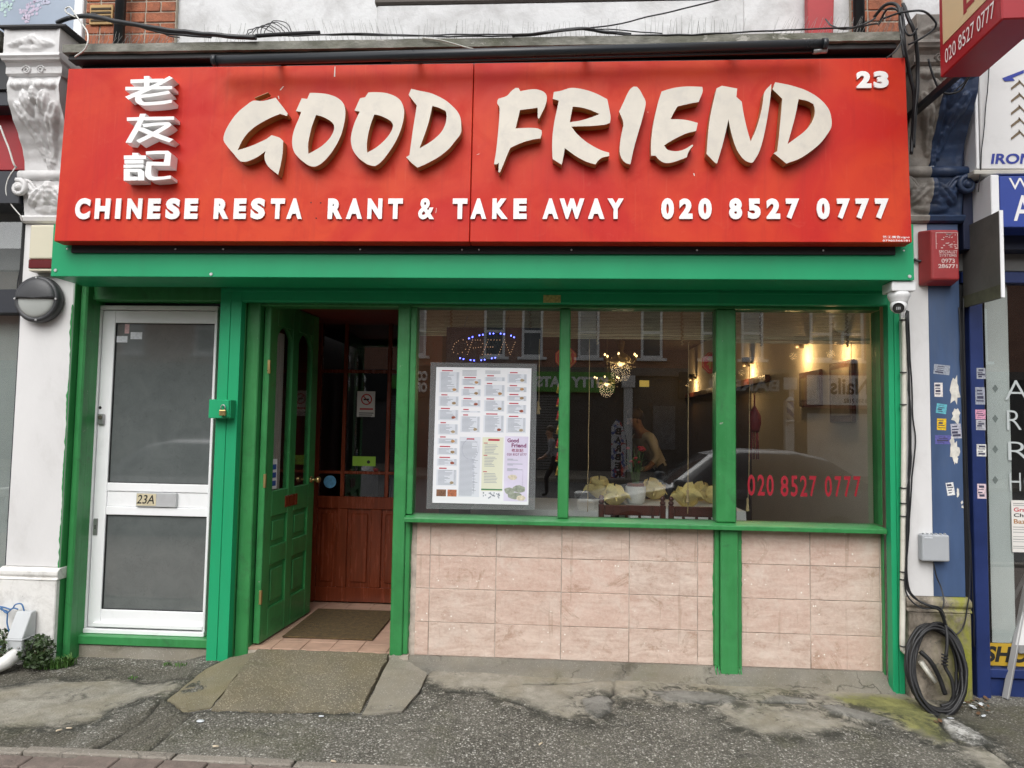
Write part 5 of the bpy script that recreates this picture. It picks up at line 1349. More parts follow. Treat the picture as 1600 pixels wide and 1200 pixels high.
pr_ = thing('pilaster', 'half white, half blue pilaster with grimy carved bracket and torn stickers on the right', 'pilaster', ((XQL + XQR) / 2, -0.1, gz(2.4, 0)), 'pilasters flanking the shop')
XSPLIT = W(1455, 700, -.12).x
zn = console(pr_, XQL - 0.01, XQR + 0.02, [GCARV, BCARV], lambda x: 0 if x < XSPLIT else 1, 5)
zqb = zof(932, -.12, 1460)
MB().box(XQL, XSPLIT - .0005, -.12, .05, zqb, zn - .001).build('shaft', WPIL, pr_, 0.002)
MB().box(XSPLIT + .0005, XQR, -.12, .05, zqb, zn - .001).build('shaft', BLUE, pr_, 0.002)
def moss_mat():
    m, t, b = new_mat('mossy_plinth_stone')
    p = _pos(t)
    f = _ramp(t, _noise(t, p, 9, 7, .7, .4), .35, .68)
    c = _mix(t, f, (0.10, 0.085, 0.065), (0.42, 0.36, 0.29))
    sx = t.nodes.new('ShaderNodeSeparateXYZ'); t.links.new(p, sx.inputs[0])
    g = _math(t, 'MULTIPLY', _math(t, 'SUBTRACT', sx.outputs[0], XQL + 0.12), 5.0, clamp=True)
    mk = _math(t, 'MULTIPLY', g, _ramp(t, _noise(t, _pos(t, 1, 1, .5), 7, 6, .7, .5), .38, .56))
    c = _mix(t, mk, c, (0.25, 0.255, 0.035))
    k2 = _ramp(t, _noise(t, p, 13, 5, .7, .5), .60, .66)
    c = _mix(t, k2, c, (0.13, 0.125, 0.10))
    t.links.new(c, b.inputs['Base Color']); b.inputs['Roughness'].default_value = .85
    _bump(t, b, _noise(t, p, 28, 6, .7), .6, .01)
    return m
MOSSP = moss_mat()
MB().prism([(.05, zqb - .001), (-.125, zqb - .001), (-.152, zqb - .02), (-.155, zqb - .05), (-.14, zqb - .065), (-.16, zqb - .085), (.05, zqb - .085)], 'x', XQL - .005, XQR + .02).build('base_moulding', MOSSP, pr_, 0.005)
MB().box(XQL + .004, XQR + .012, -.155, .05, -.2, zqb - .0855).build('plinth', MOSSP, pr_, 0.008)
# stickers and their torn remains on the blue half
def psticker(px0, px1, py0, py1, col, rot=0, name='sticker', Y=-.1208, par=None):
    a, c = W((px0 + px1) / 2, (py0 + py1) / 2, Y), None
    w = (W(px1, (py0 + py1) / 2, Y) - W(px0, (py0 + py1) / 2, Y)).length / 2; h = (W(px0, py0, Y) - W(px0, py1, Y)).length / 2
    r = math.radians(rot); b = MB()
    q = [(-w, -h), (w, -h), (w, h), (-w, h)]
    b.bm.faces.new([b.bm.verts.new((a.x + x * math.cos(r) - z * math.sin(r), Y, a.z + x * math.sin(r) + z * math.cos(r))) for x, z in q])
    nm = 'sticker_print_%d_%d' % (px0, py0)
    o = b.build(name, pm(nm, col, 0.5, 0.35, 90), par or pr_, fix=False)
    ink = bpy.data.materials.get('sticker_ink') or pm('sticker_ink', (.05, .05, .09), .6, .3, 60); b = MB(); rs_ = random.Random(px0 * 7 + py0)
    for k in range(4):
        zz = h * (.62 - .4 * k); x0_, x1_ = -w * rs_.uniform(.5, .85), w * rs_.uniform(.1, .85); hh = h * rs_.choice((.05, .08, .16))
        b.bm.faces.new([b.bm.verts.new((a.x + x * math.cos(r) - z * math.sin(r), Y - .0004, a.z + x * math.sin(r) + z * math.cos(r))) for x, z in ((x0_, zz - hh), (x1_, zz - hh), (x1_, zz + hh), (x0_, zz + hh))])
    b.build('sticker_print', ink, o, fix=False)
    return o
psticker(1460, 1473, 598, 620, (.72, .68, .66)); psticker(1463, 1479, 631, 646, (.12, .42, .50), -8); psticker(1464, 1478.5, 654, 672, (.70, .46, .02), -2)
psticker(1461, 1486, 680, 694, (.10, .10, .32)); psticker(1486, 1502, 662, 685, (.45, .45, .52), 4); psticker(1479, 1491, 754, 774, (.80, .80, .78), 8)
psticker(1459, 1484, 570, 585, (.30, .33, .38), -6)
rt = random.Random(8)
TORN = pm('torn_paper_remains', (0.66, 0.64, 0.58), .9, .2, 30)
for cx, cy, w, h, n in ((1492, 610, 9, 26, 1), (1494, 650, 8, 14, 2), (1492, 706, 8, 18, 3), (1488, 690, 5, 9, 4), (1497, 770, 3, 8, 5), (1503, 785, 2, 4, 6), (1504, 792, 2, 3, 7), (1493, 716, 4, 10, 8)):
    pts = []
    for k in range(16):
        a = 2 * math.pi * k / 16; r = rt.uniform(.55, 1.1)
        q = W(cx + w * r * math.cos(a), cy + h * r * math.sin(a), -.1206 - .0002 * n); pts.append(q)
    MB().poly(pts).build('torn_sticker', TORN, pr_, fix=False)

# ------------------------------------------------------------------ left neighbour
ls = thing('neighbour_shop', 'shop front at the left edge with red fascia, dark grey frames and pale blinds', 'building', (-4.6, 0, 0))
RFAS = pm('deep_red_fascia', (0.36, 0.016, 0.022), .4, .08)
DGREY = pm('anthracite_frame', (0.030, 0.033, 0.042), .4, .1)
xe = XPL - 0.002
def nbox(n, m, y0, y1, zpx0, zpx1, x0=-6.5, x1=None, bv=.004, Yr=None):
    return box(n, m, ls, x0, x1 if x1 is not None else xe, y0, y1, W(10, zpx1, y0).z, W(10, zpx0, y0).z, bv)
nbox('upper_fascia', BLACK, -.28, .02, 64, 140); nbox('canopy_box', DGREY, -.26, .02, 141, 165)
nbox('red_fascia', RFAS, -.12, .02, 165.5, 266); nbox('lower_fascia', DGREY, -.18, .02, 267, 318)
nbox('blind', pm('grey_window_blind', (0.34, 0.34, 0.33), .8, .1, 3), .13, .14, 300, 460)
box('transom_pane', GLASS, ls, -6.5, W(33, 390, 0.02).x, 0.03, 0.034, W(10, 455, .03).z, W(10, 318, .03).z, 0)
nbox('transom', DGREY, -.03, .1, 452, 489)
box('frame_post', DGREY, ls, W(17, 700, -.03).x, xe, -.028, .1, -.1, W(10, 489.5, -.03).z, .005)
box('transom_post', BLKM, ls, W(30, 400, -.03).x, xe, -.026, .1, W(10, 451, -.03).z, W(10, 318, -.03).z, .005)
box('shop_pane', GLASS, ls, -6.5, W(17, 700, .02).x, .03, .034, -.1, W(10, 490, .03).z, 0)
box('window_screen', pm('pale_green_window_film', (0.48, 0.52, 0.50), .6, .06), ls, -6.5, W(17, 700, .1).x + .2, .11, .12, -.1, W(10, 490, .1).z, 0)
box('plinth', DGREY, ls, -6.5, XPL - .03, -.06, .1, -.2, .12, .005)
box('side_wall', WRENDER, ls, -6.5, XPL - .1, .2, .3, -.2, 3.7, 0)
# upper bay window of the left neighbour
wx1, wx0 = W(133, 20, -.05).x, W(118, 20, -.05).x
box('window_frame', ALU, ls, wx0, wx1 - .003, -.07, YU - .002, 3.78, 5.3, .006)
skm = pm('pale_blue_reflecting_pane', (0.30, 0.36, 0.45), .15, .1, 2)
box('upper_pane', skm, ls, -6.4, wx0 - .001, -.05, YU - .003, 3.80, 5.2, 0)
box('bay_lead', CORNICE, ls, -6.5, XPL - .035, -.40, YU - .002, zof(66, -.38), zof(44, -.38), .01)
box('wall_return', WRENDER, ls, XPL - .03, L0, -.08, YU - .0025, 3.4, zof(45, -.38) - .002, .0)
rt = random.Random(3)
for (cx, cy, col) in ((8, 12, (.45, .60, .58)), (52, 10, (.52, .45, .58)), (40, 22, (.55, .48, .60)), (70, 2, (.5, .5, .62))):
    b = MB()
    for k in range(26):
        q = W(cx + rt.gauss(0, 6), cy + rt.gauss(0, 6), -.0515 - .0002 * (k % 5)); r = rt.uniform(.006, .014)
        b.poly([q + Vector((r * math.cos(2 * math.pi * j / 7) * rt.uniform(.7, 1.2), 0, r * math.sin(2 * math.pi * j / 7))) for j in range(7)])
    b.build('blossom_decal', pm('blossom_%d' % cx, col, .6, .2, 40), ls, fix=False)
# ------------------------------------------------------------------ right neighbour
rn = thing('neighbour_shop', 'charity shop front at the right edge with navy frame, white sign and lettered window', 'building', (3.0, 0, 0))
xs = XQR + 0.002
def rb(n, m, px0, px1, y0, y1, py0, py1, x0=None, x1=None, bv=.004):
    return box(n, m, rn, x0 if x0 is not None else W(px0, (py0 + py1) / 2, y0).x, x1 if x1 is not None else W(px1, (py0 + py1) / 2, y0).x, y0, y1, W(1560, py1, y0).z, W(1560, py0, y0).z, bv)
WSIGN = pm('white_sign_board', (0.74, 0.74, 0.73), .45, .04, 2, dirt=(.4, .4, .38), dirt_amt=.3)
rb('sign_board', WSIGN, 1531, 0, -.26, -.05, 62, 264, x1=4.6)
rb('sign_tray', pm('cream_sign_tray', (.56, .54, .48), .6), 1522, 0, -.27, -.05, 265, 272, x1=4.6)
rb('sign_edge_trim', ALU, 1524, 1529, -.262, -.05, 78, 264)
sk = pm('navy_print', (0.02, 0.04, 0.30), .5, .05); bk = pm('bronze_print', (0.16, 0.115, 0.065), .5, .1)
p0, p1 = W(1549, 240, -.2615), W(1627, 256, -.2615)
put(fit(glyph('IRONS', .03), p0.x - 3.0, p1.x - 3.0, p1.z, p0.z, -.2625, -.2625, 'sign_lettering', .01), 'sign_lettering', sk, rn)
b = MB()
for k in range(5):
    for (ax, ay, bx, by) in ((1582, 139, 1593, 128), (1594, 126, 1606, 141)):
        q0, q1 = W(ax, ay + 19.5 * k * 1.0, -.263), W(bx, by + 19.5 * k, -.263)
        b.beam(q0, q1, .001, .022, up=(0, 1, 0)) if False else b.hexa(*[[q + Vector((dx, dy, dz)) for q, dx, dz in ((q0, -.007, -.007), (q1, .007 if by < ay else .007, -.007), (q1, -.0, .008), (q0, -.008, .008))] for dy in (0, .0012)])
b.build('brick_emblem', bk, rn)
b = MB(); q = [W(x, y, -.2632) for x, y in ((1566, 122), (1600, 109), (1600, 114), (1582, 121.5), (1586, 126), (1570, 127))]
b.poly(q); b.build('roof_emblem', sk, rn, fix=False)
BSIGN = pm('royal_blue_sign', (0.025, 0.06, 0.33), .4, .08)
rb('blue_sign_frame', ALU, 1549, 1562, -.32, -.05, 273, 356)
rb('blue_sign', BSIGN, 1562.5, 0, -.315, -.05, 275, 355, x1=4.6)
wl = WLET
p0, p1 = W(1576, 278, -.316), W(1640, 296, -.316)
put(fit(glyph('Welcome', .0), p0.x - 3, p1.x - 3 + .25, p1.z, p0.z, -.3165, -.3165), 'sign_lettering', wl, rn)
p0, p1 = W(1583, 305, -.316), W(1640, 345, -.316)
put(fit(glyph('AR', .01), p0.x - 3, p1.x - 3, p1.z, p0.z, -.3165, -.3165), 'sign_lettering', wl, rn)
rb('dark_fascia', pm('dark_navy_fascia', (.012, .018, .05), .5), 0, 0, -.14, -.02, 60, 390, x0=xs + .02, x1=4.6)
rb('transom_panel', pm('grey_transom', (.20, .20, .19), .6), 0, 0, -.03, .0, 390, 424, x0=xs + .05, x1=4.6)
rb('transom_rail', NAVY, 0, 0, -.06, .02, 424.5, 442, x0=xs + .05, x1=4.6)
rb('upper_wall_white', WRENDER, 0, 0, -.10, -.03, -30, 62, x0=XQR + .04, x1=4.6)
zg = und(2.5, -.1) - .02
for px0, px1, y0, y1, n in ((1507, 1521, -.035, .05, 'frame_recess'), (1522.5, 1544, -.085, .05, 'frame_post')):
    box(n, NAVY if n == 'frame_post' else BLKM, rn, W(px0, 850, y0).x, W(px1, 850, y0).x, y0, y1, zg, W(1530, 444, y0).z, .004)
box('window_film', pm('pale_window_film', (.74, .79, .77), .5, .05, 3), rn, W(1546, 750, -.02).x, W(1581, 700, -.02).x, -.012, -.01, W(1560, 1004, -.01).z, W(1560, 444, -.01).z, 0)
box('shop_pane', GLASS, rn, W(1544, 750, -.02).x, 4.6, -.02, -.016, W(1560, 1050, -.02).z, W(1560, 444, -.02).z, 0)
rb('bottom_rail', NAVY, 1544, 0, -.06, .05, 1046, 1060, x1=4.6); box('stall_panel', NAVY, rn, W(1544, 1070, -.04).x, 4.6, -.04, .05, zg, W(1560, 1060.5, -.04).z, .003)
box('interior_back', DARKIN, rn, XQR + .1, 4.6, 1.2, 1.3, -.2, 3.6, 0); box('interior_side', DARKIN, rn, 4.6, 4.7, .06, 1.3, -.2, 3.6, 0)
FROST = pm('frosted_letter', (.48, .52, .52), .6, .04)
for ch, y0, y1, xx in (('AI', 594, 625, 1570), ('RE', 641, 672, 1573), ('RI', 690, 720, 1575), ('HO', 738, 768, 1577)):
    p0, p1 = W(xx, y0, -.0212), W(xx + 46, y1, -.0212)
    put(fit(glyph(ch, -.012), p0.x - 3, p1.x - 3, p1.z, p0.z, -.0212, -.0212), 'window_lettering', FROST, rn)
b = MB()
for py in (607, 654, 702, 750):
    c = W(1555, py, -.0135); b.poly([c + Vector((dx * .018, 0, dz * .026)) for dx, dz in ((0, -1), (1, 0), (0, 1), (-1, 0))])
b.build('frosted_diamond', pm('grey_diamond', (.34, .38, .37), .6), rn, fix=False)
ps = rb('poster', pm('poster_paper', (.74, .72, .68), .6, .04), 1581, 0, -.026, -.0245, 781, 862, x1=W(1640, 800, -.02).x, bv=0)
for s_, y0, y1, c in (('Grand', 793, 800, (.55, .03, .06)), ('Christmas', 802, 809, (.02, .02, .02)), ('Bazaar', 811, 819, (.40, .20, .08))):
    p0, p1 = W(1584, y0, -.027), W(1584 + 8.0 * len(s_) * .75, y1, -.027)
    o = put(fit(glyph(s_, .02), p0.x - wp(ps).x, p1.x - wp(ps).x, p1.z - wp(ps).z, p0.z - wp(ps).z, -.0268 - wp(ps).y, -.0268 - wp(ps).y), 'poster_heading', pm('poster_ink_' + s_.lower(), c, .6, .05), ps)
b = MB()
for k, py in enumerate((786, 789, 823, 827, 831, 838, 842, 846, 853, 856)):
    p0, p1 = W(1583, py, -.027), W(1600 + (k * 7) % 14, py + 1.3, -.027); b.box(p0.x, p1.x, -.0267, -.0264, p1.z, p0.z)
b.build('poster_print', pm('grey_ink', (.22, .22, .22), .7), ps)
yb_ = rb('yellow_banner', pm('yellow_banner_vinyl', (.50, .32, .03), .5, .1), 1544.5, 0, -.024, -.0225, 1005, 1040, x1=4.6, bv=0)
p0, p1 = W(1540, 1009, -.0252), W(1600, 1036, -.0252)
put(fit(glyph('SHO', .04), p0.x - wp(yb_).x, p1.x - wp(yb_).x + .03, p1.z, p0.z, -.0252, -.0252, 'banner_lettering', .02), 'banner_lettering', BPR, yb_)
for (a, c_, e, f_, col) in ((1524, 1539, 605, 632, (.30, .32, .38)), (1524, 1540, 640, 655, (.62, .30, .42)), (1525, 1540, 656, 672, (.42, .42, .45)), (1526, 1541, 694, 713, (.62, .62, .60)), (1527, 1541, 756, 779, (.66, .52, .56)), (1526, 1540, 575, 592, (.34, .36, .40))):
    psticker(a, c_, e, f_, col, 0, 'sticker', -.0856, rn)
# thin grey board standing out from the wall beside the alarm box
q = [W(1505, 357, -.06), W(1563, 329, -.42), W(1562, 465, -.42), W(1503, 481, -.06)]
xa_, xb_ = (q[0].x + q[3].x) / 2, (q[1].x + q[2].x) / 2
q = [Vector((xa_, -.06, q[0].z)), Vector((xb_, -.42, q[1].z)), Vector((xb_, -.42, q[2].z)), Vector((xa_, -.06, q[3].z))]
bd = thing('side_board', 'weathered dark grey board projecting from the wall right of the red alarm box', 'board', q[3])
MB().hexa(q, [v + Vector((.016, .002, 0)) for v in q]).build('board', pm('weathered_grey_board', (.115, .11, .10), .8, .15, 4, bump=.2, bscale=30, dirt=(.05, .055, .035), dirt_amt=.5), bd, .002)
zz_ = q[3].z
MB().hexa([Vector((xa_ - .003, -.06, zz_)), Vector((xb_ - .003, -.42, q[2].z)), Vector((xb_ - .003, -.42, q[2].z + .075)), Vector((xa_ - .003, -.06, zz_ + .07))], [Vector((xa_ - .0005, -.06, zz_)), Vector((xb_ - .0005, -.42, q[2].z)), Vector((xb_ - .0005, -.42, q[2].z + .075)), Vector((xa_ - .0005, -.06, zz_ + .07))]).build('bottom_strip', pm('mossy_board_strip', (.09, .09, .055), .85, .3, 12), bd)
MB().beam(q[1] + Vector((.008, -.004, 0)), q[2] + Vector((.008, -.004, 0)), .02, .006, up=(0, 1, 0)).build('edge_trim', ALU, bd)

# ------------------------------------------------------------------ projecting sign, top right
A0, A1 = W(1466, 125, -.62), None
# face turned towards the street corner: near edge left, far edge right
nf0 = W(1469, 122, -.78); nf1 = W(1587, 27, -.30)
psn = thing('projecting_sign', 'red and cream projecting light box with a Chinese character, top right corner', 'sign', (nf0.x, nf0.y, nf0.z))
zlo = nf0.z
u1 = (1575 - 1469)
def far_pt(px, py, z):
    d = ray(px, py); t = (z - CAM.z) / d.z; return CAM + d * t
cornr = far_pt(1566, 30, zlo)                     # bottom far corner at the same height
right = far_pt(1635, 20, zlo)
n0 = Vector((nf0.x, nf0.y, 0)); n1 = Vector((cornr.x, cornr.y, 0)); dirf = (n1 - n0).normalized()
Lf = (n1 - n0).length
nrm = Vector((dirf.y, -dirf.x, 0))
if nrm.x > 0: nrm = -nrm
thick = .20
def pf(u, z, o=0.0): 
    v = n0 + dirf * u - nrm * o
    return Vector((v.x, v.y, z))
H_ = 1.35
REDB = pm('red_sign_casing', (0.34, 0.012, 0.020), .4, .1)
MB().hexa([pf(0, zlo), pf(Lf, zlo), pf(Lf, zlo, thick), pf(0, zlo, thick)], [pf(0, zlo + H_), pf(Lf, zlo + H_), pf(Lf, zlo + H_, thick), pf(0, zlo + H_, thick)]).build('casing', REDB, psn, .006)
zc_ = zlo + .16
CRM = pm('cream_sign_face', (.66, .53, .30), .5, .06)
def pl_(u0, u1, z0, z1, o, n, m):
    b = MB(); b.hexa([pf(u0, z0, -o), pf(u1, z0, -o), pf(u1, z1, -o), pf(u0, z1, -o)], [pf(u0, z0, -.0005), pf(u1, z0, -.0005), pf(u1, z1, -.0005), pf(u0, z1, -.0005)])
    return b.build(n, m, psn)
pl_(.04, Lf - .04, zc_, zlo + H_ - .06, .003, 'sign_face', CRM)
def on_face(me, n, m, o=.0045):
    for v in me.vertices:
        q_ = pf(v.co.x, v.co.z, -o) - wp(psn); v.co = q_
    return put(me, n, m, psn)
on_face(fit(glyph('020 8527 0777', .0), .06, Lf - .05, zlo + .045, zlo + .12, 0, 0), 'phone_number', WLET)
on_face(fit(glyph('記', .02), Lf * .42, Lf * .42 + .26, zc_ + .04, zc_ + .30, 0, 0), 'chinese_character', pm('crimson_print', (.30, .012, .016), .5))
on_face(fit(glyph('友', .02), Lf * .42, Lf * .42 + .26, zc_ + .36, zc_ + .62, 0, 0), 'chinese_character', bpy.data.materials['crimson_print'])
bk0 = pf(Lf + .0, zlo + .1, thick * .5)
MB().beam(pf(Lf * .6, zlo + .02, thick * .5), Vector((bk0.x + .02, -.1, zlo + .03)), .04, .03).build('bracket_arm', BLACK, psn)
# ------------------------------------------------------------------ fittings on the front
# round bulkhead lamp with half hood
c = W(68, 470, -.12); R_ = (W(103, 470, -.16).x - W(33, 470, -.16).x) / 2
Yl = -.121
lamp = thing('bulkhead_lamp', 'round grey bulkhead lamp with a half hood on the left pilaster', 'wall lamp', (c.x, Yl, c.z))
LG = pm('grey_lamp_casting', (.045, .046, .05), .42, .15, 20, bump=.05)
MB().lathe([(R_ * .94, Yl), (R_, Yl - .02), (R_, Yl - .055), (R_ * .95, Yl - .07), (R_ * .86, Yl - .074), (R_ * .80, Yl - .066)], (c.x, 0, c.z), 48, 'y').build('lamp_body', LG, lamp)
b = MB(); n = 24; rings = []
for j in range(7):
    f = j / 6 * math.pi / 2; rr = R_ * .80 * math.cos(f); yy = Yl - .067 - .022 * math.sin(f)
    rings.append([b.bm.verts.new((c.x + rr * math.cos(math.pi + math.pi * k / n), yy, c.z + rr * math.sin(math.pi + math.pi * k / n))) for k in range(n + 1)])
for r0, r1 in zip(rings, rings[1:]):
    for k in range(n): fc = b.bm.faces.new((r0[k], r0[k + 1], r1[k + 1], r1[k])); fc.smooth = True
b.build('diffuser', pm('frosted_lamp_glass', (.42, .44, .42), .25, .05), lamp)
b = MB(); rings = []
for j in range(7):
    f = j / 6 * math.pi / 2; rr = R_ * .88 * math.cos(f); yy = Yl - .070 - .034 * math.sin(f)
    rings.append([b.bm.verts.new((c.x + rr * math.cos(math.pi * k / n), yy, c.z + .002 + rr * math.sin(math.pi * k / n))) for k in range(n + 1)])
for r0, r1 in zip(rings, rings[1:]):
    for k in range(n): fc = b.bm.faces.new((r0[k], r0[k + 1], r1[k + 1], r1[k])); fc.smooth = True
b.bm.faces.new([r[0] for r in rings] + [r[-1] for r in rings[::-1]][1:])
b.build('hood', LG, lamp)
MB().tube([(c.x - .016, Yl - .094, c.z + .03), (c.x - .012, Yl - .0935, c.z + .055), (c.x + .0, Yl - .088, c.z + .085)], .006, 6).build('slot', pm('lamp_slot_glass', (.6, .62, .6), .3), lamp)
for a in (90, 0, 180, 275):
    q = (c.x + R_ * .91 * math.cos(math.radians(a)), 0, c.z + R_ * .91 * math.sin(math.radians(a)))
    MB().lathe([(.006, Yl - .078), (.008, Yl - .070)], q, 8, 'y').build('screw', SCREW, lamp)
# cream alarm box with red strobe band, partly behind the shutter
Ya = -.20
a0, a1 = W(47, 351, Ya), W(92, 421, Ya)
ab = thing('alarm_box', 'cream alarm box with dark red lower band on the left pilaster', 'alarm', ((a0.x + a1.x) / 2, -.12, a1.z))
zr0, zr1 = W(47, 419, Ya).z, W(47, 405, Ya).z
MB().box(a0.x, a1.x + .05, Ya, -.121, zr1 + .001, a0.z).build('cover', pm('cream_plastic', (.66, .62, .48), .4, .04), ab, .012, 3)
MB().box(a0.x, a1.x + .05, Ya + .002, -.121, zr0, zr1).build('strobe_band', pm('dark_red_lens', (.12, .008, .010), .2, .1), ab, .004)
MB().box(a0.x + .004, a1.x + .048, Ya + .006, -.121, zr0 - .018, zr0 - .001).build('lower_cover', bpy.data.materials['cream_plastic'], ab, .004)
# red alarm box on the right
Yr = -.22
r0, r1 = W(1446, 357, Yr), W(1501, 440, Yr)
rb_ = thing('alarm_box', 'faded red alarm box with white worn lettering on the right pilaster', 'alarm', ((r0.x + r1.x) / 2, -.12, r1.z))
RA = pm('faded_red_plastic', (.36, .035, .038), .5, .15, 8, dirt=(.42, .11, .10), dirt_amt=.35, dirt_scale=7)
xa0, xb0 = r0.x + .02, r1.x
MB().hexa([Vector(v) for v in ((r0.x, -.121, r1.z - .01), (xb0 + .004, -.121, r1.z - .01), (xb0 + .004, -.121, r0.z + .01), (r0.x, -.121, r0.z + .01))],
          [Vector(v) for v in ((xa0 + .012, Yr, r1.z + .01), (xb0 - .004, Yr, r1.z + .01), (xb0 - .004, Yr, r0.z - .008), (xa0 + .012, Yr, r0.z - .008))]).build('cover', RA, rb_, .012, 3)
FADE = pm('worn_white_print', (.66, .50, .48), .7, .35, 60)
def on_box(s_, x0, x1, y0, y1, bold=.01):
    p0, p1 = W(x0, y0, Yr - .001), W(x1, y1, Yr - .001); w_ = wp(rb_)
    put(fit(glyph(s_, bold), p0.x - w_.x, p1.x - w_.x, p1.z - w_.z, p0.z - w_.z, Yr - .0012 - w_.y, Yr - .0012 - w_.y), 'box_lettering', FADE, rb_)
on_box('SPECIALIST', 1467, 1496, 391, 396); on_box('SYSTEMS', 1468, 1495, 397, 401); on_box('0973', 1471, 1492, 404, 411, .02); on_box('286771', 1466, 1496, 412.5, 419, .03)
b = MB(); p0, p1 = W(1462, 364, Yr - .001), W(1497, 389, Yr - .001)
for k in range(30):
    x = rnd.uniform(p0.x, p1.x - .012); z = rnd.uniform(p1.z, p0.z - .006); b.box(x, x + rnd.uniform(.004, .018), Yr - .0014, Yr - .001, z, z + rnd.uniform(.002, .006))
for (x0, x1, z0, z1) in ((p0.x, p1.x, p0.z, p0.z + .003), (p0.x, p0.x + .003, p1.z, p0.z), (p1.x - .003, p1.x, p1.z, p0.z)): b.box(x0, x1, Yr - .0014, Yr - .001, z0, z1)
o = b.build('worn_emblem', FADE, rb_); o['kind'] = 'stuff'
# conduit elbow between shutter and alarm box
tagp = MB().tube(spline([W(1428, 405, -.13), W(1436, 408, -.14), W(1448, 407, -.15)], 5), .008, 8).build('box_cable_gland', BLACK, rb_)
# turret security camera under the shutter box corner
cc = W(1411, 446, -.36)
scm = thing('security_camera', 'white turret security camera under the right end of the shutter box', 'camera', (cc.x, -.36, cc.z))
WP_ = pm('white_camera_plastic', (.76, .77, .77), .35, .04)
k0, k1 = W(1393, 441, -.40), W(1431, 455, -.40)
MB().box(k0.x, k1.x, -.405, -.28, k1.z, zb - .002).build('junction_mount', WP_, scm, .006, 2)
hx, hz = (k0.x + k1.x) / 2 - .004, k1.z
MB().lathe([(.058, hz - .001), (.060, hz - .02), (.055, hz - .034), (.046, hz - .05), (.044, hz - .07)], (hx, -.35, 0), 28, 'z').build('turret_base', WP_, scm)
bc = Vector((hx - .004, -.355, hz - .078))
MB().ball(bc, .045, 3).build('eyeball', WP_, scm)
dv = Vector((-.42, -.80, -.42)).normalized()
fc_ = bc + dv * .036
b = MB(); b.tube([fc_ - dv * .006, fc_ + dv * .008], .030, 24).build('lens_ring', BLACK, scm)
MB().tube([fc_ + dv * .0085, fc_ + dv * .0095], .020, 20).build('lens_glass', pm('dark_lens', (.05, .05, .05), .08), scm)
s_ = dv.cross(Vector((0, 0, 1))).normalized(); u_ = s_.cross(dv)
for a, e in ((-1, .5), (0, .8), (1, .3)):
    pc = fc_ + dv * .0102 + s_ * .008 * a
    MB().beam(pc - u_ * .008, pc + u_ * .008, .004, .001, up=tuple(dv)).build('lens_led', STW, scm)
# white conduit pipe down the pilaster
Yp = -.135
pp = [W(1412, 497, Yp), W(1413, 600, Yp), W(1411.5, 800, Yp), W(1410.5, 930, Yp), W(1410, 1005, Yp), W(1413, 1017, Yp), W(1420, 1021, Yp - .02), W(1428, 1024, Yp - .045)]
PIPE = pm('cream_plastic_pipe', (.68, .66, .58), .45, .1, 8, dirt=(.22, .20, .16), dirt_amt=.4, dirt_scale=14)
cp = thing('conduit_pipe', 'cream plastic pipe running down beside the right shutter guide', 'pipe', pp[0])
MB().tube(spline(pp, 4), .0155, 12).build('pipe', PIPE, cp)
MB().tube([W(1438, 1033, -.19), W(1461, 1066, -.21)], .015, 12).build('pipe_end', PIPE, cp)
for py in (501, 583, 633, 763, 787, 807, 894, 906, 1010):
    q = W(1411.7, py, Yp); MB().tube([q + Vector((-.003, -.002, 0)), q + Vector((-.003, -.002, .006))], .020, 10).build('pipe_clip', BLACK, cp)
# black cables strapped to the pipe
def pcab(pts, r=.0045, n='cable', lab=None, grp=None, m=BLACK): return cable(n, [W(*p) for p in pts], r, m, None, lab, 'cable', grp)
pcab([(1417, 485, -.15), (1419, 560, -.15), (1421, 640, -.15), (1420, 760, -.15), (1417, 860, -.15), (1416, 910, -.16), (1424, 930, -.18), (1445, 944, -.19), (1468, 950, -.19), (1476, 965, -.19)], .006, lab='black cable clipped straight down beside the cream pipe')
pcab([(1419, 486, -.15), (1426, 640, -.14), (1430, 690, -.14), (1424, 760, -.15), (1418, 860, -.15), (1414, 905, -.165), (1419, 932, -.18), (1440, 950, -.20), (1462, 951, -.20), (1474, 960, -.20)], .0045, lab='black cable bowing outwards beside the cream pipe')
pcab([(1416, 488, -.155), (1420, 590, -.155), (1423, 700, -.155), (1418, 780, -.155), (1418, 905, -.17), (1432, 936, -.19), (1452, 947, -.21), (1470, 955, -.21), (1478, 975, -.21)], .0055, lab='thick black cable hugging the cream pipe down to the coil')
# grey junction box with its lead
j0, j1 = W(1440, 835, -.17), W(1484, 878, -.17)
jbx = thing('junction_box', 'square light grey junction box with a lead on the right pilaster', 'junction box', ((j0.x + j1.x) / 2, -.121, j1.z))
JG = pm('light_grey_plastic', (.40, .42, .44), .45, .05)
MB().box(j0.x, j1.x, -.175, -.1215, j1.z, j0.z).build('box_body', JG, jbx, .010, 3)
MB().box(j0.x + .012, j0.x + .06, -.1765, -.1755, j0.z - .022, j0.z - .014).build('box_label', STW, jbx)
for k in range(6):
    x = j0.x + .01 + k * .025; MB().box(x, x + .006, -.17, -.15, j0.z - .001, j0.z + .008).build('top_rib', JG, jbx)
pcab([(1458, 878, -.15), (1463, 900, -.16), (1470, 918, -.17), (1474, 940, -.20), (1470, 955, -.21)], .004, lab='thin black lead hanging from the grey junction box')
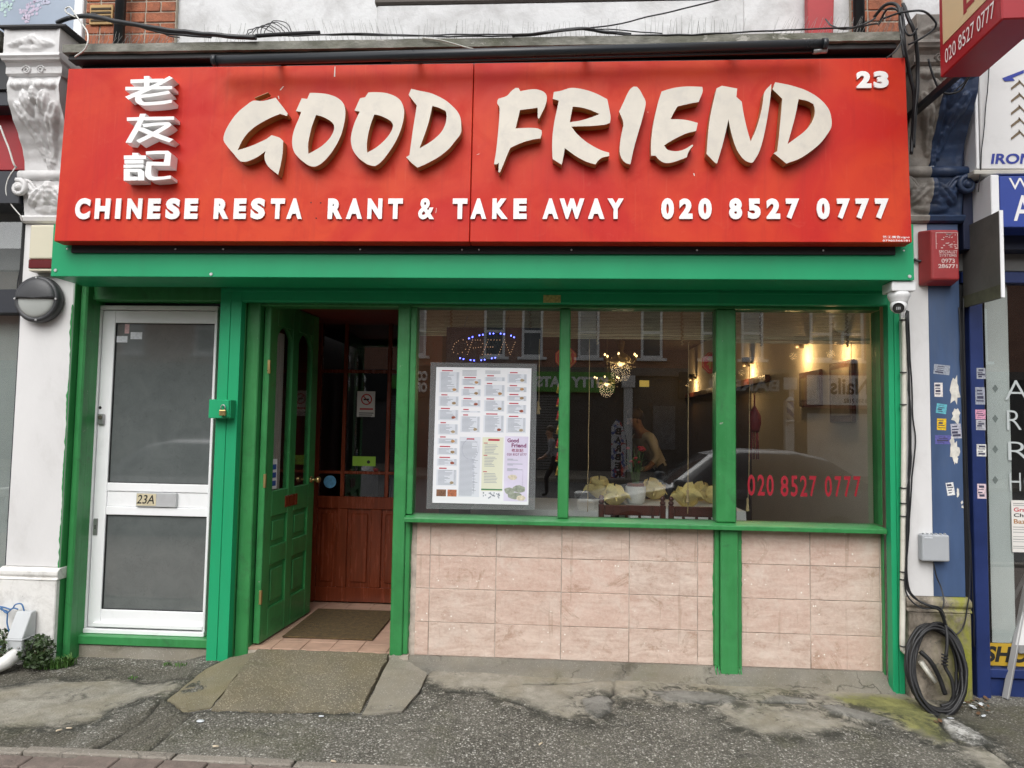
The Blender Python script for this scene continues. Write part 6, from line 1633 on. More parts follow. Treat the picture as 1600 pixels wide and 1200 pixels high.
# long thin cable on the blue half and down to the ground
pcab([(1499, 480, -.13), (1501, 560, -.13), (1507, 700, -.135), (1512, 800, -.135), (1516, 900, -.15), (1508, 970, -.17), (1497, 990, -.18), (1484, 990, -.19), (1478, 978, -.2)], .004, lab='thin black cable running down the blue edge of the right pilaster')
pcab([(1505, 465, -.12), (1508, 640, -.12), (1512, 760, -.12), (1520, 930, -.12), (1522, 1010, -.12)], .0035, lab='thin black cable in the gap beside the navy frame')
# ------------------------------------------------------------------ big coil of black cable leaning on the plinth
ck = thing('cable_coil', 'large coil of thick black cable leaning against the mossy plinth', 'cable coil', G(1465, 1100))
rc = random.Random(12)
cen = W(1465, 1046, -.26)
CAB = pm('black_rubber_cable', (.016, .016, .017), .45, .2, 10, spec=.4)
for k in range(11):
    ra, rb2 = (.152 + rc.uniform(-.018, .014)), (.222 + rc.uniform(-.022, .012))
    oy = -.025 + .007 * k; ph = rc.uniform(0, 6); rot = math.radians(-10 + rc.uniform(-5, 5)); pts = []
    ox = rc.uniform(-.012, .012); oz = rc.uniform(-.012, .012)
    for i in range(49):
        a = 2 * math.pi * i / 48
        x, z = ra * math.cos(a), rb2 * math.sin(a)
        xx, zz = x * math.cos(rot) - z * math.sin(rot), x * math.sin(rot) + z * math.cos(rot)
        kx_ = .006 * mnoise.noise(Vector((a * 2.3, k * 5.1, 0))); kz_ = .006 * mnoise.noise(Vector((a * 2.9, k * 3.3, 9)))
        pts.append((cen.x + xx + ox + kx_, cen.y + oy + .004 * math.sin(3 * a + ph) + .085 * (zz / .25), cen.z + zz + oz + kz_))
    MB().tube(pts, .0088, 8, cap=False).build('cable_turn', CAB, ck)
MB().tube(spline([W(1470, 955, -.19), W(1477, 975, -.20), W(1480, 1000, -.23), W(1478, 1025, -.25), W(1476, 1040, -.25), W(1487, 1062, -.27), W(1490, 1085, -.28), W(1486, 1098, -.28), W(1470, 1103, -.28)], 6), .010, 8).build('cable_tail', CAB, ck)
MB().tube(spline([W(1438, 1018, -.22), W(1455, 1035, -.24), W(1468, 1060, -.24), W(1477, 1085, -.25)], 6), .013, 8).build('cable_tail', CAB, ck)
for k in range(4):
    q = W(1474, 1022 + k * 5, -.245); MB().tube([q + Vector((-.018, -.012, .003)), q + Vector((0, -.022, 0)), q + Vector((.018, -.01, -.004))], .005, 6).build('cable_tie', BLKM, ck)
# ------------------------------------------------------------------ A-board at the right edge
foot = G(1571, 1093); 
abd = thing('pavement_sign', 'white A-board with grey metal frame at the right edge of the picture', 'sign', foot)
tiltv = Vector((.16, .18, .98)).normalized()
AL2 = pm('grey_aluminium_section', (.36, .36, .36), .4, .1, metal=.3)
f0 = foot + Vector((0, 0, .004)); f1 = Vector((W(1611, 880, foot.y + .14).x, foot.y + .14, W(1611, 880, foot.y + .14).z))
MB().beam(f0, f1, .035, .02).build('frame_leg', AL2, abd, .003)
g0 = f0 + Vector((.62, 0, 0)); g1 = f1 + Vector((.58, 0, 0))
MB().beam(g0, g1, .035, .02).build('frame_leg', AL2, abd, .003)
m0, m1 = f0.lerp(f1, .36), g0.lerp(g1, .36)
MB().beam(m0 + Vector((.018, 0, 0)), m1 - Vector((.018, 0, 0)), .02, .05).build('frame_rail', AL2, abd, .003)
t0, t1 = f0.lerp(f1, 1.55), g0.lerp(g1, 1.55)
MB().hexa([m0 + Vector((.0, -.012, .025)), m1 + Vector((0, -.012, .025)), t1 + Vector((0, -.012, 0)), t0 + Vector((0, -.012, 0))], [v + Vector((0, .01, 0)) for v in (m0 + Vector((0, -.012, .025)), m1 + Vector((0, -.012, .025)), t1 + Vector((0, -.012, 0)), t0 + Vector((0, -.012, 0)))]).build('display_panel', WSIGN, abd)
h0, h1 = f0 + Vector((0, .33, .003)), f1 + Vector((.02, .02, 0))
MB().beam(h0, h1, .03, .02).build('rear_leg', AL2, abd, .003)
for k in range(3):
    q = m0.lerp(t0, .08 + .10 * k) + Vector((.05, -.0135, .06)); MB().ball(q, .012, 1, (1, .06, 1)).build('magenta_mark', pm('magenta_ink', (.35, .02, .14), .6) if k == 0 else bpy.data.materials['magenta_ink'], abd)
# ------------------------------------------------------------------ grey rainwater shoe / cable entry, bottom left, with blue cables
d0 = W(14, 1015, -.30); 
hs_ = thing('drain_hopper', 'pale grey plastic hopper with a spout, low on the left pilaster', 'drain fitting', d0)
HG = pm('pale_grey_pvc', (.50, .52, .53), .45, .06, 6)
yw = -.155
def hp(px, py, y): return W(px, py, y)
x0, x1 = hp(15, 1000, -.24).x, hp(40, 1000, -.24).x
zA_, zB_, zC_ = hp(25, 955, -.2).z, hp(25, 995, -.24).z, hp(25, 1017, -.24).z
MB().prism([(yw, zA_), (-.20, zA_), (-.27, zB_), (-.27, zC_), (yw, zC_)], 'x', x0, x1).build('hopper_body', HG, hs_, .008, 2)
MB().box(x0 - .004, x1 + .004, -.275, yw, zC_ + .07, zC_ + .08).build('seam', HG, hs_, .003)
MB().tube([(x0 + .06, -.23, zC_ - .002), (x0 + .03, -.29, zC_ - .05), (x0 - .05, -.36, und(-3.5, -.36) + .02)], [.045, .042, .036], 14).build('spout', WBAS, hs_)
MB().lathe([(.006, -.276), (.008, -.27)], (x1 - .02, 0, zC_ + .03), 8, 'y').build('screw', SCREW, hs_)
BLC = pm('blue_cable_sheath', (.06, .17, .38), .45, .1)
for n_, pts in enumerate(([(-8, 946, -.18), (8, 949, -.19), (18, 951, -.19), (24, 944, -.19), (33, 944, -.19), (37, 955, -.19)], [(-6, 948, -.17), (4, 953, -.18), (12, 956, -.18), (11, 975, -.19), (14, 995, -.2), (8, 1008, -.22), (-6, 1011, -.22)], [(2, 948, -.2), (10, 957, -.2), (20, 950, -.2), (28, 952, -.2)])):
    pcab(pts, .0045, 'blue_cable', ('blue cable looped over the top of the grey hopper', 'blue cable hanging in a bend left of the grey hopper', 'short knotted blue cable above the grey hopper')[n_], 'blue cables at the hopper', BLC)
# ------------------------------------------------------------------ cables along the ledge and around the right bracket
zt_ = zc1 + .02
def lcab(pts, r, lab, grp=None, m=BLACK): return cable('cable', [W(*p) for p in pts], r, m, None, lab, 'cable', grp)
lcab([(90, 36, -.30), (110, 27, -.35), (135, 25, -.4), (180, 33, -.45), (250, 45, -.5), (330, 54, -.52), (400, 58, -.52)], .014, 'thick bundle of black cables coming down to the ledge at the left')
lcab([(108, 28, -.36), (140, 23, -.4), (200, 36, -.46), (260, 52, -.5), (330, 58, -.52)], .007, 'thin black cable beside the thick bundle on the left ledge')
lcab([(118, 26, -.40), (104, 20, -.41), (102, 14, -.41), (110, 12, -.42), (124, 30, -.43), (134, 45, -.44), (138, 60, -.61), (132, 78, -.62), (117, 89, -.60)], .0045, 'white cable curling down past the left end of the ledge', None, pm('white_cable', (.70, .70, .66), .5))
lcab([(430, 52, -.5), (520, 54, -.49), (620, 56, -.5), (720, 54, -.5), (800, 54, -.52), (860, 50, -.52), (905, 46, -.52), (960, 38, -.62), (1040, 20, -.7), (1120, 0, -.8), (1200, -22, -.9)], .0042, 'black overhead cable rising to the right from the ledge')
lcab([(800, 56, -.5), (830, 54, -.5), (880, 48, -.5), (915, 45, -.5), (950, 50, -.5), (985, 54, -.49)], .010, 'short thick black cable humped over the middle of the ledge')
lcab([(905, 45, -.51), (960, 46, -.5), (1000, 50, -.49), (1035, 52, -.48)], .0035, 'thin black cable fanning out right along the ledge')
lcab([(660, 59, -.51), (690, 63, -.52), (715, 70, -.53), (740, 77, -.54), (752, 79, -.54)], .0045, 'pale cable drooping in front of the ledge', None, pm('pale_cable', (.45, .45, .40), .5))
for k, (pts, r, lab) in enumerate((
    ([(300, 50, -.49), (420, 56, -.5), (560, 53, -.5), (700, 57, -.5), (820, 55, -.5)], .005, 'black cable lying along the ledge above the word GOOD'),
    ([(250, 47, -.48), (262, 56, -.5), (280, 59, -.51)], .004, 'thin wire end bent down at the brick corner'),
    ([(905, 46, -.5), (940, 49, -.5), (990, 55, -.5), (1100, 53, -.5), (1210, 47, -.5), (1330, 43, -.5), (1372, 36, -.4)], .005, 'black cable lying along the ledge above the word FRIEND'),
    ([(1290, 30, -.3), (1302, 42, -.45), (1320, 46, -.5), (1345, 40, -.5), (1368, 28, -.42)], .005, 'short black cable slack on the right end of the ledge'))):
    lcab(pts, r, lab)
rc = random.Random(5)
coil = thing('cable_loops', 'loose loops of thin black wire lying on the ledge above the left of the sign', 'cable', W(425, 57, -.45))
for k in range(6):
    cx = 405 + k * 6; pts = []
    for i in range(13):
        a = math.pi * i / 12
        pts.append(W(cx + 22 * -math.cos(a) + rc.uniform(-2, 2), 57 - (14 + 2.2 * k) * math.sin(a) + rc.uniform(-1, 1), -.40 - .02 * k))
    MB().tube(spline(pts, 2), .0028, 5).build('wire_loop', BLACK, coil)
MB().tube(spline([W(400, 56, -.5), W(430, 54, -.5), W(470, 52, -.5), W(500, 51, -.5)], 6), .012, 7).build('wire_bundle', BLKM, coil)
# tangle on the right
for k, (pts, r, lab) in enumerate((
    ([(1366, 26, -.3), (1385, 8, -.4), (1402, 10, -.45), (1410, 40, -.5), (1414, 75, -.5), (1420, 110, -.45), (1428, 150, -.42), (1426, 200, -.4), (1424, 240, -.4)], .010, 'thick black cable dropping over the right end of the ledge beside the sign'),
    ([(1372, 38, -.3), (1388, 14, -.42), (1404, 20, -.46), (1408, 60, -.5), (1412, 90, -.5)], .007, 'black cable looping over the right end of the ledge'),
    ([(1380, 30, -.4), (1410, 20, -.5), (1440, 18, -.55), (1458, 30, -.55), (1462, 42, -.5), (1440, 60, -.5), (1420, 70, -.5)], .006, 'black cable making a wide loop left of the projecting sign'),
    ([(1412, 5, -.4), (1420, 30, -.48), (1431, 60, -.48), (1434, 120, -.44), (1430, 180, -.42), (1427, 230, -.4)], .011, 'thickest black cable hanging straight down the right bracket'),
    ([(1408, 12, -.45), (1416, 50, -.5), (1425, 55, -.5), (1434, 45, -.5)], .006, 'short black cable end sticking out of the right hand tangle'),
    ([(1385, 90, -.62), (1400, 78, -.6), (1410, 60, -.55), (1412, 30, -.5)], .004, 'thin black wire from the trough light into the tangle'),
    ([(1450, 92, -.45), (1462, 132, -.44), (1480, 146, -.44), (1500, 142, -.45), (1512, 122, -.48), (1524, 112, -.5)], .006, 'black cable sagging under the projecting sign'),
    ([(1536, 95, -.45), (1530, 105, -.5), (1515, 115, -.5), (1506, 130, -.48), (1490, 143, -.46)], .004, 'grey wire hanging from the corner of the projecting sign'),
    ([(1549, 70, -.3), (1541, 160, -.28), (1533, 250, -.27), (1528, 300, -.25)], .003, 'thin black wire hanging across the edge of the white sign board'))):
    lcab(pts, r, lab)
lcab([(0, 196, -.2), (10, 222, -.19), (22, 256, -.18), (26, 262, -.16)], .006, 'white rod stay across the red fascia of the left neighbour', None, bpy.data.materials['white_cable'])
lcab([(24, 262, -.18), (12, 282, -.18), (9, 300, -.18), (18, 320, -.17), (33, 338, -.16), (36, 346, -.14)], .004, 'white cable looping down left of the carved capital', None, bpy.data.materials['white_cable'])
lcab([(36, 330, -.13), (34, 400, -.13), (28, 440, -.13), (27, 465, -.13)], .004, 'black cable down the left edge of the left pilaster')
# bird spikes: each strip one thing
SPK = pm('spike_wire', (.24, .24, .23), .4, .2, metal=.4)
def spikes(name_lab, px0, px1, lean, h, step):
    a, c_ = W(px0, 56, -.40), W(px1, 56, -.40)
    t_ = thing('bird_spikes', name_lab, 'bird spikes', (a.x, -.40, zt_), 'bird spike strips on the ledge')
    MB().box(a.x, c_.x, -.41, -.39, zc1 + .005, zc1 + .022).build('spike_base', pm('spike_base_%d' % px0, (.2, .2, .2), .5), t_)
    b = MB(); x = a.x
    while x < c_.x:
        for yy in (-.03, .02):
            l2 = lean + rnd.uniform(-.02, .02)
            b.tube([(x, -.40, zc1 + .015), (x + l2, -.40 + yy, zc1 + .015 + h * rnd.uniform(.8, 1.05))], .0010, 4)
        x += step * rnd.uniform(.75, 1.25)
    o = b.build('spike_wires', SPK, t_); o['kind'] = 'stuff'
spikes('bent bird spikes in front of the left brickwork', 140, 270, .04, .10, .03)
spikes('pale bird spikes between the brickwork and the wire loops', 320, 380, .02, .14, .035)
spikes('leaning bird spikes right of the wire loops', 440, 640, -.04, .16, .035)
spikes('upright bird spikes over the middle of the sign', 655, 795, .01, .14, .03)
spikes('upright bird spikes right of the sign joint', 815, 970, .005, .13, .03)
spikes('upright bird spikes on the stained part of the wall', 1010, 1160, .005, .14, .03)
spikes('crossed bird spikes below the red reveal', 1205, 1400, .05, .13, .03)

# ------------------------------------------------------------------ plants, litter
GRS = pm('grass_green', (.07, .16, .03), .6, .35, 30); LEAF = pm('dark_weed_leaf', (.035, .065, .018), .55, .4, 30)
def weed(pts, n, h, lab, m, blade=.008, seed=1):
    rg = random.Random(seed); c0 = G(*pts[0])
    t_ = thing('weed', lab, 'plant', c0, 'weeds at the foot of the wall')
    b = MB()
    for k in range(n):
        u = rg.random() * (len(pts) - 1); i_ = int(u); q = G(*pts[i_]).lerp(G(*pts[i_ + 1]), u - i_)
        q += Vector((rg.uniform(-.02, .02), rg.uniform(-.02, .02), 0)); q.z = und(q.x, q.y)
        a = rg.uniform(0, 6.28); hh = h * rg.uniform(.4, 1.1); ln = Vector((math.cos(a), math.sin(a) * .7 - .2, 0)) * hh * rg.uniform(.2, .9)
        s = Vector((-math.sin(a), math.cos(a), 0)) * blade
        m1_ = q + ln * .4 + Vector((0, 0, hh * .7)); m2_ = q + ln + Vector((0, 0, hh * .9))
        b.bm.faces.new([b.bm.verts.new(v) for v in (q - s * .6, q + s * .6, m1_ + s, m1_ - s)]); b.bm.faces.new([b.bm.verts.new(v) for v in (m1_ - s, m1_ + s, m2_)])
    o = b.build('blades', m, t_, fix=False); return t_
weed([(40, 1042), (60, 1045), (80, 1046), (100, 1043), (116, 1038)], 260, .075, 'tuft of green grass at the foot of the green door frame', GRS, .004, 2)
weed([(255, 1040), (275, 1040), (290, 1041)], 60, .025, 'thin line of grass under the concrete step', GRS, .003, 3)
weed([(205, 1060), (210, 1060)], 20, .02, 'tiny grass sprig in the pavement crack', GRS, .003, 4)
def bush(px, py, Y, r, n, lab, seed):
    rg = random.Random(seed); c0 = W(px, py, Y)
    t_ = thing('wall_plant', lab, 'plant', (c0.x, Y, und(c0.x, Y)), 'leafy weeds at the left pilaster')
    b = MB()
    for k in range(n):
        d = Vector((rg.gauss(0, 1), rg.gauss(0, .6), rg.gauss(0, 1))); d = d.normalized() * r * rg.random() ** .4; q = c0 + d
        q.z = max(q.z, und(q.x, q.y) + .005); q.y = min(q.y, -.157)
        s = rg.uniform(.006, .013); e1 = Vector((rg.gauss(0, 1), rg.gauss(0, 1), rg.gauss(0, 1))).normalized(); e2 = e1.orthogonal().normalized()
        b.bm.faces.new([b.bm.verts.new(q + v) for v in (-e1 * s * 1.4, e2 * s * .7, e1 * s * 1.4, -e2 * s * .7)])
    b.build('leaves', LEAF, t_, fix=False)
    sb = MB()
    for k in range(7):
        e = c0 + Vector((rg.uniform(-r, r) * .7, rg.uniform(-.02, .0), rg.uniform(-.2, .9) * r)); e.y = min(e.y, -.16)
        sb.tube([(c0.x, Y, und(c0.x, Y)), ((c0.x + e.x) / 2, Y, (und(c0.x, Y) + e.z) / 2 + .01), e], .002, 4)
    sb.build('stems', pm('weed_stem_%d' % seed, (.09, .08, .03), .7), t_)
bush(58, 1018, -.22, .105, 620, 'dark leafy weed between the grey hopper and the green door frame', 5)
bush(-2, 1014, -.24, .12, 420, 'dark leafy weed left of the grey hopper', 6)
BUT = pm('cigarette_paper', (.62, .52, .38), .8, .2, 60)
for k, (px, py, a, lab) in enumerate(((108, 1142, .2, 'cigarette end lying on the dark asphalt at the lower left'), (502, 1122.5, .1, 'white cigarette end in front of the ramp'), (521, 1193, -.3, 'cigarette end near the bottom edge'), (337, 1171, .1, 'pale cigarette end left of the middle near the edging'), (92, 1145, .8, 'small scrap just left of the cigarette end on the dark asphalt'), (845, 1165, 1.0, 'small white scrap on the asphalt below the window'))):
    q = G(px, py); d = Vector((math.cos(a), math.sin(a), 0)) * .013
    q.z = und(q.x, q.y) + .012
    tag(MB().tube([q - d, q + d], .0042, 7).build('cigarette_end_and_scrap', BUT if k != 1 else STW), lab, 'litter', 'litter on the pavement')  # cigarette ends and two loose scraps share this shape
q = G(313, 1129); b = MB(); b.ball(q + Vector((0, 0, .008)), .016, 2, (1.3, .9, .3)); tag(b.build('chewing_gum', STW), 'flattened white blob on the asphalt left of the ramp', 'litter', 'litter on the pavement')
DRY = pm('dry_leaf', (.13, .07, .035), .8, .4, 40)
rg = random.Random(31)
for k in range(26):
    px, py = rg.gauss(1526, 14), rg.gauss(1103, 9)
    if k > 21: px, py = rg.uniform(1430, 1590), rg.uniform(1092, 1140)
    q = G(px, py); q.z = und(q.x, q.y) + .012; a = rg.uniform(0, 6.3); s = rg.uniform(.010, .022)
    e1 = Vector((math.cos(a), math.sin(a), rg.uniform(-.2, .4))) * s; e2 = Vector((-math.sin(a), math.cos(a), rg.uniform(-.1, .3))) * s * .55
    b = MB(); b.poly([q - e1, q - e1 * .3 + e2, q + e1 * .5 + e2 * .8, q + e1, q + e1 * .4 - e2, q - e1 * .4 - e2 * .9])
    tag(b.build('dead_leaf', DRY if k % 5 else STW, fix=False), 'brown dead leaf among the litter by the navy frame post', 'leaf', 'dead leaves by the navy frame')
# doormat
m0, m1 = GZ(440, 998, ZF + .012), GZ(608, 956, ZF + .012)
xa1 = GZ(438, 999, ZF).x; y0_, y1_ = GZ(500, 999, ZF).y, GZ(550, 955, ZF).y
tag(box('doormat', COIR, None, xa1, GZ(584, 1000, ZF).x, y0_, y1_, ZF + .0015, ZF + .014, .004), 'worn brown coir doormat on the porch tiles', 'mat')
# ------------------------------------------------------------------ behind and on the window glass
# menu sheet in a clear acrylic holder on the outside of the glass
Ym = 0.040
mn = thing('menu_holder', 'large printed menu in a clear acrylic holder on the left window pane', 'menu', W(750, 797, Ym))
def mx(px, py): return W(px, py, Ym)
def skew_sheet(name, mat, c4, y0, y1, par):   # corners TL TR BR BL in photo points
    P = [W(px, py, Ym) for px, py in c4]
    return MB().hexa([(p.x, y0, p.z) for p in P], [(p.x, y1, p.z) for p in P]).build(name, mat, par, 0)
skew_sheet('acrylic_holder', ACRYL, [(673, 566), (839, 568.5), (836, 797), (666, 795)], Ym, Ym + .006, mn)
TLc, TRc, BRc, BLc = (682, 573.5), (830.5, 575.5), (825.5, 789), (675.5, 785.5)
PAPER = pm('white_menu_paper', (.80, .81, .84), .4, .02)
sht = skew_sheet('menu_sheet', PAPER, [TLc, TRc, BRc, BLc], Ym - .002, Ym - .0005, mn)
def mp(u, v):          # sheet coordinates 0..1
    a = Vector(TLc).lerp(Vector(TRc), u); c = Vector(BLc).lerp(Vector(BRc), u); q = a.lerp(c, v); return W(q.x, q.y, Ym)
def mrect(b, u0, u1, v0, v1, y):
    b.bm.faces.new([b.bm.verts.new((p.x, y, p.z)) for p in (mp(u0, v0), mp(u0, v1), mp(u1, v1), mp(u1, v0))])
rm = random.Random(77)
bt, bh, bl, bd_ = MB(), MB(), MB(), MB()
dish = []
colU = [(.04, .245), (.275, .475), (.515, .725), (.755, .955)]
heads = [[.022, .20, .30, .405, .51, .58, .66, .74], [.07, .145, .225, .305, .345], [.055, .112, .225, .335], [.03, .125, .19, .255, .35]]
ends = [.885, .49, .49, .49]
for ci, (u0, u1) in enumerate(colU):
    hs2 = heads[ci] + [ends[ci]]
    if ci: 
        v = .022
        while v < hs2[0] - .012: mrect(bt, u0, u1 - .05, v, v + .0035, Ym - .0026); v += .0085
    for k, v0 in enumerate(hs2[:-1]):
        mrect(bh, u0 + .02, u0 + .02 + rm.uniform(.05, .13), v0, v0 + .008, Ym - .0027)
        bl_v1 = hs2[k + 1] - .014
        mrect(bl, u0 - .005, u1, v0 + .014, bl_v1, Ym - .0023)
        v = v0 + .018
        while v < bl_v1 - .006:
            mrect(bt, u0 + .012, u0 + .012 + rm.uniform(.06, .15), v, v + .0034, Ym - .0027); mrect(bt, u1 - .03, u1 - .008, v, v + .0034, Ym - .0027); v += .0085
        if bl_v1 - v0 > .05: dish.append((u1 - .05, bl_v1 - .022))
# lower half: set meals
mrect(bl, .265, .485, .51, .95, Ym - .0023); mrect(bh, .34, .42, .52, .53, Ym - .0027)
v = .545
while v < .94: mrect(bt, .275, .275 + rm.uniform(.12, .19), v, v + .0032, Ym - .0027); v += .0085
b = MB(); mrect(b, .505, .725, .51, .905, Ym - .0024); b.build('set_meal_panel', pm('pale_yellow_print', (.70, .71, .56), .5, .03), sht, fix=False)
mrect(bh, .565, .685, .522, .536, Ym - .0028)
for v0 in (.55, .64, .76):
    mrect(bh, .52, .56, v0, v0 + .006, Ym - .0028); v = v0 + .014
    for k in range(7): mrect(bt, .53, .53 + rm.uniform(.08, .15), v, v + .0036, Ym - .0028); v += .011
b = MB(); mrect(b, .505, .725, .888, .898, Ym - .0029); b.build('green_band', pm('green_print', (.06, .20, .08), .5), sht, fix=False)
for k in range(28): mrect(bt, .52 + rm.random() * .17, .52 + rm.random() * .17 + .01, .915 + rm.random() * .035, .92 + rm.random() * .04, Ym - .0029) if False else None
for k in range(24):
    u, v = .52 + rm.random() * .18, .912 + rm.random() * .04; mrect(bt, u, u + .012, v, v + .009, Ym - .0029)
b = MB(); mrect(b, .74, .985, .50, .975, Ym - .0024); b.build('lilac_panel', pm('lilac_print', (.68, .64, .79), .5, .1, 3), sht, fix=False)
for s_, u0, u1, v0, v1, c, bo in (('Good', .765, .885, .515, .545, (.20, .02, .12), .03), ('Friend', .81, .965, .551, .581, (.20, .02, .12), .03), ('老友記', .81, .935, .590, .615, (.28, .02, .08), .02), ('020 8527 0777', .765, .97, .624, .641, (.20, .02, .12), .01)):
    p0, p1 = mp(u0, v0), mp(u1, v1); w_ = wp(sht)
    put(fit(glyph(s_, bo), p0.x - w_.x, p1.x - w_.x, p1.z - w_.z, p0.z - w_.z, Ym - .0029 - w_.y, Ym - .0029 - w_.y), 'menu_title', pm('plum_ink_%d' % int(v0 * 1000), c, .5), sht)
for k, v in enumerate((.665, .672, .70, .708, .735, .742, .75)): mrect(bt, .77, .77 + .06 + .05 * (k % 3), v, v + .004, Ym - .0029)
def blob(u, v, ru, rv, m, n, seed, y=Ym - .0031):
    rr = random.Random(seed); b = MB(); c = mp(u, v); wx = (mp(1, .5) - mp(0, .5)).length
    b.bm.faces.new([b.bm.verts.new((c.x + ru * wx * math.cos(t) * rr.uniform(.85, 1.1), y, c.z + rv * wx * math.sin(t) * rr.uniform(.85, 1.1))) for t in [2 * math.pi * k / 12 for k in range(12)]])
    return b.build(n, m, sht, fix=False)
DM = [pm('dish_print_%d' % k, c, .5, .35, 120) for k, c in enumerate(((.42, .24, .10), (.30, .20, .10), (.30, .08, .05), (.36, .28, .17)))]
for k, (u, v) in enumerate(dish): blob(u, v, .022, .015, DM[k % 4], 'dish_picture', k)
for k, (u0, u1) in enumerate(((.04, .14), (.155, .25))):
    b = MB(); mrect(b, u0, u1, .90, .95, Ym - .0029); b.build('food_photo', pm('food_photo_%d' % k, (.20, .10, .06) if k == 0 else (.40, .14, .07), .5, .6, 150), sht, fix=False)
LOT = pm('lotus_print', (.62, .56, .44), .5, .3, 60); STN = pm('pebble_print', (.30, .33, .27), .5, .3, 50)
for k, (u, v, a, c) in enumerate(((.80, .90, .07, .035), (.90, .885, .09, .04), (.86, .935, .10, .035))): blob(u, v, a * .8, c, STN, 'pebble_picture', 30 + k, Ym - .0028 - .0001 * k)
blob(.83, .80, .05, .028, LOT, 'lotus_picture', 41); blob(.92, .95, .05, .03, LOT, 'lotus_picture', 42)
b = MB()
for k in range(6): b.tube([mp(.935, .74 + .02 * k) + Vector((0, -.0035, 0)), mp(.935, .76 + .02 * k) + Vector((0, -.0035, 0))], .0008, 4)
b.build('bamboo_picture', pm('mauve_ink', (.36, .30, .42), .5), sht)
# wine-glass line drawing on the middle list
pts = []
for k in range(30):
    a = 2 * math.pi * k / 30; pts.append(mp(.38 + .085 * math.cos(a), .60 + .075 * math.sin(a)) + Vector((0, -.003, 0)))
b = MB(); b.tube(pts + [pts[0]], .0007, 4); b.tube([mp(.41, .67) + Vector((0, -.003, 0)), mp(.43, .93) + Vector((0, -.003, 0))], .0007, 4)
b.build('line_drawing', pm('blue_grey_ink', (.30, .32, .44), .5), sht)
o = bt.build('printed_text', pm('grey_menu_ink', (.30, .33, .38), .6, .1), sht, fix=False); o['kind'] = 'stuff'
o = bh.build('printed_headings', pm('red_menu_ink', (.46, .03, .06), .6, .1), sht, fix=False); o['kind'] = 'stuff'
o = bl.build('text_blocks', pm('pale_block_print', (.66, .69, .75), .6, .04), sht, fix=False); o['kind'] = 'stuff'
# red telephone number on the right pane
ph = thing('window_lettering', 'red telephone number stuck on the right window pane', 'lettering', W(1257, 778, .049))
for ch, x0, x1, y0 in (('0', 1168, 1180, 741.5), ('2', 1183.5, 1195, 741.5), ('0', 1197.5, 1209, 742), ('8', 1219.5, 1232, 743), ('5', 1235.5, 1246.5, 743), ('2', 1250, 1261.5, 743), ('7', 1264.5, 1276, 743.5), ('0', 1288.5, 1300, 743.5), ('7', 1304, 1315, 744), ('7', 1318.5, 1330, 744), ('7', 1333.5, 1345, 744)):
    p0, p1 = W(x0, y0, .049), W(x1, y0 + 33, .049); w_ = wp(ph)
    put(fit(glyph(ch, .02), p0.x - w_.x, p1.x - w_.x, p1.z - w_.z, p0.z - w_.z, -.0005, -.0005), 'numeral', pm('red_vinyl', (.30, .008, .02), .5, .05) if ch == '0' and x0 == 1168 else bpy.data.materials['red_vinyl'], ph)
# LED open sign
led = thing('open_sign', 'black LED OPEN sign with blue dots hanging above the menu', 'sign', W(765, 566, .12))
l0, l1 = W(698, 511, .12), W(846, 572, .12)
MB().box(l0.x, l1.x, .12, .135, l1.z, l0.z).build('panel', BLKM, led, .002)
def z7(x, y): return (690 + x * .0875, 495 + y * .0875)
BL_ = emat('blue_led', (.10, .12, 1.0), 9.0); AM_ = emat('amber_led', (1.0, .55, .30), .7)
b = MB()
for x, y in ((490, 385), (552, 362), (675, 330), (737, 320), (862, 300), (926, 298), (1055, 300), (1117, 310), (1240, 335), (1293, 365), (330, 738), (390, 755), (517, 772), (580, 778), (707, 773), (770, 766), (896, 742), (957, 730)):
    q = W(*z7(x, y), .118); b.ball(q, .0050, 1)
o = b.build('blue_lights', BL_, led); o['kind'] = 'stuff'
b = MB()
def dots(pts, step=44):
    for (xa_1, ya_1), (xb_1, yb_1) in zip(pts, pts[1:]):
        n = max(1, int(math.hypot(xb_1 - xa_1, yb_1 - ya_1) / step))
        for k in range(n):
            t = k / n; b.ball(W(*z7(xa_1 + (xb_1 - xa_1) * t, ya_1 + (yb_1 - ya_1) * t), .118), .0026, 1)
dots([(290, 660), (215, 635), (190, 580), (230, 485), (300, 430), (385, 412), (450, 450), (465, 500), (430, 580), (370, 635), (290, 660)])
dots([(460, 670), (555, 415), (690, 415), (735, 480), (700, 540), (610, 555), (520, 560)])
dots([(1040, 415), (830, 412), (780, 540), (960, 540)]); dots([(780, 540), (725, 670), (930, 665)])
dots([(1020, 670), (1125, 410), (1210, 640), (1225, 670), (1330, 410)])
o = b.build('amber_lights', AM_, led); o['kind'] = 'stuff'
for px in (725, 790):
    q0 = W(px, 512, .125); MB().tube([q0, q0 + Vector((.02 if px > 750 else .02, .02, .08))], .002, 5).build('hanging_wire', STEEL, led)
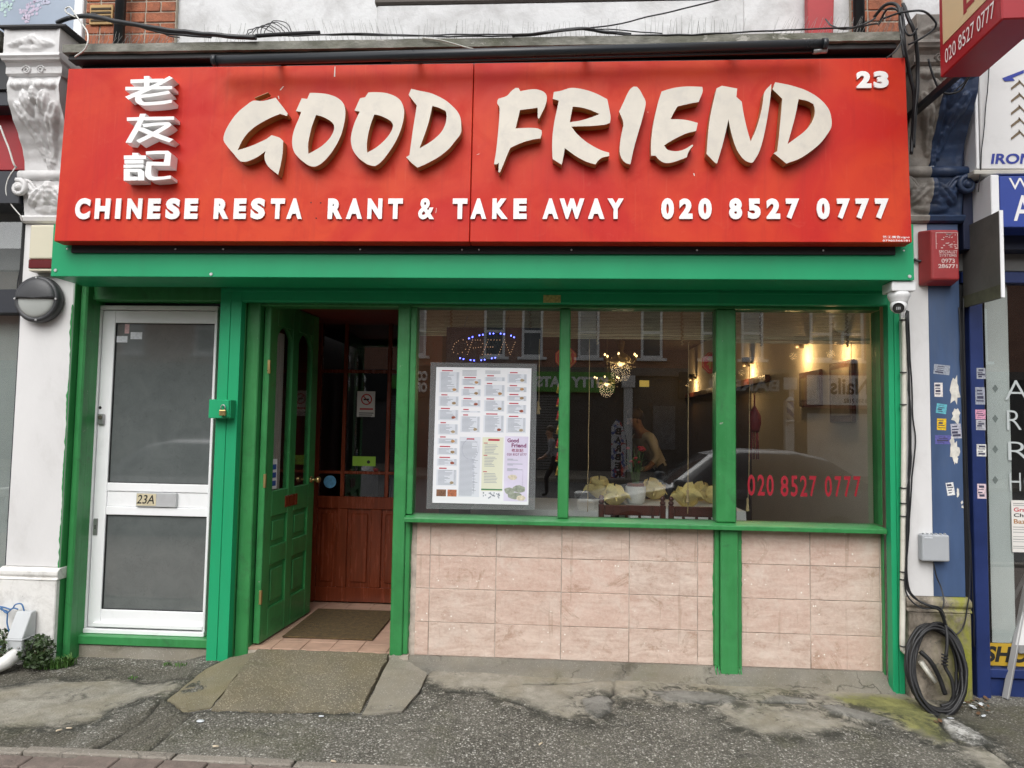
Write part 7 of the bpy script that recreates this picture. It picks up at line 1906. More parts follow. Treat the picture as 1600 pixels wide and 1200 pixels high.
# bamboo blinds, rolled part way
BAM = pm('bamboo_slat', (.80, .66, .42), .6, .35, 30, stretch=(.4, 1, 30)); ROPE = pm('jute_cord', (.46, .33, .17), .85, .25, 60)
def blind(x0, x1, pyb, pxm, lab, ties):
    t_ = thing('bamboo_blind', lab, 'blind', ((x0 + x1) / 2, .16, ZHEAD), 'bamboo blinds at the window heads')
    zb_ = W(pxm, pyb, .16).z; z = ZHEAD + .06; b = MB()
    while z > zb_:
        b.box(x0, x1, .16 + rnd.uniform(-.002, .002), .166, z - .0075, z - .001); z -= .0095
    o = b.build('slats', BAM, t_); o['kind'] = 'stuff'
    MB().box(x0 + .002, x1 - .002, .148, .1585, zb_ + .02, zb_ + .032).build('bottom_batten', BAM, t_)
    for px in ties:
        xx = W(px, 500, .15).x; z = ZHEAD + .04; pts = []
        for k in range(40): pts.append((xx + .006 * math.sin(k * 1.4) + .004 * k / 40, .145 + .006 * math.cos(k * 1.4), ZHEAD + .03 - k * .0058))
        MB().tube(pts, .0055, 6).build('twisted_cord', ROPE, t_)
blind(XJ1 + .0, XM0 + .01, 525, 760, 'bamboo blind behind the OPEN sign', (705, 828))
blind(XM1 - .01, XN0 + .01, 530, 1000, 'bamboo blind in the middle window', (933, 1065))
blind(XN1 - .01, XWR, 536, 1260, 'bamboo blind in the right window', (1188, 1322))
def cord(pts, lab): cable('blind_cord', [W(*p) for p in pts], .0028, ROPE, None, lab, 'cord', 'blind cords', 4, 5)
cord([(843, 530, .12), (842, 620, .12), (841, 632, .12), (845, 640, .12), (840, 628, .12)], 'knotted blind cord beside the menu')
cord([(921, 528, .13), (920.5, 620, .13), (919, 720, .13), (918, 800, .13)], 'long cord left in the middle window')
cord([(1076, 535, .13), (1075.5, 640, .13), (1075, 770, .13), (1074, 803, .13)], 'long cord right in the middle window')
cord([(1172, 545, .13), (1171, 640, .13), (1170, 740, .13), (1168, 800, .13)], 'long cord left in the right window')
cord([(1330, 535, .13), (1329, 580, .13), (1330, 592, .13)], 'short cord in the right window')
for px, py, lab in ((1074.5, 772, 'pale wooden tassel knot of the cord in the middle window'), (1168, 785, 'frayed tassel at the bottom of the right window cord'), (841, 634, 'tassel of the knotted cord beside the menu')):
    q = W(px, py, .125); tag(MB().lathe([(.003, .03), (.009, .02), (.007, .0), (.012, -.05), (.013, -.055)], q, 10, 'z').build('cord_tassel', ROPE), lab, 'tassel', 'cord tassels')
# red octagonal hanging ornaments and firecracker strings
CRED = pm('glossy_ornament_red', (.62, .03, .025), .3, .1); CGOLD = pm('ornament_gold', (.60, .36, .08), .3, .2, 30, metal=.4)
def ornament(px, py, Y, lab, seed):
    q = W(px, py, Y); t_ = thing('hanging_ornament', lab, 'ornament', q, 'octagonal window ornaments')
    R8 = .075
    o8 = [(q.x + R8 * math.cos(math.pi / 8 + k * math.pi / 4), q.z + R8 * math.sin(math.pi / 8 + k * math.pi / 4)) for k in range(8)]
    MB().prism(o8, 'y', Y, Y + .012).build('octagon', CRED, t_, .002)
    b = MB()
    for k in range(8):
        a, c_ = o8[k], o8[(k + 1) % 8]; f = .88
        b.beam((q.x + (a[0] - q.x) * f, Y - .001, q.z + (a[1] - q.z) * f), (q.x + (c_[0] - q.x) * f, Y - .001, q.z + (c_[1] - q.z) * f), .003, .003)
    b.build('gold_border', CGOLD, t_)
    put(fit(glyph('福', .03), -.04, .04, -.04, .045, -.0015, -.0015), 'ornament_character', CGOLD, t_)
    MB().tube([(q.x, Y + .005, q.z + R8), (q.x, Y + .005, ZHEAD + .05)], .0018, 5).build('hanging_string', CRED, t_)
ornament(884, 559, .16, 'red octagonal ornament behind the left mullion', 1)
ornament(1114, 567, .16, 'red octagonal ornament behind the right mullion', 2)
def crackers(px, py0, py1, Y, lab, seed):
    rg = random.Random(seed); q = W(px, py0, Y); t_ = thing('firecracker_string', lab, 'ornament', q, 'firecracker strings')
    e = W(px, py1, Y); n = int((q.z - e.z) / .045)
    MB().tube([q + Vector((0, 0, .1)), Vector((q.x, Y, e.z))], .003, 5).build('string', CRED, t_)
    for k in range(n):
        z = q.z - .045 * k; s = 1 if k % 2 else -1
        o = MB(); o.tube([(q.x + s * .008, Y, z), (q.x + s * .020, Y - .012, z - .055)], .009, 8); o.build('cracker', CRED if k % 3 else CGOLD, t_)
        o = MB(); o.tube([(q.x + s * .0195, Y - .0115, z - .052), (q.x + s * .021, Y - .013, z - .062)], .0098, 8); o.build('cracker_band', CGOLD, t_)
crackers(1122, 600, 800, .15, 'string of red firecrackers behind the right mullion', 3)
crackers(876, 600, 755, .15, 'string of red firecrackers behind the left mullion', 4)
q = W(1179, 650, .5)
tas = thing('red_lantern', 'dark red tassel lantern hanging in the right window', 'lantern', q)
MB().lathe([(.004, .16), (.006, .07), (.025, .04), (.042, 0), (.045, -.05), (.035, -.09), (.03, -.11)], q, 16, 'z').build('lantern_body', pm('dark_red_silk', (.16, .008, .010), .6), tas)
for k in range(9):
    a = 2 * math.pi * k / 9; MB().tube([q + Vector((.022 * math.cos(a), .022 * math.sin(a), -.11)), q + Vector((.028 * math.cos(a), .028 * math.sin(a), -.30))], .004, 5).build('tassel_thread', bpy.data.materials['dark_red_silk'], tas)
# ------------------------------------------------------------------ tables, chairs, napkins, flowers
WCL = pm('white_tablecloth', (.70, .70, .68), .85, .04, 6, bump=.1, bscale=20)
TBZ = W(1000, 793, .62).z
def table(x0, x1, y0, y1, lab, lab2):
    t_ = thing('dining_table', lab, 'table', ((x0 + x1) / 2, (y0 + y1) / 2, .04), 'restaurant tables')
    MB().box(x0 + .02, x1 - .02, y0 + .02, y1 - .02, TBZ - .035, TBZ - .004).build('tabletop', DARKW, t_, .004)
    for x in (x0 + .07, x1 - .07):
        for y in (y0 + .07, y1 - .07): MB().box(x - .025, x + .025, y - .025, y + .025, .04, TBZ - .036).build('leg', DARKW, t_, .004)
    b = MB(); n = 20; tp = []; lo = []
    per = []
    for k in range(n): per.append((x0 + (x1 - x0) * k / n, y0))
    for k in range(n): per.append((x1, y0 + (y1 - y0) * k / n))
    for k in range(n): per.append((x1 - (x1 - x0) * k / n, y1))
    for k in range(n): per.append((x0, y1 - (y1 - y0) * k / n))
    cx, cy = (x0 + x1) / 2, (y0 + y1) / 2
    for i, (x, y) in enumerate(per):
        tp.append(b.bm.verts.new((x, y, TBZ))); w = 1 + .03 * math.sin(i * 1.1)
        lo.append(b.bm.verts.new((cx + (x - cx) * 1.02 * w, cy + (y - cy) * 1.02 * w, TBZ - .22)))
    b.bm.faces.new(tp)
    for i in range(len(per)): b.bm.faces.new((tp[i], tp[(i + 1) % len(per)], lo[(i + 1) % len(per)], lo[i]))
    tag(b.build('tablecloth', WCL), lab2, 'tablecloth', 'white tablecloths')
table(.55, 1.35, .52, 1.25, 'dining table laid for four in the middle window', 'white cloth under the flower pot in the middle window')
table(-.55, .40, .35, 1.15, 'dining table by the left window below the menu', 'white cloth on the table behind the menu')
def chair(cx, y, rz, lab):
    t_ = thing('dining_chair', lab, 'chair', (cx, y, .04), 'restaurant chairs'); t_.rotation_euler = (0, 0, rz)
    top = W(1000, 789, .20).z - .04
    def lb_(n, *a, bv=.004):
        bm = MB().box(*a).bm; bmesh.ops.recalc_face_normals(bm, faces=bm.faces[:]); bmesh.ops.bevel(bm, geom=bm.edges[:], offset=bv, segments=1, affect='EDGES', profile=.5)
        me = bpy.data.meshes.new(n); bm.to_mesh(me); bm.free(); me.materials.append(DARKW); link(bpy.data.objects.new(n, me), t_)
    for s in (-1, 1):
        lb_('leg', s * .20 - .018, s * .20 + .018, -.02, .02, 0, top); lb_('leg', s * .19 - .018, s * .19 + .018, .36, .40, 0, .43)
        bm = MB().lathe([(.010, 0), (.017, .006), (.019, .018), (.010, .028), (.016, .036), (.018, .045), (.010, .056), (.003, .060)], (s * .20, 0, top), 12, 'z').bm
        me = bpy.data.meshes.new('finial'); bm.to_mesh(me); bm.free(); me.materials.append(DARKW); link(bpy.data.objects.new('finial', me), t_)
    lb_('top_rail', -.18, .18, -.014, .014, top - .07, top - .005); lb_('back_rail', -.18, .18, -.012, .012, .55, .59)
    for k in range(4): lb_('spindle', -.13 + k * .085, -.11 + k * .085, -.008, .008, .59, top - .07)
    lb_('seat', -.22, .22, -.02, .42, .43, .47, bv=.008)
chair((W(939, 795, .21).x + W(1036, 795, .21).x) / 2, .21, 0, 'dark red chair back left in the middle window')
chair((W(1044, 795, .21).x + W(1150, 795, .21).x) / 2, .21, 0, 'dark red chair back right in the middle window')
NAP = pm('yellow_napkin', (.92, .76, .30), .8, .08, 8, bump=.08)
def napkin(px, py, Y, s, seed, lab):
    """a lotus of cupped, creased cloth petals"""
    rg = random.Random(seed); q = W(px, py, Y); q.z = TBZ + .003
    b = MB(); n = rg.choice((5, 6)); a0 = rg.uniform(0, 6.28)
    for k in range(n + 3):
        inner = k >= n
        a = a0 + 2 * math.pi * k / (3 if inner else n) + rg.uniform(-.25, .25)
        d = Vector((math.cos(a), math.sin(a), 0)); sd_ = Vector((-d.y, d.x, 0))
        Lp = s * (.052 if inner else .078) * rg.uniform(.85, 1.15); Hp = s * (.088 if inner else .060) * rg.uniform(.8, 1.15); wv = s * .050 * rg.uniform(.85, 1.2); ph = rg.uniform(0, 6.28)
        nu, nv = 6, 7; grid = []
        for j in range(nv + 1):
            t = j / nv; row = []
            out = Lp * (t ** .7) * (1 + .15 * t); up = Hp * math.sin(min(1, t * .85 + .05) * math.pi * .55)
            wd = wv * (math.sin(min(1.0, .18 + t * .95) * math.pi) ** .6 + .10)
            for i in range(nu + 1):
                u = i / nu * 2 - 1
                cup = .018 * s * (u * u) * (1 + t) + .006 * s * math.sin(5 * u + ph) * t
                tip = -.022 * s * max(0, t - .75) * 4 * (.4 if inner else 1)
                row.append(b.bm.verts.new(q + d * (out - cup * .5) + sd_ * (u * wd) + Vector((0, 0, up + cup + tip + .004 * s * mnoise.noise(Vector((u * 2, t * 3, seed + k)))))))
            grid.append(row)
        for j in range(nv):
            for i in range(nu): fc2 = b.bm.faces.new((grid[j][i], grid[j][i + 1], grid[j + 1][i + 1], grid[j + 1][i])); fc2.smooth = True
    for v in b.bm.verts: v.co.z = max(v.co.z, TBZ + .002)
    tag(b.build('folded_napkin', NAP), lab, 'napkin', 'yellow folded napkins')
napkin(960, 790, .60, 1.25, 1, 'yellow napkin nearest the glass, left of the white pot')
napkin(1074, 790, .60, 1.4, 2, 'yellow napkin nearest the glass, right of the white pot')
napkin(936, 775, 1.12, 1.45, 3, 'yellow napkin far left, behind the white pot')
napkin(1022, 776, 1.12, 1.35, 4, 'yellow napkin just right behind the white pot')
napkin(1092, 772, 1.10, 1.2, 5, 'tall yellow napkin at the far right of the table')
napkin(1110, 780, .95, 1.2, 6, 'yellow napkin half hidden by the right mullion')
pc_ = W(993, 782, .86); pc_.z = TBZ + .001
ppn = thing('potted_plant', 'white pot with a red flowering plant on the restaurant table', 'plant', pc_)
MB().lathe([(.055, 0), (.066, .01), (.074, .06), (.077, .11), (.076, .13), (.070, .132), (.066, .11)], pc_, 28, 'z').build('pot', pm('white_ceramic', (.74, .74, .70), .3, .03), ppn)
MB().lathe([(.062, .11), (.064, .15), (.058, .152)], pc_, 24, 'z').build('inner_pot', pm('terracotta_pot', (.22, .07, .04), .7), ppn)
rg = random.Random(6); PLG = pm('plant_green', (.06, .12, .03), .5, .3, 30); FLR = pm('red_flower', (.42, .02, .03), .5, .2)
for k in range(16):
    a = rg.uniform(0, 6.28); h = rg.uniform(.12, .32); e = pc_ + Vector((.06 * math.cos(a), .06 * math.sin(a), .14 + h))
    MB().tube(spline([pc_ + Vector((.02 * math.cos(a), .02 * math.sin(a), .14)), pc_ + Vector((.035 * math.cos(a), .03 * math.sin(a), .14 + h * .5)), e], 4), [.004] * 8 + [.002], 5).build('stem', PLG, ppn)
    b = MB(); d = Vector((math.cos(a), math.sin(a), .9)).normalized() * .05; s = Vector((-math.sin(a), math.cos(a), 0)) * .010; m_ = e - Vector((0, 0, h * .4))
    b.bm.faces.new([b.bm.verts.new(v) for v in (m_, m_ + d * .5 + s, m_ + d, m_ + d * .5 - s)]); b.build('leaf', PLG, ppn, fix=False)
    if k % 3 == 0:
        MB().ball(e, .016, 1, (1, 1, .7)).build('flower', FLR, ppn)
q = W(1003, 702, .8); MB().ball(q, .03, 2, (1, 1, .6)).build('flower', FLR, ppn)
# ------------------------------------------------------------------ lit lamps in the room
CRYS = pm('crystal_gold', (.45, .38, .22), .2, .3, 60, metal=.5); BULB = emat('warm_bulb', (1.0, .66, .28), 3.5)
def chandelier(px, py, Y, s, lab):
    q = W(px, py, Y); t_ = thing('chandelier', lab, 'chandelier', q)
    MB().tube([q + Vector((0, 0, .05 * s)), Vector((q.x, Y, 2.74))], .006, 6).build('chain', CRYS, t_)
    MB().lathe([(.01, .25 * s), (.05 * s, .22 * s), (.03 * s, .1 * s), (.10 * s, .05 * s), (.13 * s, 0), (.06 * s, -.05 * s), (.01, -.07 * s)], q, 16, 'z').build('crystal_body', CRYS, t_)
    for k in range(6):
        a = 2 * math.pi * k / 6 + .3; d = Vector((math.cos(a), math.sin(a), 0))
        MB().tube(spline([q + d * .05 * s, q + d * .14 * s + Vector((0, 0, -.03 * s)), q + d * .2 * s + Vector((0, 0, .03 * s))], 4), .006 * s, 6).build('arm', CRYS, t_)
        MB().ball(q + d * .2 * s + Vector((0, 0, .06 * s)), .013 * s, 1, (1, 1, 1.3)).build('bulb', BULB, t_)
    b = MB(); rg = random.Random(9)
    for k in range(90):
        a = rg.uniform(0, 6.28); rr = s * rg.uniform(.06, .17); b.ball(q + Vector((rr * math.cos(a), rr * math.sin(a), s * rg.uniform(-.10, .06))), .006, 1)
    o = b.build('crystal_drops', CRYS, t_); o['kind'] = 'stuff'
    ld = bpy.data.lights.new('chandelier_light', 'POINT'); ld.energy = 4; ld.color = (1, .72, .42); ld.shadow_soft_size = .1
    lo_ = bpy.data.objects.new('chandelier_light', ld); link(lo_, t_); lo_.location = (0, 0, -.12)
chandelier(970, 563, 2.6, .85, 'lit crystal chandelier in the middle window')
chandelier(948, 596, 5.4, .9, 'small lit chandelier further back in the room')
SHD = pm('sconce_metal', (.05, .04, .03), .4, metal=.5)
def sconce(y, z, e, lab):
    t_ = thing('wall_sconce', lab, 'wall lamp', (XR, y, z), 'sconces on the right wall')
    MB().lathe([(.035, -.05), (.045, .0), (.045, .05), (.03, .052)], (XR - .07, y, z), 16, 'z').build('shade', SHD, t_)
    MB().beam((XR - .03, y, z), (XR - .001, y, z), .02, .03).build('arm', SHD, t_)
    MB().ball((XR - .07, y, z - .035), .016, 1).build('bulb', BULB, t_)
    ld = bpy.data.lights.new('sconce_light', 'POINT'); ld.energy = e; ld.color = (1, .62, .26); ld.shadow_soft_size = .03
    lo_ = bpy.data.objects.new('sconce_light', ld); link(lo_, t_); lo_.location = (-.12, 0, -.12)
def wally(px, py):            # where a photo point meets the right wall
    d = ray(px, py); t = (XR - CAM.x) / d.x; return CAM + d * t
for px, py, e, lab in ((1325, 528, 3.2, 'sconce on the right wall nearest the window'), (1262, 535, 4.5, 'sconce on the right wall behind the window pane middle'), (1176, 566, 5.0, 'sconce on the dark part of the right wall'), (1088, 590, 5.0, 'farthest sconce on the right wall')):
    q = wally(px, py); sconce(min(q.y, 6.6), q.z, e, lab)
# framed pictures on the right wall, back-wall frame of a doorway
for px0, px1, py0, py1, lab in ((1302, 1338, 565, 660, 'framed picture on the right wall nearest the window'), (1254, 1286, 580, 634, 'framed picture further along the right wall')):
    a, c_ = wally(px1, (py0 + py1) / 2), wally(px0, (py0 + py1) / 2); z1_, z0_ = wally((px0 + px1) / 2, py0).z, wally((px0 + px1) / 2, py1).z
    t_ = thing('framed_picture', lab, 'picture', (XR - .01, a.y, z0_), 'pictures on the right wall')
    MB().box(XR - .03, XR - .001, a.y, c_.y, z0_, z1_).build('frame', pm('picture_frame_%d' % px0, (.08, .035, .02), .4), t_, .004)
    MB().box(XR - .0325, XR - .0305, a.y + .04, c_.y - .04, z0_ + .05, z1_ - .05).build('print', pm('dull_print_%d' % px0, (.22, .19, .15), .6, .3, 6), t_)
tag(box('exit_light', emat('green_yellow_panel', (.75, .6, .15), .25), None, W(1000, 592, 6.8).x, W(1015, 592, 6.8).x, 6.85, 6.88, W(1005, 604, 6.8).z, W(1005, 594, 6.8).z, .004), 'small yellow lit panel on the back wall of the room', 'panel light')
# ------------------------------------------------------------------ the other side of the street (seen mirrored in the glass)
YS = 22.0
def M(px, py, S=YS):
    q = W(px, py, S + .1); return Vector((q.x, -S, q.z))
def brick_mat():
    m, t, b = new_mat('distant_brick_wall')
    p = _pos(t); sx = t.nodes.new('ShaderNodeSeparateXYZ'); t.links.new(p, sx.inputs[0])
    cb = t.nodes.new('ShaderNodeCombineXYZ'); t.links.new(sx.outputs[0], cb.inputs[0]); t.links.new(sx.outputs[2], cb.inputs[1])
    br = t.nodes.new('ShaderNodeTexBrick'); t.links.new(cb.outputs[0], br.inputs['Vector'])
    br.inputs['Scale'].default_value = 4.4; br.inputs['Color1'].default_value = (.48, .21, .14, 1); br.inputs['Color2'].default_value = (.38, .17, .115, 1); br.inputs['Mortar'].default_value = (.36, .30, .25, 1); br.inputs['Mortar Size'].default_value = .03
    c = _mix(t, _noise(t, p, 1.2, 3), br.outputs[0], (.24, .12, .08)); t.links.new(c, b.inputs['Base Color']); b.inputs['Roughness'].default_value = .9
    return m
OBR = brick_mat()
opp = thing('opposite_terrace', 'brick terrace with white windows across the street, seen mirrored in the shop windows', 'building', (0, -YS, 0))
MB().box(-34, 34, -YS - 6, -YS - .01, 3.75, 7.3).build('upper_wall', OBR, opp)
MB().prism([(-YS - 6.2, 7.3), (-YS + .3, 7.3), (-YS - 3, 9.0)], 'x', -34, 34).build('roof', pm('slate_roof', (.10, .10, .11), .7), opp)
OWH = pm('white_window_frame', (.84, .84, .84), .5, .03); ODK = pm('dark_street_glass', (.05, .055, .06), .08, .1); CURT = pm('pale_curtain', (.42, .42, .42), .8, .2, 5)
cent = [(-16.5), (-13.6), (-11.0), M(650, 520).x - .0, M(773, 520).x, M(832, 520).x, M(920, 520).x, M(1018, 520).x, M(1112, 520).x, M(1175, 520).x, M(1282, 520).x, M(1331, 520).x, M(1420, 520).x, M(1520, 520).x]
zs0 = M(1000, 556).z
for i, xc in enumerate(cent):
    w, h = .40, 1.75
    f = MB()
    f.box(xc - w, xc - w + .09, -YS - .02, -YS + .06, zs0, zs0 + h); f.box(xc + w - .09, xc + w, -YS - .02, -YS + .06, zs0, zs0 + h)
    f.box(xc - w, xc + w, -YS - .02, -YS + .061, zs0 + h, zs0 + h + .09); f.box(xc - w, xc + w, -YS - .02, -YS + .061, zs0 - .09, zs0); f.box(xc - w, xc + w, -YS - .02, -YS + .05, zs0 + h * .5 - .05, zs0 + h * .5 + .05)
    fo = f.build('window_frame', OWH, opp)
    MB().box(xc - w + .09, xc + w - .09, -YS + .005, -YS + .015, zs0 + .001, zs0 + h - .001).build('pane', ODK if i % 3 else CURT, fo)
    MB().box(xc - w - .15, xc + w + .15, -YS - .02, -YS + .16, zs0 - .20, zs0 - .10).build('sill', OWH, opp)
# ground floor shop units
MB().box(-34, 34, -YS - 6, -YS - .12, -.14, 3.749).build('ground_floor', pm('dark_shopfront', (.06, .056, .056), .5, .3, 1.5), opp)
MB().box(-34, 34, -YS - .119, -YS + .10, 3.45, 3.745).build('fascia_cornice', pm('street_cornice', (.16, .14, .13), .7), opp)
LPIL = pm('pale_street_pilaster', (.60, .60, .60), .7)
for px in (981, 640, 1232, 1420):
    x = M(px, 620).x; o = MB().box(x - .16, x + .16, -YS - .1, -YS + .14, -.14, 3.44).build('shop_pilaster', LPIL, opp, .01)
    MB().box(x - .24, x + .24, -YS - .1, -YS + .24, 3.0, 3.44).build('capital', LPIL, o)
def osign(px0, px1, py0, py1, m, n='shop_sign', d=.2):
    a, c_ = M(px0, (py0 + py1) / 2), M(px1, (py0 + py1) / 2)
    return MB().box(a.x, c_.x, -YS - .1, -YS + d, M(900, py1).z, M(900, py0).z).build(n, m, opp), a.x, c_.x, M(900, py1).z, M(900, py0).z
def otext(s, x0, x1, z0, z1, m, par, d=.205, bold=.03):
    me = fit(glyph(s, bold), x0, x1, z0, z1, 0, 0)
    for v in me.vertices: v.co = Vector((x0 + x1 - v.co.x, -YS + d, v.co.z)) - wp(par)
    put(me, 'sign_lettering', m, par)
OGR = pm('street_green_sign', (.10, .34, .05), .5); OLT = pm('street_white_letter', (.75, .77, .75), .5)
o, x0, x1, z0, z1 = osign(832, 960, 582, 613, OGR); otext('KITTY CATS', x0 + .15, x1 - .25, z0 + .17, z1 - .17, OLT, o, bold=.05)
o, x0, x1, z0, z1 = osign(590, 622, 584, 606, OGR)
o, x0, x1, z0, z1 = osign(500, 588, 575, 625, BLKM); otext('CO', M(524, 600).x, M(549, 600).x, (z0 + z1) / 2 + .03, z1 - .2, OLT, o, bold=.06); otext('OP', M(524, 600).x, M(549, 600).x, z0 + .2, (z0 + z1) / 2 - .03, OLT, o, bold=.06)
o, x0, x1, z0, z1 = osign(640, 672, 575, 625, BLKM); otext('CO', M(652, 600).x, M(669, 600).x, (z0 + z1) / 2 + .03, z1 - .2, OLT, o, bold=.06); otext('OP', M(652, 600).x, M(669, 600).x, z0 + .2, (z0 + z1) / 2 - .03, OLT, o, bold=.06)
o, x0, x1, z0, z1 = osign(1254, 1362, 578, 632, pm('street_maroon_frame', (.18, .02, .03), .5), d=.18)
a_, c_ = M(1258, 600).x, M(1356, 600).x
o2 = MB().box(a_, c_, -YS + .18, -YS + .2, z0 + .12, z1 - .1).build('sign_face', pm('street_white_sign', (.82, .80, .78), .5), opp)
otext('Nails', M(1294, 600).x, M(1353, 600).x, z0 + .50, z1 - .2, BPR, o2, .204, .02); otext('8 510 7182', M(1315, 625).x, M(1352, 625).x, z0 + .2, z0 + .36, BPR, o2, .204, .02)
o, x0, x1, z0, z1 = osign(1060, 1230, 580, 620, BLKM); otext('BARBER', M(1100, 600).x, M(1215, 600).x, z0 + .3, z1 - .25, pm('street_grey_letter', (.35, .35, .35), .5), o)
# light shop interiors, shutter and doorways across the road
def opane(px0, px1, py0, py1, m, n): a, c_ = M(px0, 700), M(px1, 700); return MB().box(a.x, c_.x, -YS - .1, -YS - .02, M(900, py1).z, M(900, py0).z).build(n, m, opp)
b = MB(); a, c_ = M(838, 700), M(872, 700); z = -.1
while z < 2.7: b.box(a.x - .8, c_.x, -YS - .1, -YS - .03 + .02, z, z + .07); z += .1
o = b.build('roller_shutter', pm('street_grey_shutter', (.20, .20, .20), .5), opp); o['kind'] = 'stuff'
b = MB(); z = -.1; a, c_ = M(585, 700), M(612, 700)
while z < 2.7: b.box(a.x, c_.x + .4, -YS - .1, -YS - .01, z, z + .07); z += .1
o = b.build('roller_shutter', bpy.data.materials['street_grey_shutter'], opp); o['kind'] = 'stuff'
opane(1262, 1365, 640, 745, pm('pale_salon_window', (.55, .53, .50), .5, .2, 2), 'salon_window'); opane(1020, 1055, 632, 700, pm('dim_shop_window', (.12, .12, .13), .3, .3, 2), 'shop_window')
# feather flag and barber pole
q = M(965, 760, 18.6); flg = thing('feather_flag', 'red white and blue BARBER feather flag across the street, mirrored in the middle window', 'flag', (q.x, -18.6, -.14))
def flag_mat():
    m, t, b = new_mat('barber_flag_cloth'); p = _pos(t)
    f = _noise(t, p, 5.5, 2); c = _mix(t, _ramp(t, f, .42, .46), (.05, .10, .34), (.6, .6, .62)); c = _mix(t, _ramp(t, _noise(t, p, 4.3, 2, .5, 1), .56, .59), c, (.48, .06, .06))
    t.links.new(c, b.inputs['Base Color']); return m
zt2, zb2 = M(965, 655, 18.6).z, M(965, 762, 18.6).z; hw = .27
out = [(q.x - hw * .8, zb2), (q.x + hw * .75, zb2), (q.x + hw, zt2 - .9), (q.x + hw * .85, zt2 - .45), (q.x + hw * .35, zt2 - .1), (q.x - hw * .2, zt2), (q.x - hw * .8, zt2 - .25)]
MB().prism(out, 'y', -18.6, -18.59).build('banner', flag_mat(), flg)
MB().tube([(q.x + hw * 1.02, -18.61, -.14), (q.x + hw * 1.02, -18.61, zt2 - .7), (q.x + hw * .5, -18.61, zt2 - .1)], .015, 6).build('pole', BLKM, flg)
for k, ch in enumerate('BARBERS'):
    z1 = zt2 - .28 - k * .28; me = fit(glyph(ch, .05), q.x - .10, q.x + .10, z1 - .22, z1, 0, 0)
    for v in me.vertices: v.co = Vector((2 * q.x - v.co.x, -18.585, v.co.z)) - wp(flg)
    put(me, 'flag_letter', BPR, flg)
q = M(1235, 640, 21.7); bp = thing('barber_pole', 'blue and white striped barber pole across the street, mirrored in the right window', 'barber pole', q)
def pole_mat():
    m, t, b = new_mat('barber_stripes'); w = t.nodes.new('ShaderNodeTexWave'); w.bands_direction = 'DIAGONAL'; w.inputs['Scale'].default_value = 1.6; t.links.new(_pos(t, 1, .2, 1), w.inputs['Vector'])
    t.links.new(_mix(t, _ramp(t, w.outputs['Fac'], .5, .54), (.7, .7, .7), (.04, .12, .36)), b.inputs['Base Color']); return m
MB().lathe([(.12, -.38), (.12, .30)], q, 18, 'z').build('striped_cylinder', pole_mat(), bp); MB().lathe([(.14, .30), (.14, .36), (.10, .44), (.03, .47)], q, 18, 'z').build('top_cap', OWH, bp); MB().lathe([(.05, -.50), (.14, -.44), (.14, -.38)], q, 18, 'z').build('bottom_cap', OWH, bp)

# ------------------------------------------------------------------ parked cars at the kerb behind the camera
def car(x0, yc, L, paint, lab, flip=False):
    t_ = thing('parked_car', lab, 'car', (x0 + L / 2, yc, -.26), 'cars parked along the kerb')
    st = [(0, .62, .62), (.03, .70, .80), (.12, .80, .88), (.24, .90, .90), (.30, .95, .90), (.43, 1.38, .90), (.52, 1.46, .90), (.70, 1.45, .90), (.80, 1.36, .90), (.93, 1.02, .90), (.97, .95, .86), (1.0, .80, .78)]
    b = MB(); rings = []; zg_ = -.26
    for f, zt2, wd in st:
        x = x0 + L * f; hw = .86 * wd / .90; belt = min(.92 + .04 * f, zt2 - .01); cab = zt2 > 1.0
        top_w = hw * (.72 if cab else .90)
        pts = [(-hw * .92, .22), (-hw, .50), (-hw * .99, belt - .12), (-hw * .95, belt), (-top_w, zt2 - .03 if cab else zt2), (-top_w * .6, zt2 + .015), (top_w * .6, zt2 + .015), (top_w, zt2 - .03 if cab else zt2), (hw * .95, belt), (hw * .99, belt - .12), (hw, .50), (hw * .92, .22)]
        rings.append([b.bm.verts.new((x, yc + y, zg_ + z)) for y, z in pts])
    for i, (r0, r1) in enumerate(zip(rings, rings[1:])):
        for k in range(12):
            fc2 = b.bm.faces.new((r0[k], r0[(k + 1) % 12], r1[(k + 1) % 12], r1[k])); fc2.smooth = True
            cabin = st[i][1] > 1.0 and st[i + 1][1] > 1.0
            if (k in (3, 7) and (cabin or i in (4, 9 - 1, 9))) or (k in (4, 5, 6) and i in (4, 8)): fc2.material_index = 1
    b.bm.faces.new(rings[0][::-1]); b.bm.faces.new(rings[-1])
    bd2 = b.build('body', [paint, ODK], t_)
    for f in (.17, .80):
        for s in (-1, 1):
            c2 = Vector((x0 + L * f, yc + s * .80, zg_ + .31)); w_ = MB().lathe([(.20, -.09), (.30, -.09), (.31, -.05), (.31, .05), (.30, .09), (.20, .09)], c2, 24, 'y').build('wheel', BLKM, t_); MB().lathe([(.19, -.095), (.20, .095)], c2, 20, 'y').build('rim', STEEL, w_)
    for s in (-1, 1):
        MB().box(x0 + L * .30, x0 + L * .335, yc + s * .90 - .08, yc + s * .90 + .08, zg_ + .93, zg_ + 1.06).build('door_mirror', paint, t_, .02); MB().box(x0 + .02, x0 + .25, yc + s * .62 - .16, yc + s * .62 + .16, zg_ + .60, zg_ + .73).build('headlight', OLT, t_, .02); MB().box(x0 + L - .16, x0 + L - .01, yc + s * .66 - .14, yc + s * .66 + .14, zg_ + .72, zg_ + .88).build('tail_light', CRED, t_, .02)
    for f in (.36, .60):
        for s in (-1, 1): MB().box(x0 + L * f + .55, x0 + L * f + .70, yc + s * .87 - .015, yc + s * .87 + .015, zg_ + .80, zg_ + .83).build('door_handle', paint, t_, .004)
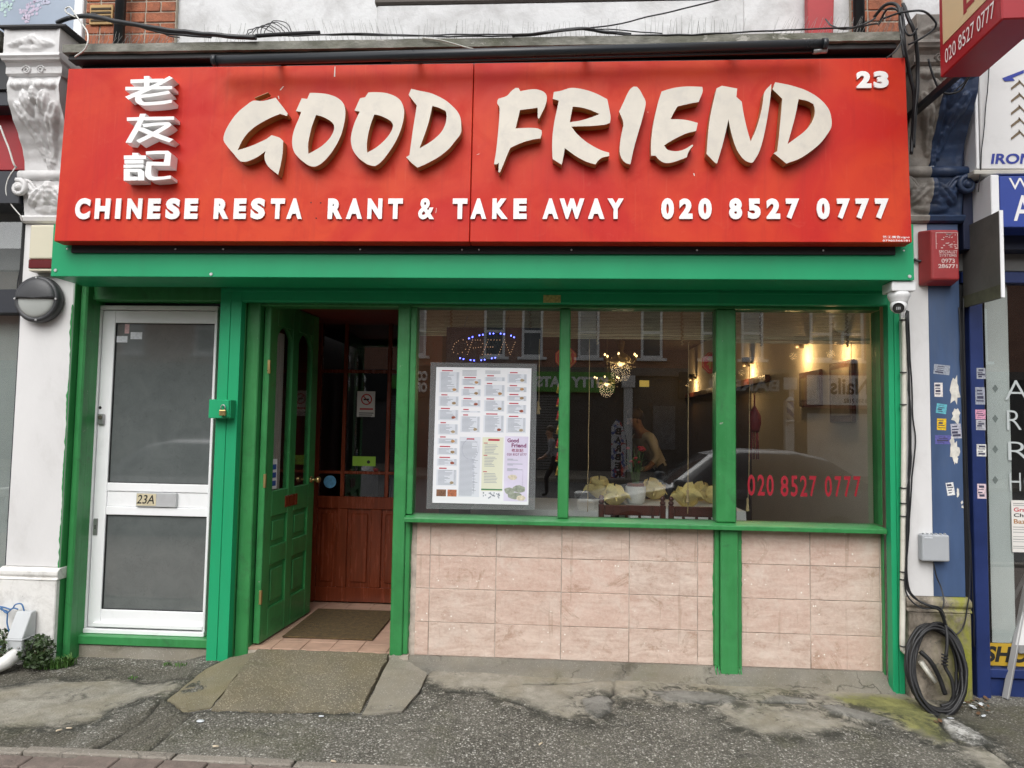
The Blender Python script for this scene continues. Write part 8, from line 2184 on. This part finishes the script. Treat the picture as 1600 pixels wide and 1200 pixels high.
car(.35, -6.1, 4.4, pm('dark_grey_car_paint', (.13, .14, .15), .4, .05, 2, coat=.25), 'dark grey car at the kerb, mirrored in the right hand windows')
car(-8.1, -6.1, 4.7, pm('silver_white_car_paint', (.62, .63, .64), .25, .03, 2, coat=.6), 'white car at the kerb, mirrored in the side door glass')

# ------------------------------------------------------------------ two people
def person(loc, rz, joints, top, legs, lab, hair=(.10, .07, .05)):
    bones = [('pelvis', None, .13), ('waist', 'pelvis', .125), ('chest', 'waist', .145), ('neck', 'chest', .05), ('head', 'neck', .098), ('crown', 'head', .088),
             ('sl', 'chest', .065), ('el', 'sl', .045), ('wl', 'el', .032), ('hl', 'wl', .03), ('sr', 'chest', .065), ('er', 'sr', .045), ('wr', 'er', .032), ('hr', 'wr', .03),
             ('tl', 'pelvis', .095), ('kl', 'tl', .065), ('al', 'kl', .045), ('fl', 'al', .04), ('tr', 'pelvis', .095), ('kr', 'tr', .065), ('ar', 'kr', .045), ('fr', 'ar', .04)]
    joints = dict(joints)
    for sfx in ('l', 'r'):                       # palm, four fingers and a thumb, gently curled
        wv_, hv_ = Vector(joints['w' + sfx]), Vector(joints['h' + sfx]); d_ = (hv_ - wv_).normalized(); sd2 = d_.cross(Vector((0, 0, 1))).normalized(); dn = Vector((0, 0, -1))
        for k, (off, ln) in enumerate(((-.030, .060), (-.010, .072), (.010, .070), (.030, .055))):
            a1 = hv_ + d_ * .035 + sd2 * off; joints['g%d%s' % (k, sfx)] = tuple(a1); joints['i%d%s' % (k, sfx)] = tuple(a1 + d_ * ln * .6 + dn * ln * .5)
            bones += [('g%d%s' % (k, sfx), 'h' + sfx, .011), ('i%d%s' % (k, sfx), 'g%d%s' % (k, sfx), .008)]
        joints['t1' + sfx] = tuple(hv_ + d_ * .01 - sd2 * .05 * (1 if sfx == 'l' else -1)); bones.append(('t1' + sfx, 'h' + sfx, .011))
    idx = {n: i for i, (n, _, _) in enumerate(bones)}
    me = bpy.data.meshes.new('skeleton'); me.from_pydata([joints[n] for n, _, _ in bones], [(idx[p], i) for i, (n, p, _) in enumerate(bones) if p], [])
    o = bpy.data.objects.new('tmp_person', me); COL.objects.link(o)
    o.modifiers.new('s', 'SKIN'); sk_ = me.skin_vertices[0].data if me.skin_vertices else None
    if sk_ is None:
        bm = bmesh.new(); bm.from_mesh(me); bm.verts.layers.skin.verify(); bm.to_mesh(me); bm.free(); sk_ = me.skin_vertices[0].data
    for i, (n, p, r) in enumerate(bones): sk_[i].radius = (r, r * (.78 if n in ('waist', 'chest', 'pelvis') else 1)); sk_[i].use_root = (i == 0)
    s2 = o.modifiers.new('d', 'SUBSURF'); s2.levels = 2; s2.render_levels = 2
    dg = bpy.context.evaluated_depsgraph_get(); m2 = bpy.data.meshes.new_from_object(o.evaluated_get(dg)); bpy.data.objects.remove(o, do_unlink=True)
    m2.materials.clear()
    SKN = bpy.data.materials.get('skin') or pm('skin', (.42, .24, .16), .5)
    for m in (top, legs, SKN, pm('hair_' + lab[:6].strip().replace(' ', '_'), hair, .6), BLKM): m2.materials.append(m)
    key = {n: Vector(joints[n]) for n, _, _ in bones}
    for p_ in m2.polygons:
        c2 = p_.center; n = min(key, key=lambda k: (key[k] - c2).length); p_.use_smooth = True
        p_.material_index = {'head': 2, 'neck': 2, 'crown': 2, 'hl': 2, 'hr': 2, 'wl': 2, 'wr': 2, 'tl': 1, 'kl': 1, 'al': 1, 'tr': 1, 'kr': 1, 'ar': 1, 'fl': 4, 'fr': 4, 'pelvis': 1}.get(n, 0)
        if n[0] in 'git' and n not in ('tl', 'tr'): p_.material_index = 2
    t_ = thing('person', lab, 'person', loc); t_.rotation_euler = (0, 0, rz)
    link(bpy.data.objects.new('body', m2), t_)
    hd = key['head']; cw = key['crown']
    hb = MB().ball(((hd.x + cw.x) / 2, (hd.y + cw.y) / 2 + .022, (hd.z + cw.z) / 2 + .035), .108, 2, (.92, 1.0, .95)).build('hair', m2.materials[3], None); hb.parent = t_
    for s in (-1, 1):
        e_ = MB().ball((hd.x + s * .088, hd.y + .01, hd.z + .01), .026, 1, (.4, .8, 1.2)).build('ear', SKN, None); e_.parent = t_
    for s in (-1, 1):
        MB_ = MB().ball((hd.x + s * .03, hd.y - .082, hd.z + .015), .010, 1); e_ = MB_.build('eye', BPR, None); e_.parent = t_
    e_ = MB().ball((hd.x, hd.y - .088, hd.z - .02), .014, 1, (1, 1.2, 1.4)).build('nose', SKN, None); e_.parent = t_
J = dict(pelvis=(0, 0, .95), waist=(0, -.03, 1.10), chest=(0, -.10, 1.34), neck=(0, -.13, 1.47), head=(0, -.16, 1.60), crown=(0, -.15, 1.71), sl=(.19, -.11, 1.40), el=(.25, -.14, 1.13), wl=(.22, -.30, .98), hl=(.20, -.38, .96), sr=(-.19, -.11, 1.40), er=(-.25, -.14, 1.13), wr=(-.22, -.30, .98), hr=(-.20, -.38, .96), tl=(.10, 0, .88), kl=(.11, -.03, .48), al=(.11, .02, .08), fl=(.11, -.12, .04), tr=(-.10, 0, .88), kr=(-.11, -.03, .48), ar=(-.11, .02, .08), fr=(-.11, -.12, .04))
q = W(1022, 720, 4.4)
J1 = dict(J); 
for n in ('waist', 'chest', 'neck', 'head', 'crown', 'sl', 'sr', 'el', 'er', 'wl', 'wr', 'hl', 'hr'):
    x, y, z = J[n]; k = (z - .95); J1[n] = (x, y - .35 * max(k, 0), z - .10 * max(k, 0))
person((q.x + .1, 4.4, .04), math.radians(-70), J1, pm('white_shirt', (.66, .65, .62), .8, .05), pm('dark_trousers', (.03, .03, .035), .8), 'person in a white shirt leaning forward inside the dark restaurant')
J2 = dict(J); J2['kl'] = (.11, -.22, .50); J2['al'] = (.11, -.20, .09); J2['fl'] = (.11, -.33, .05); J2['kr'] = (-.11, .10, .48); J2['ar'] = (-.11, .32, .12); J2['fr'] = (-.11, .22, .05)
q = M(868, 690, 13.0)
person((q.x, -13.0, -.26), math.radians(-90), J2, pm('grey_hooded_top', (.30, .30, .31), .9), bpy.data.materials['dark_trousers'], 'person in a grey top walking, mirrored beside the left mullion')
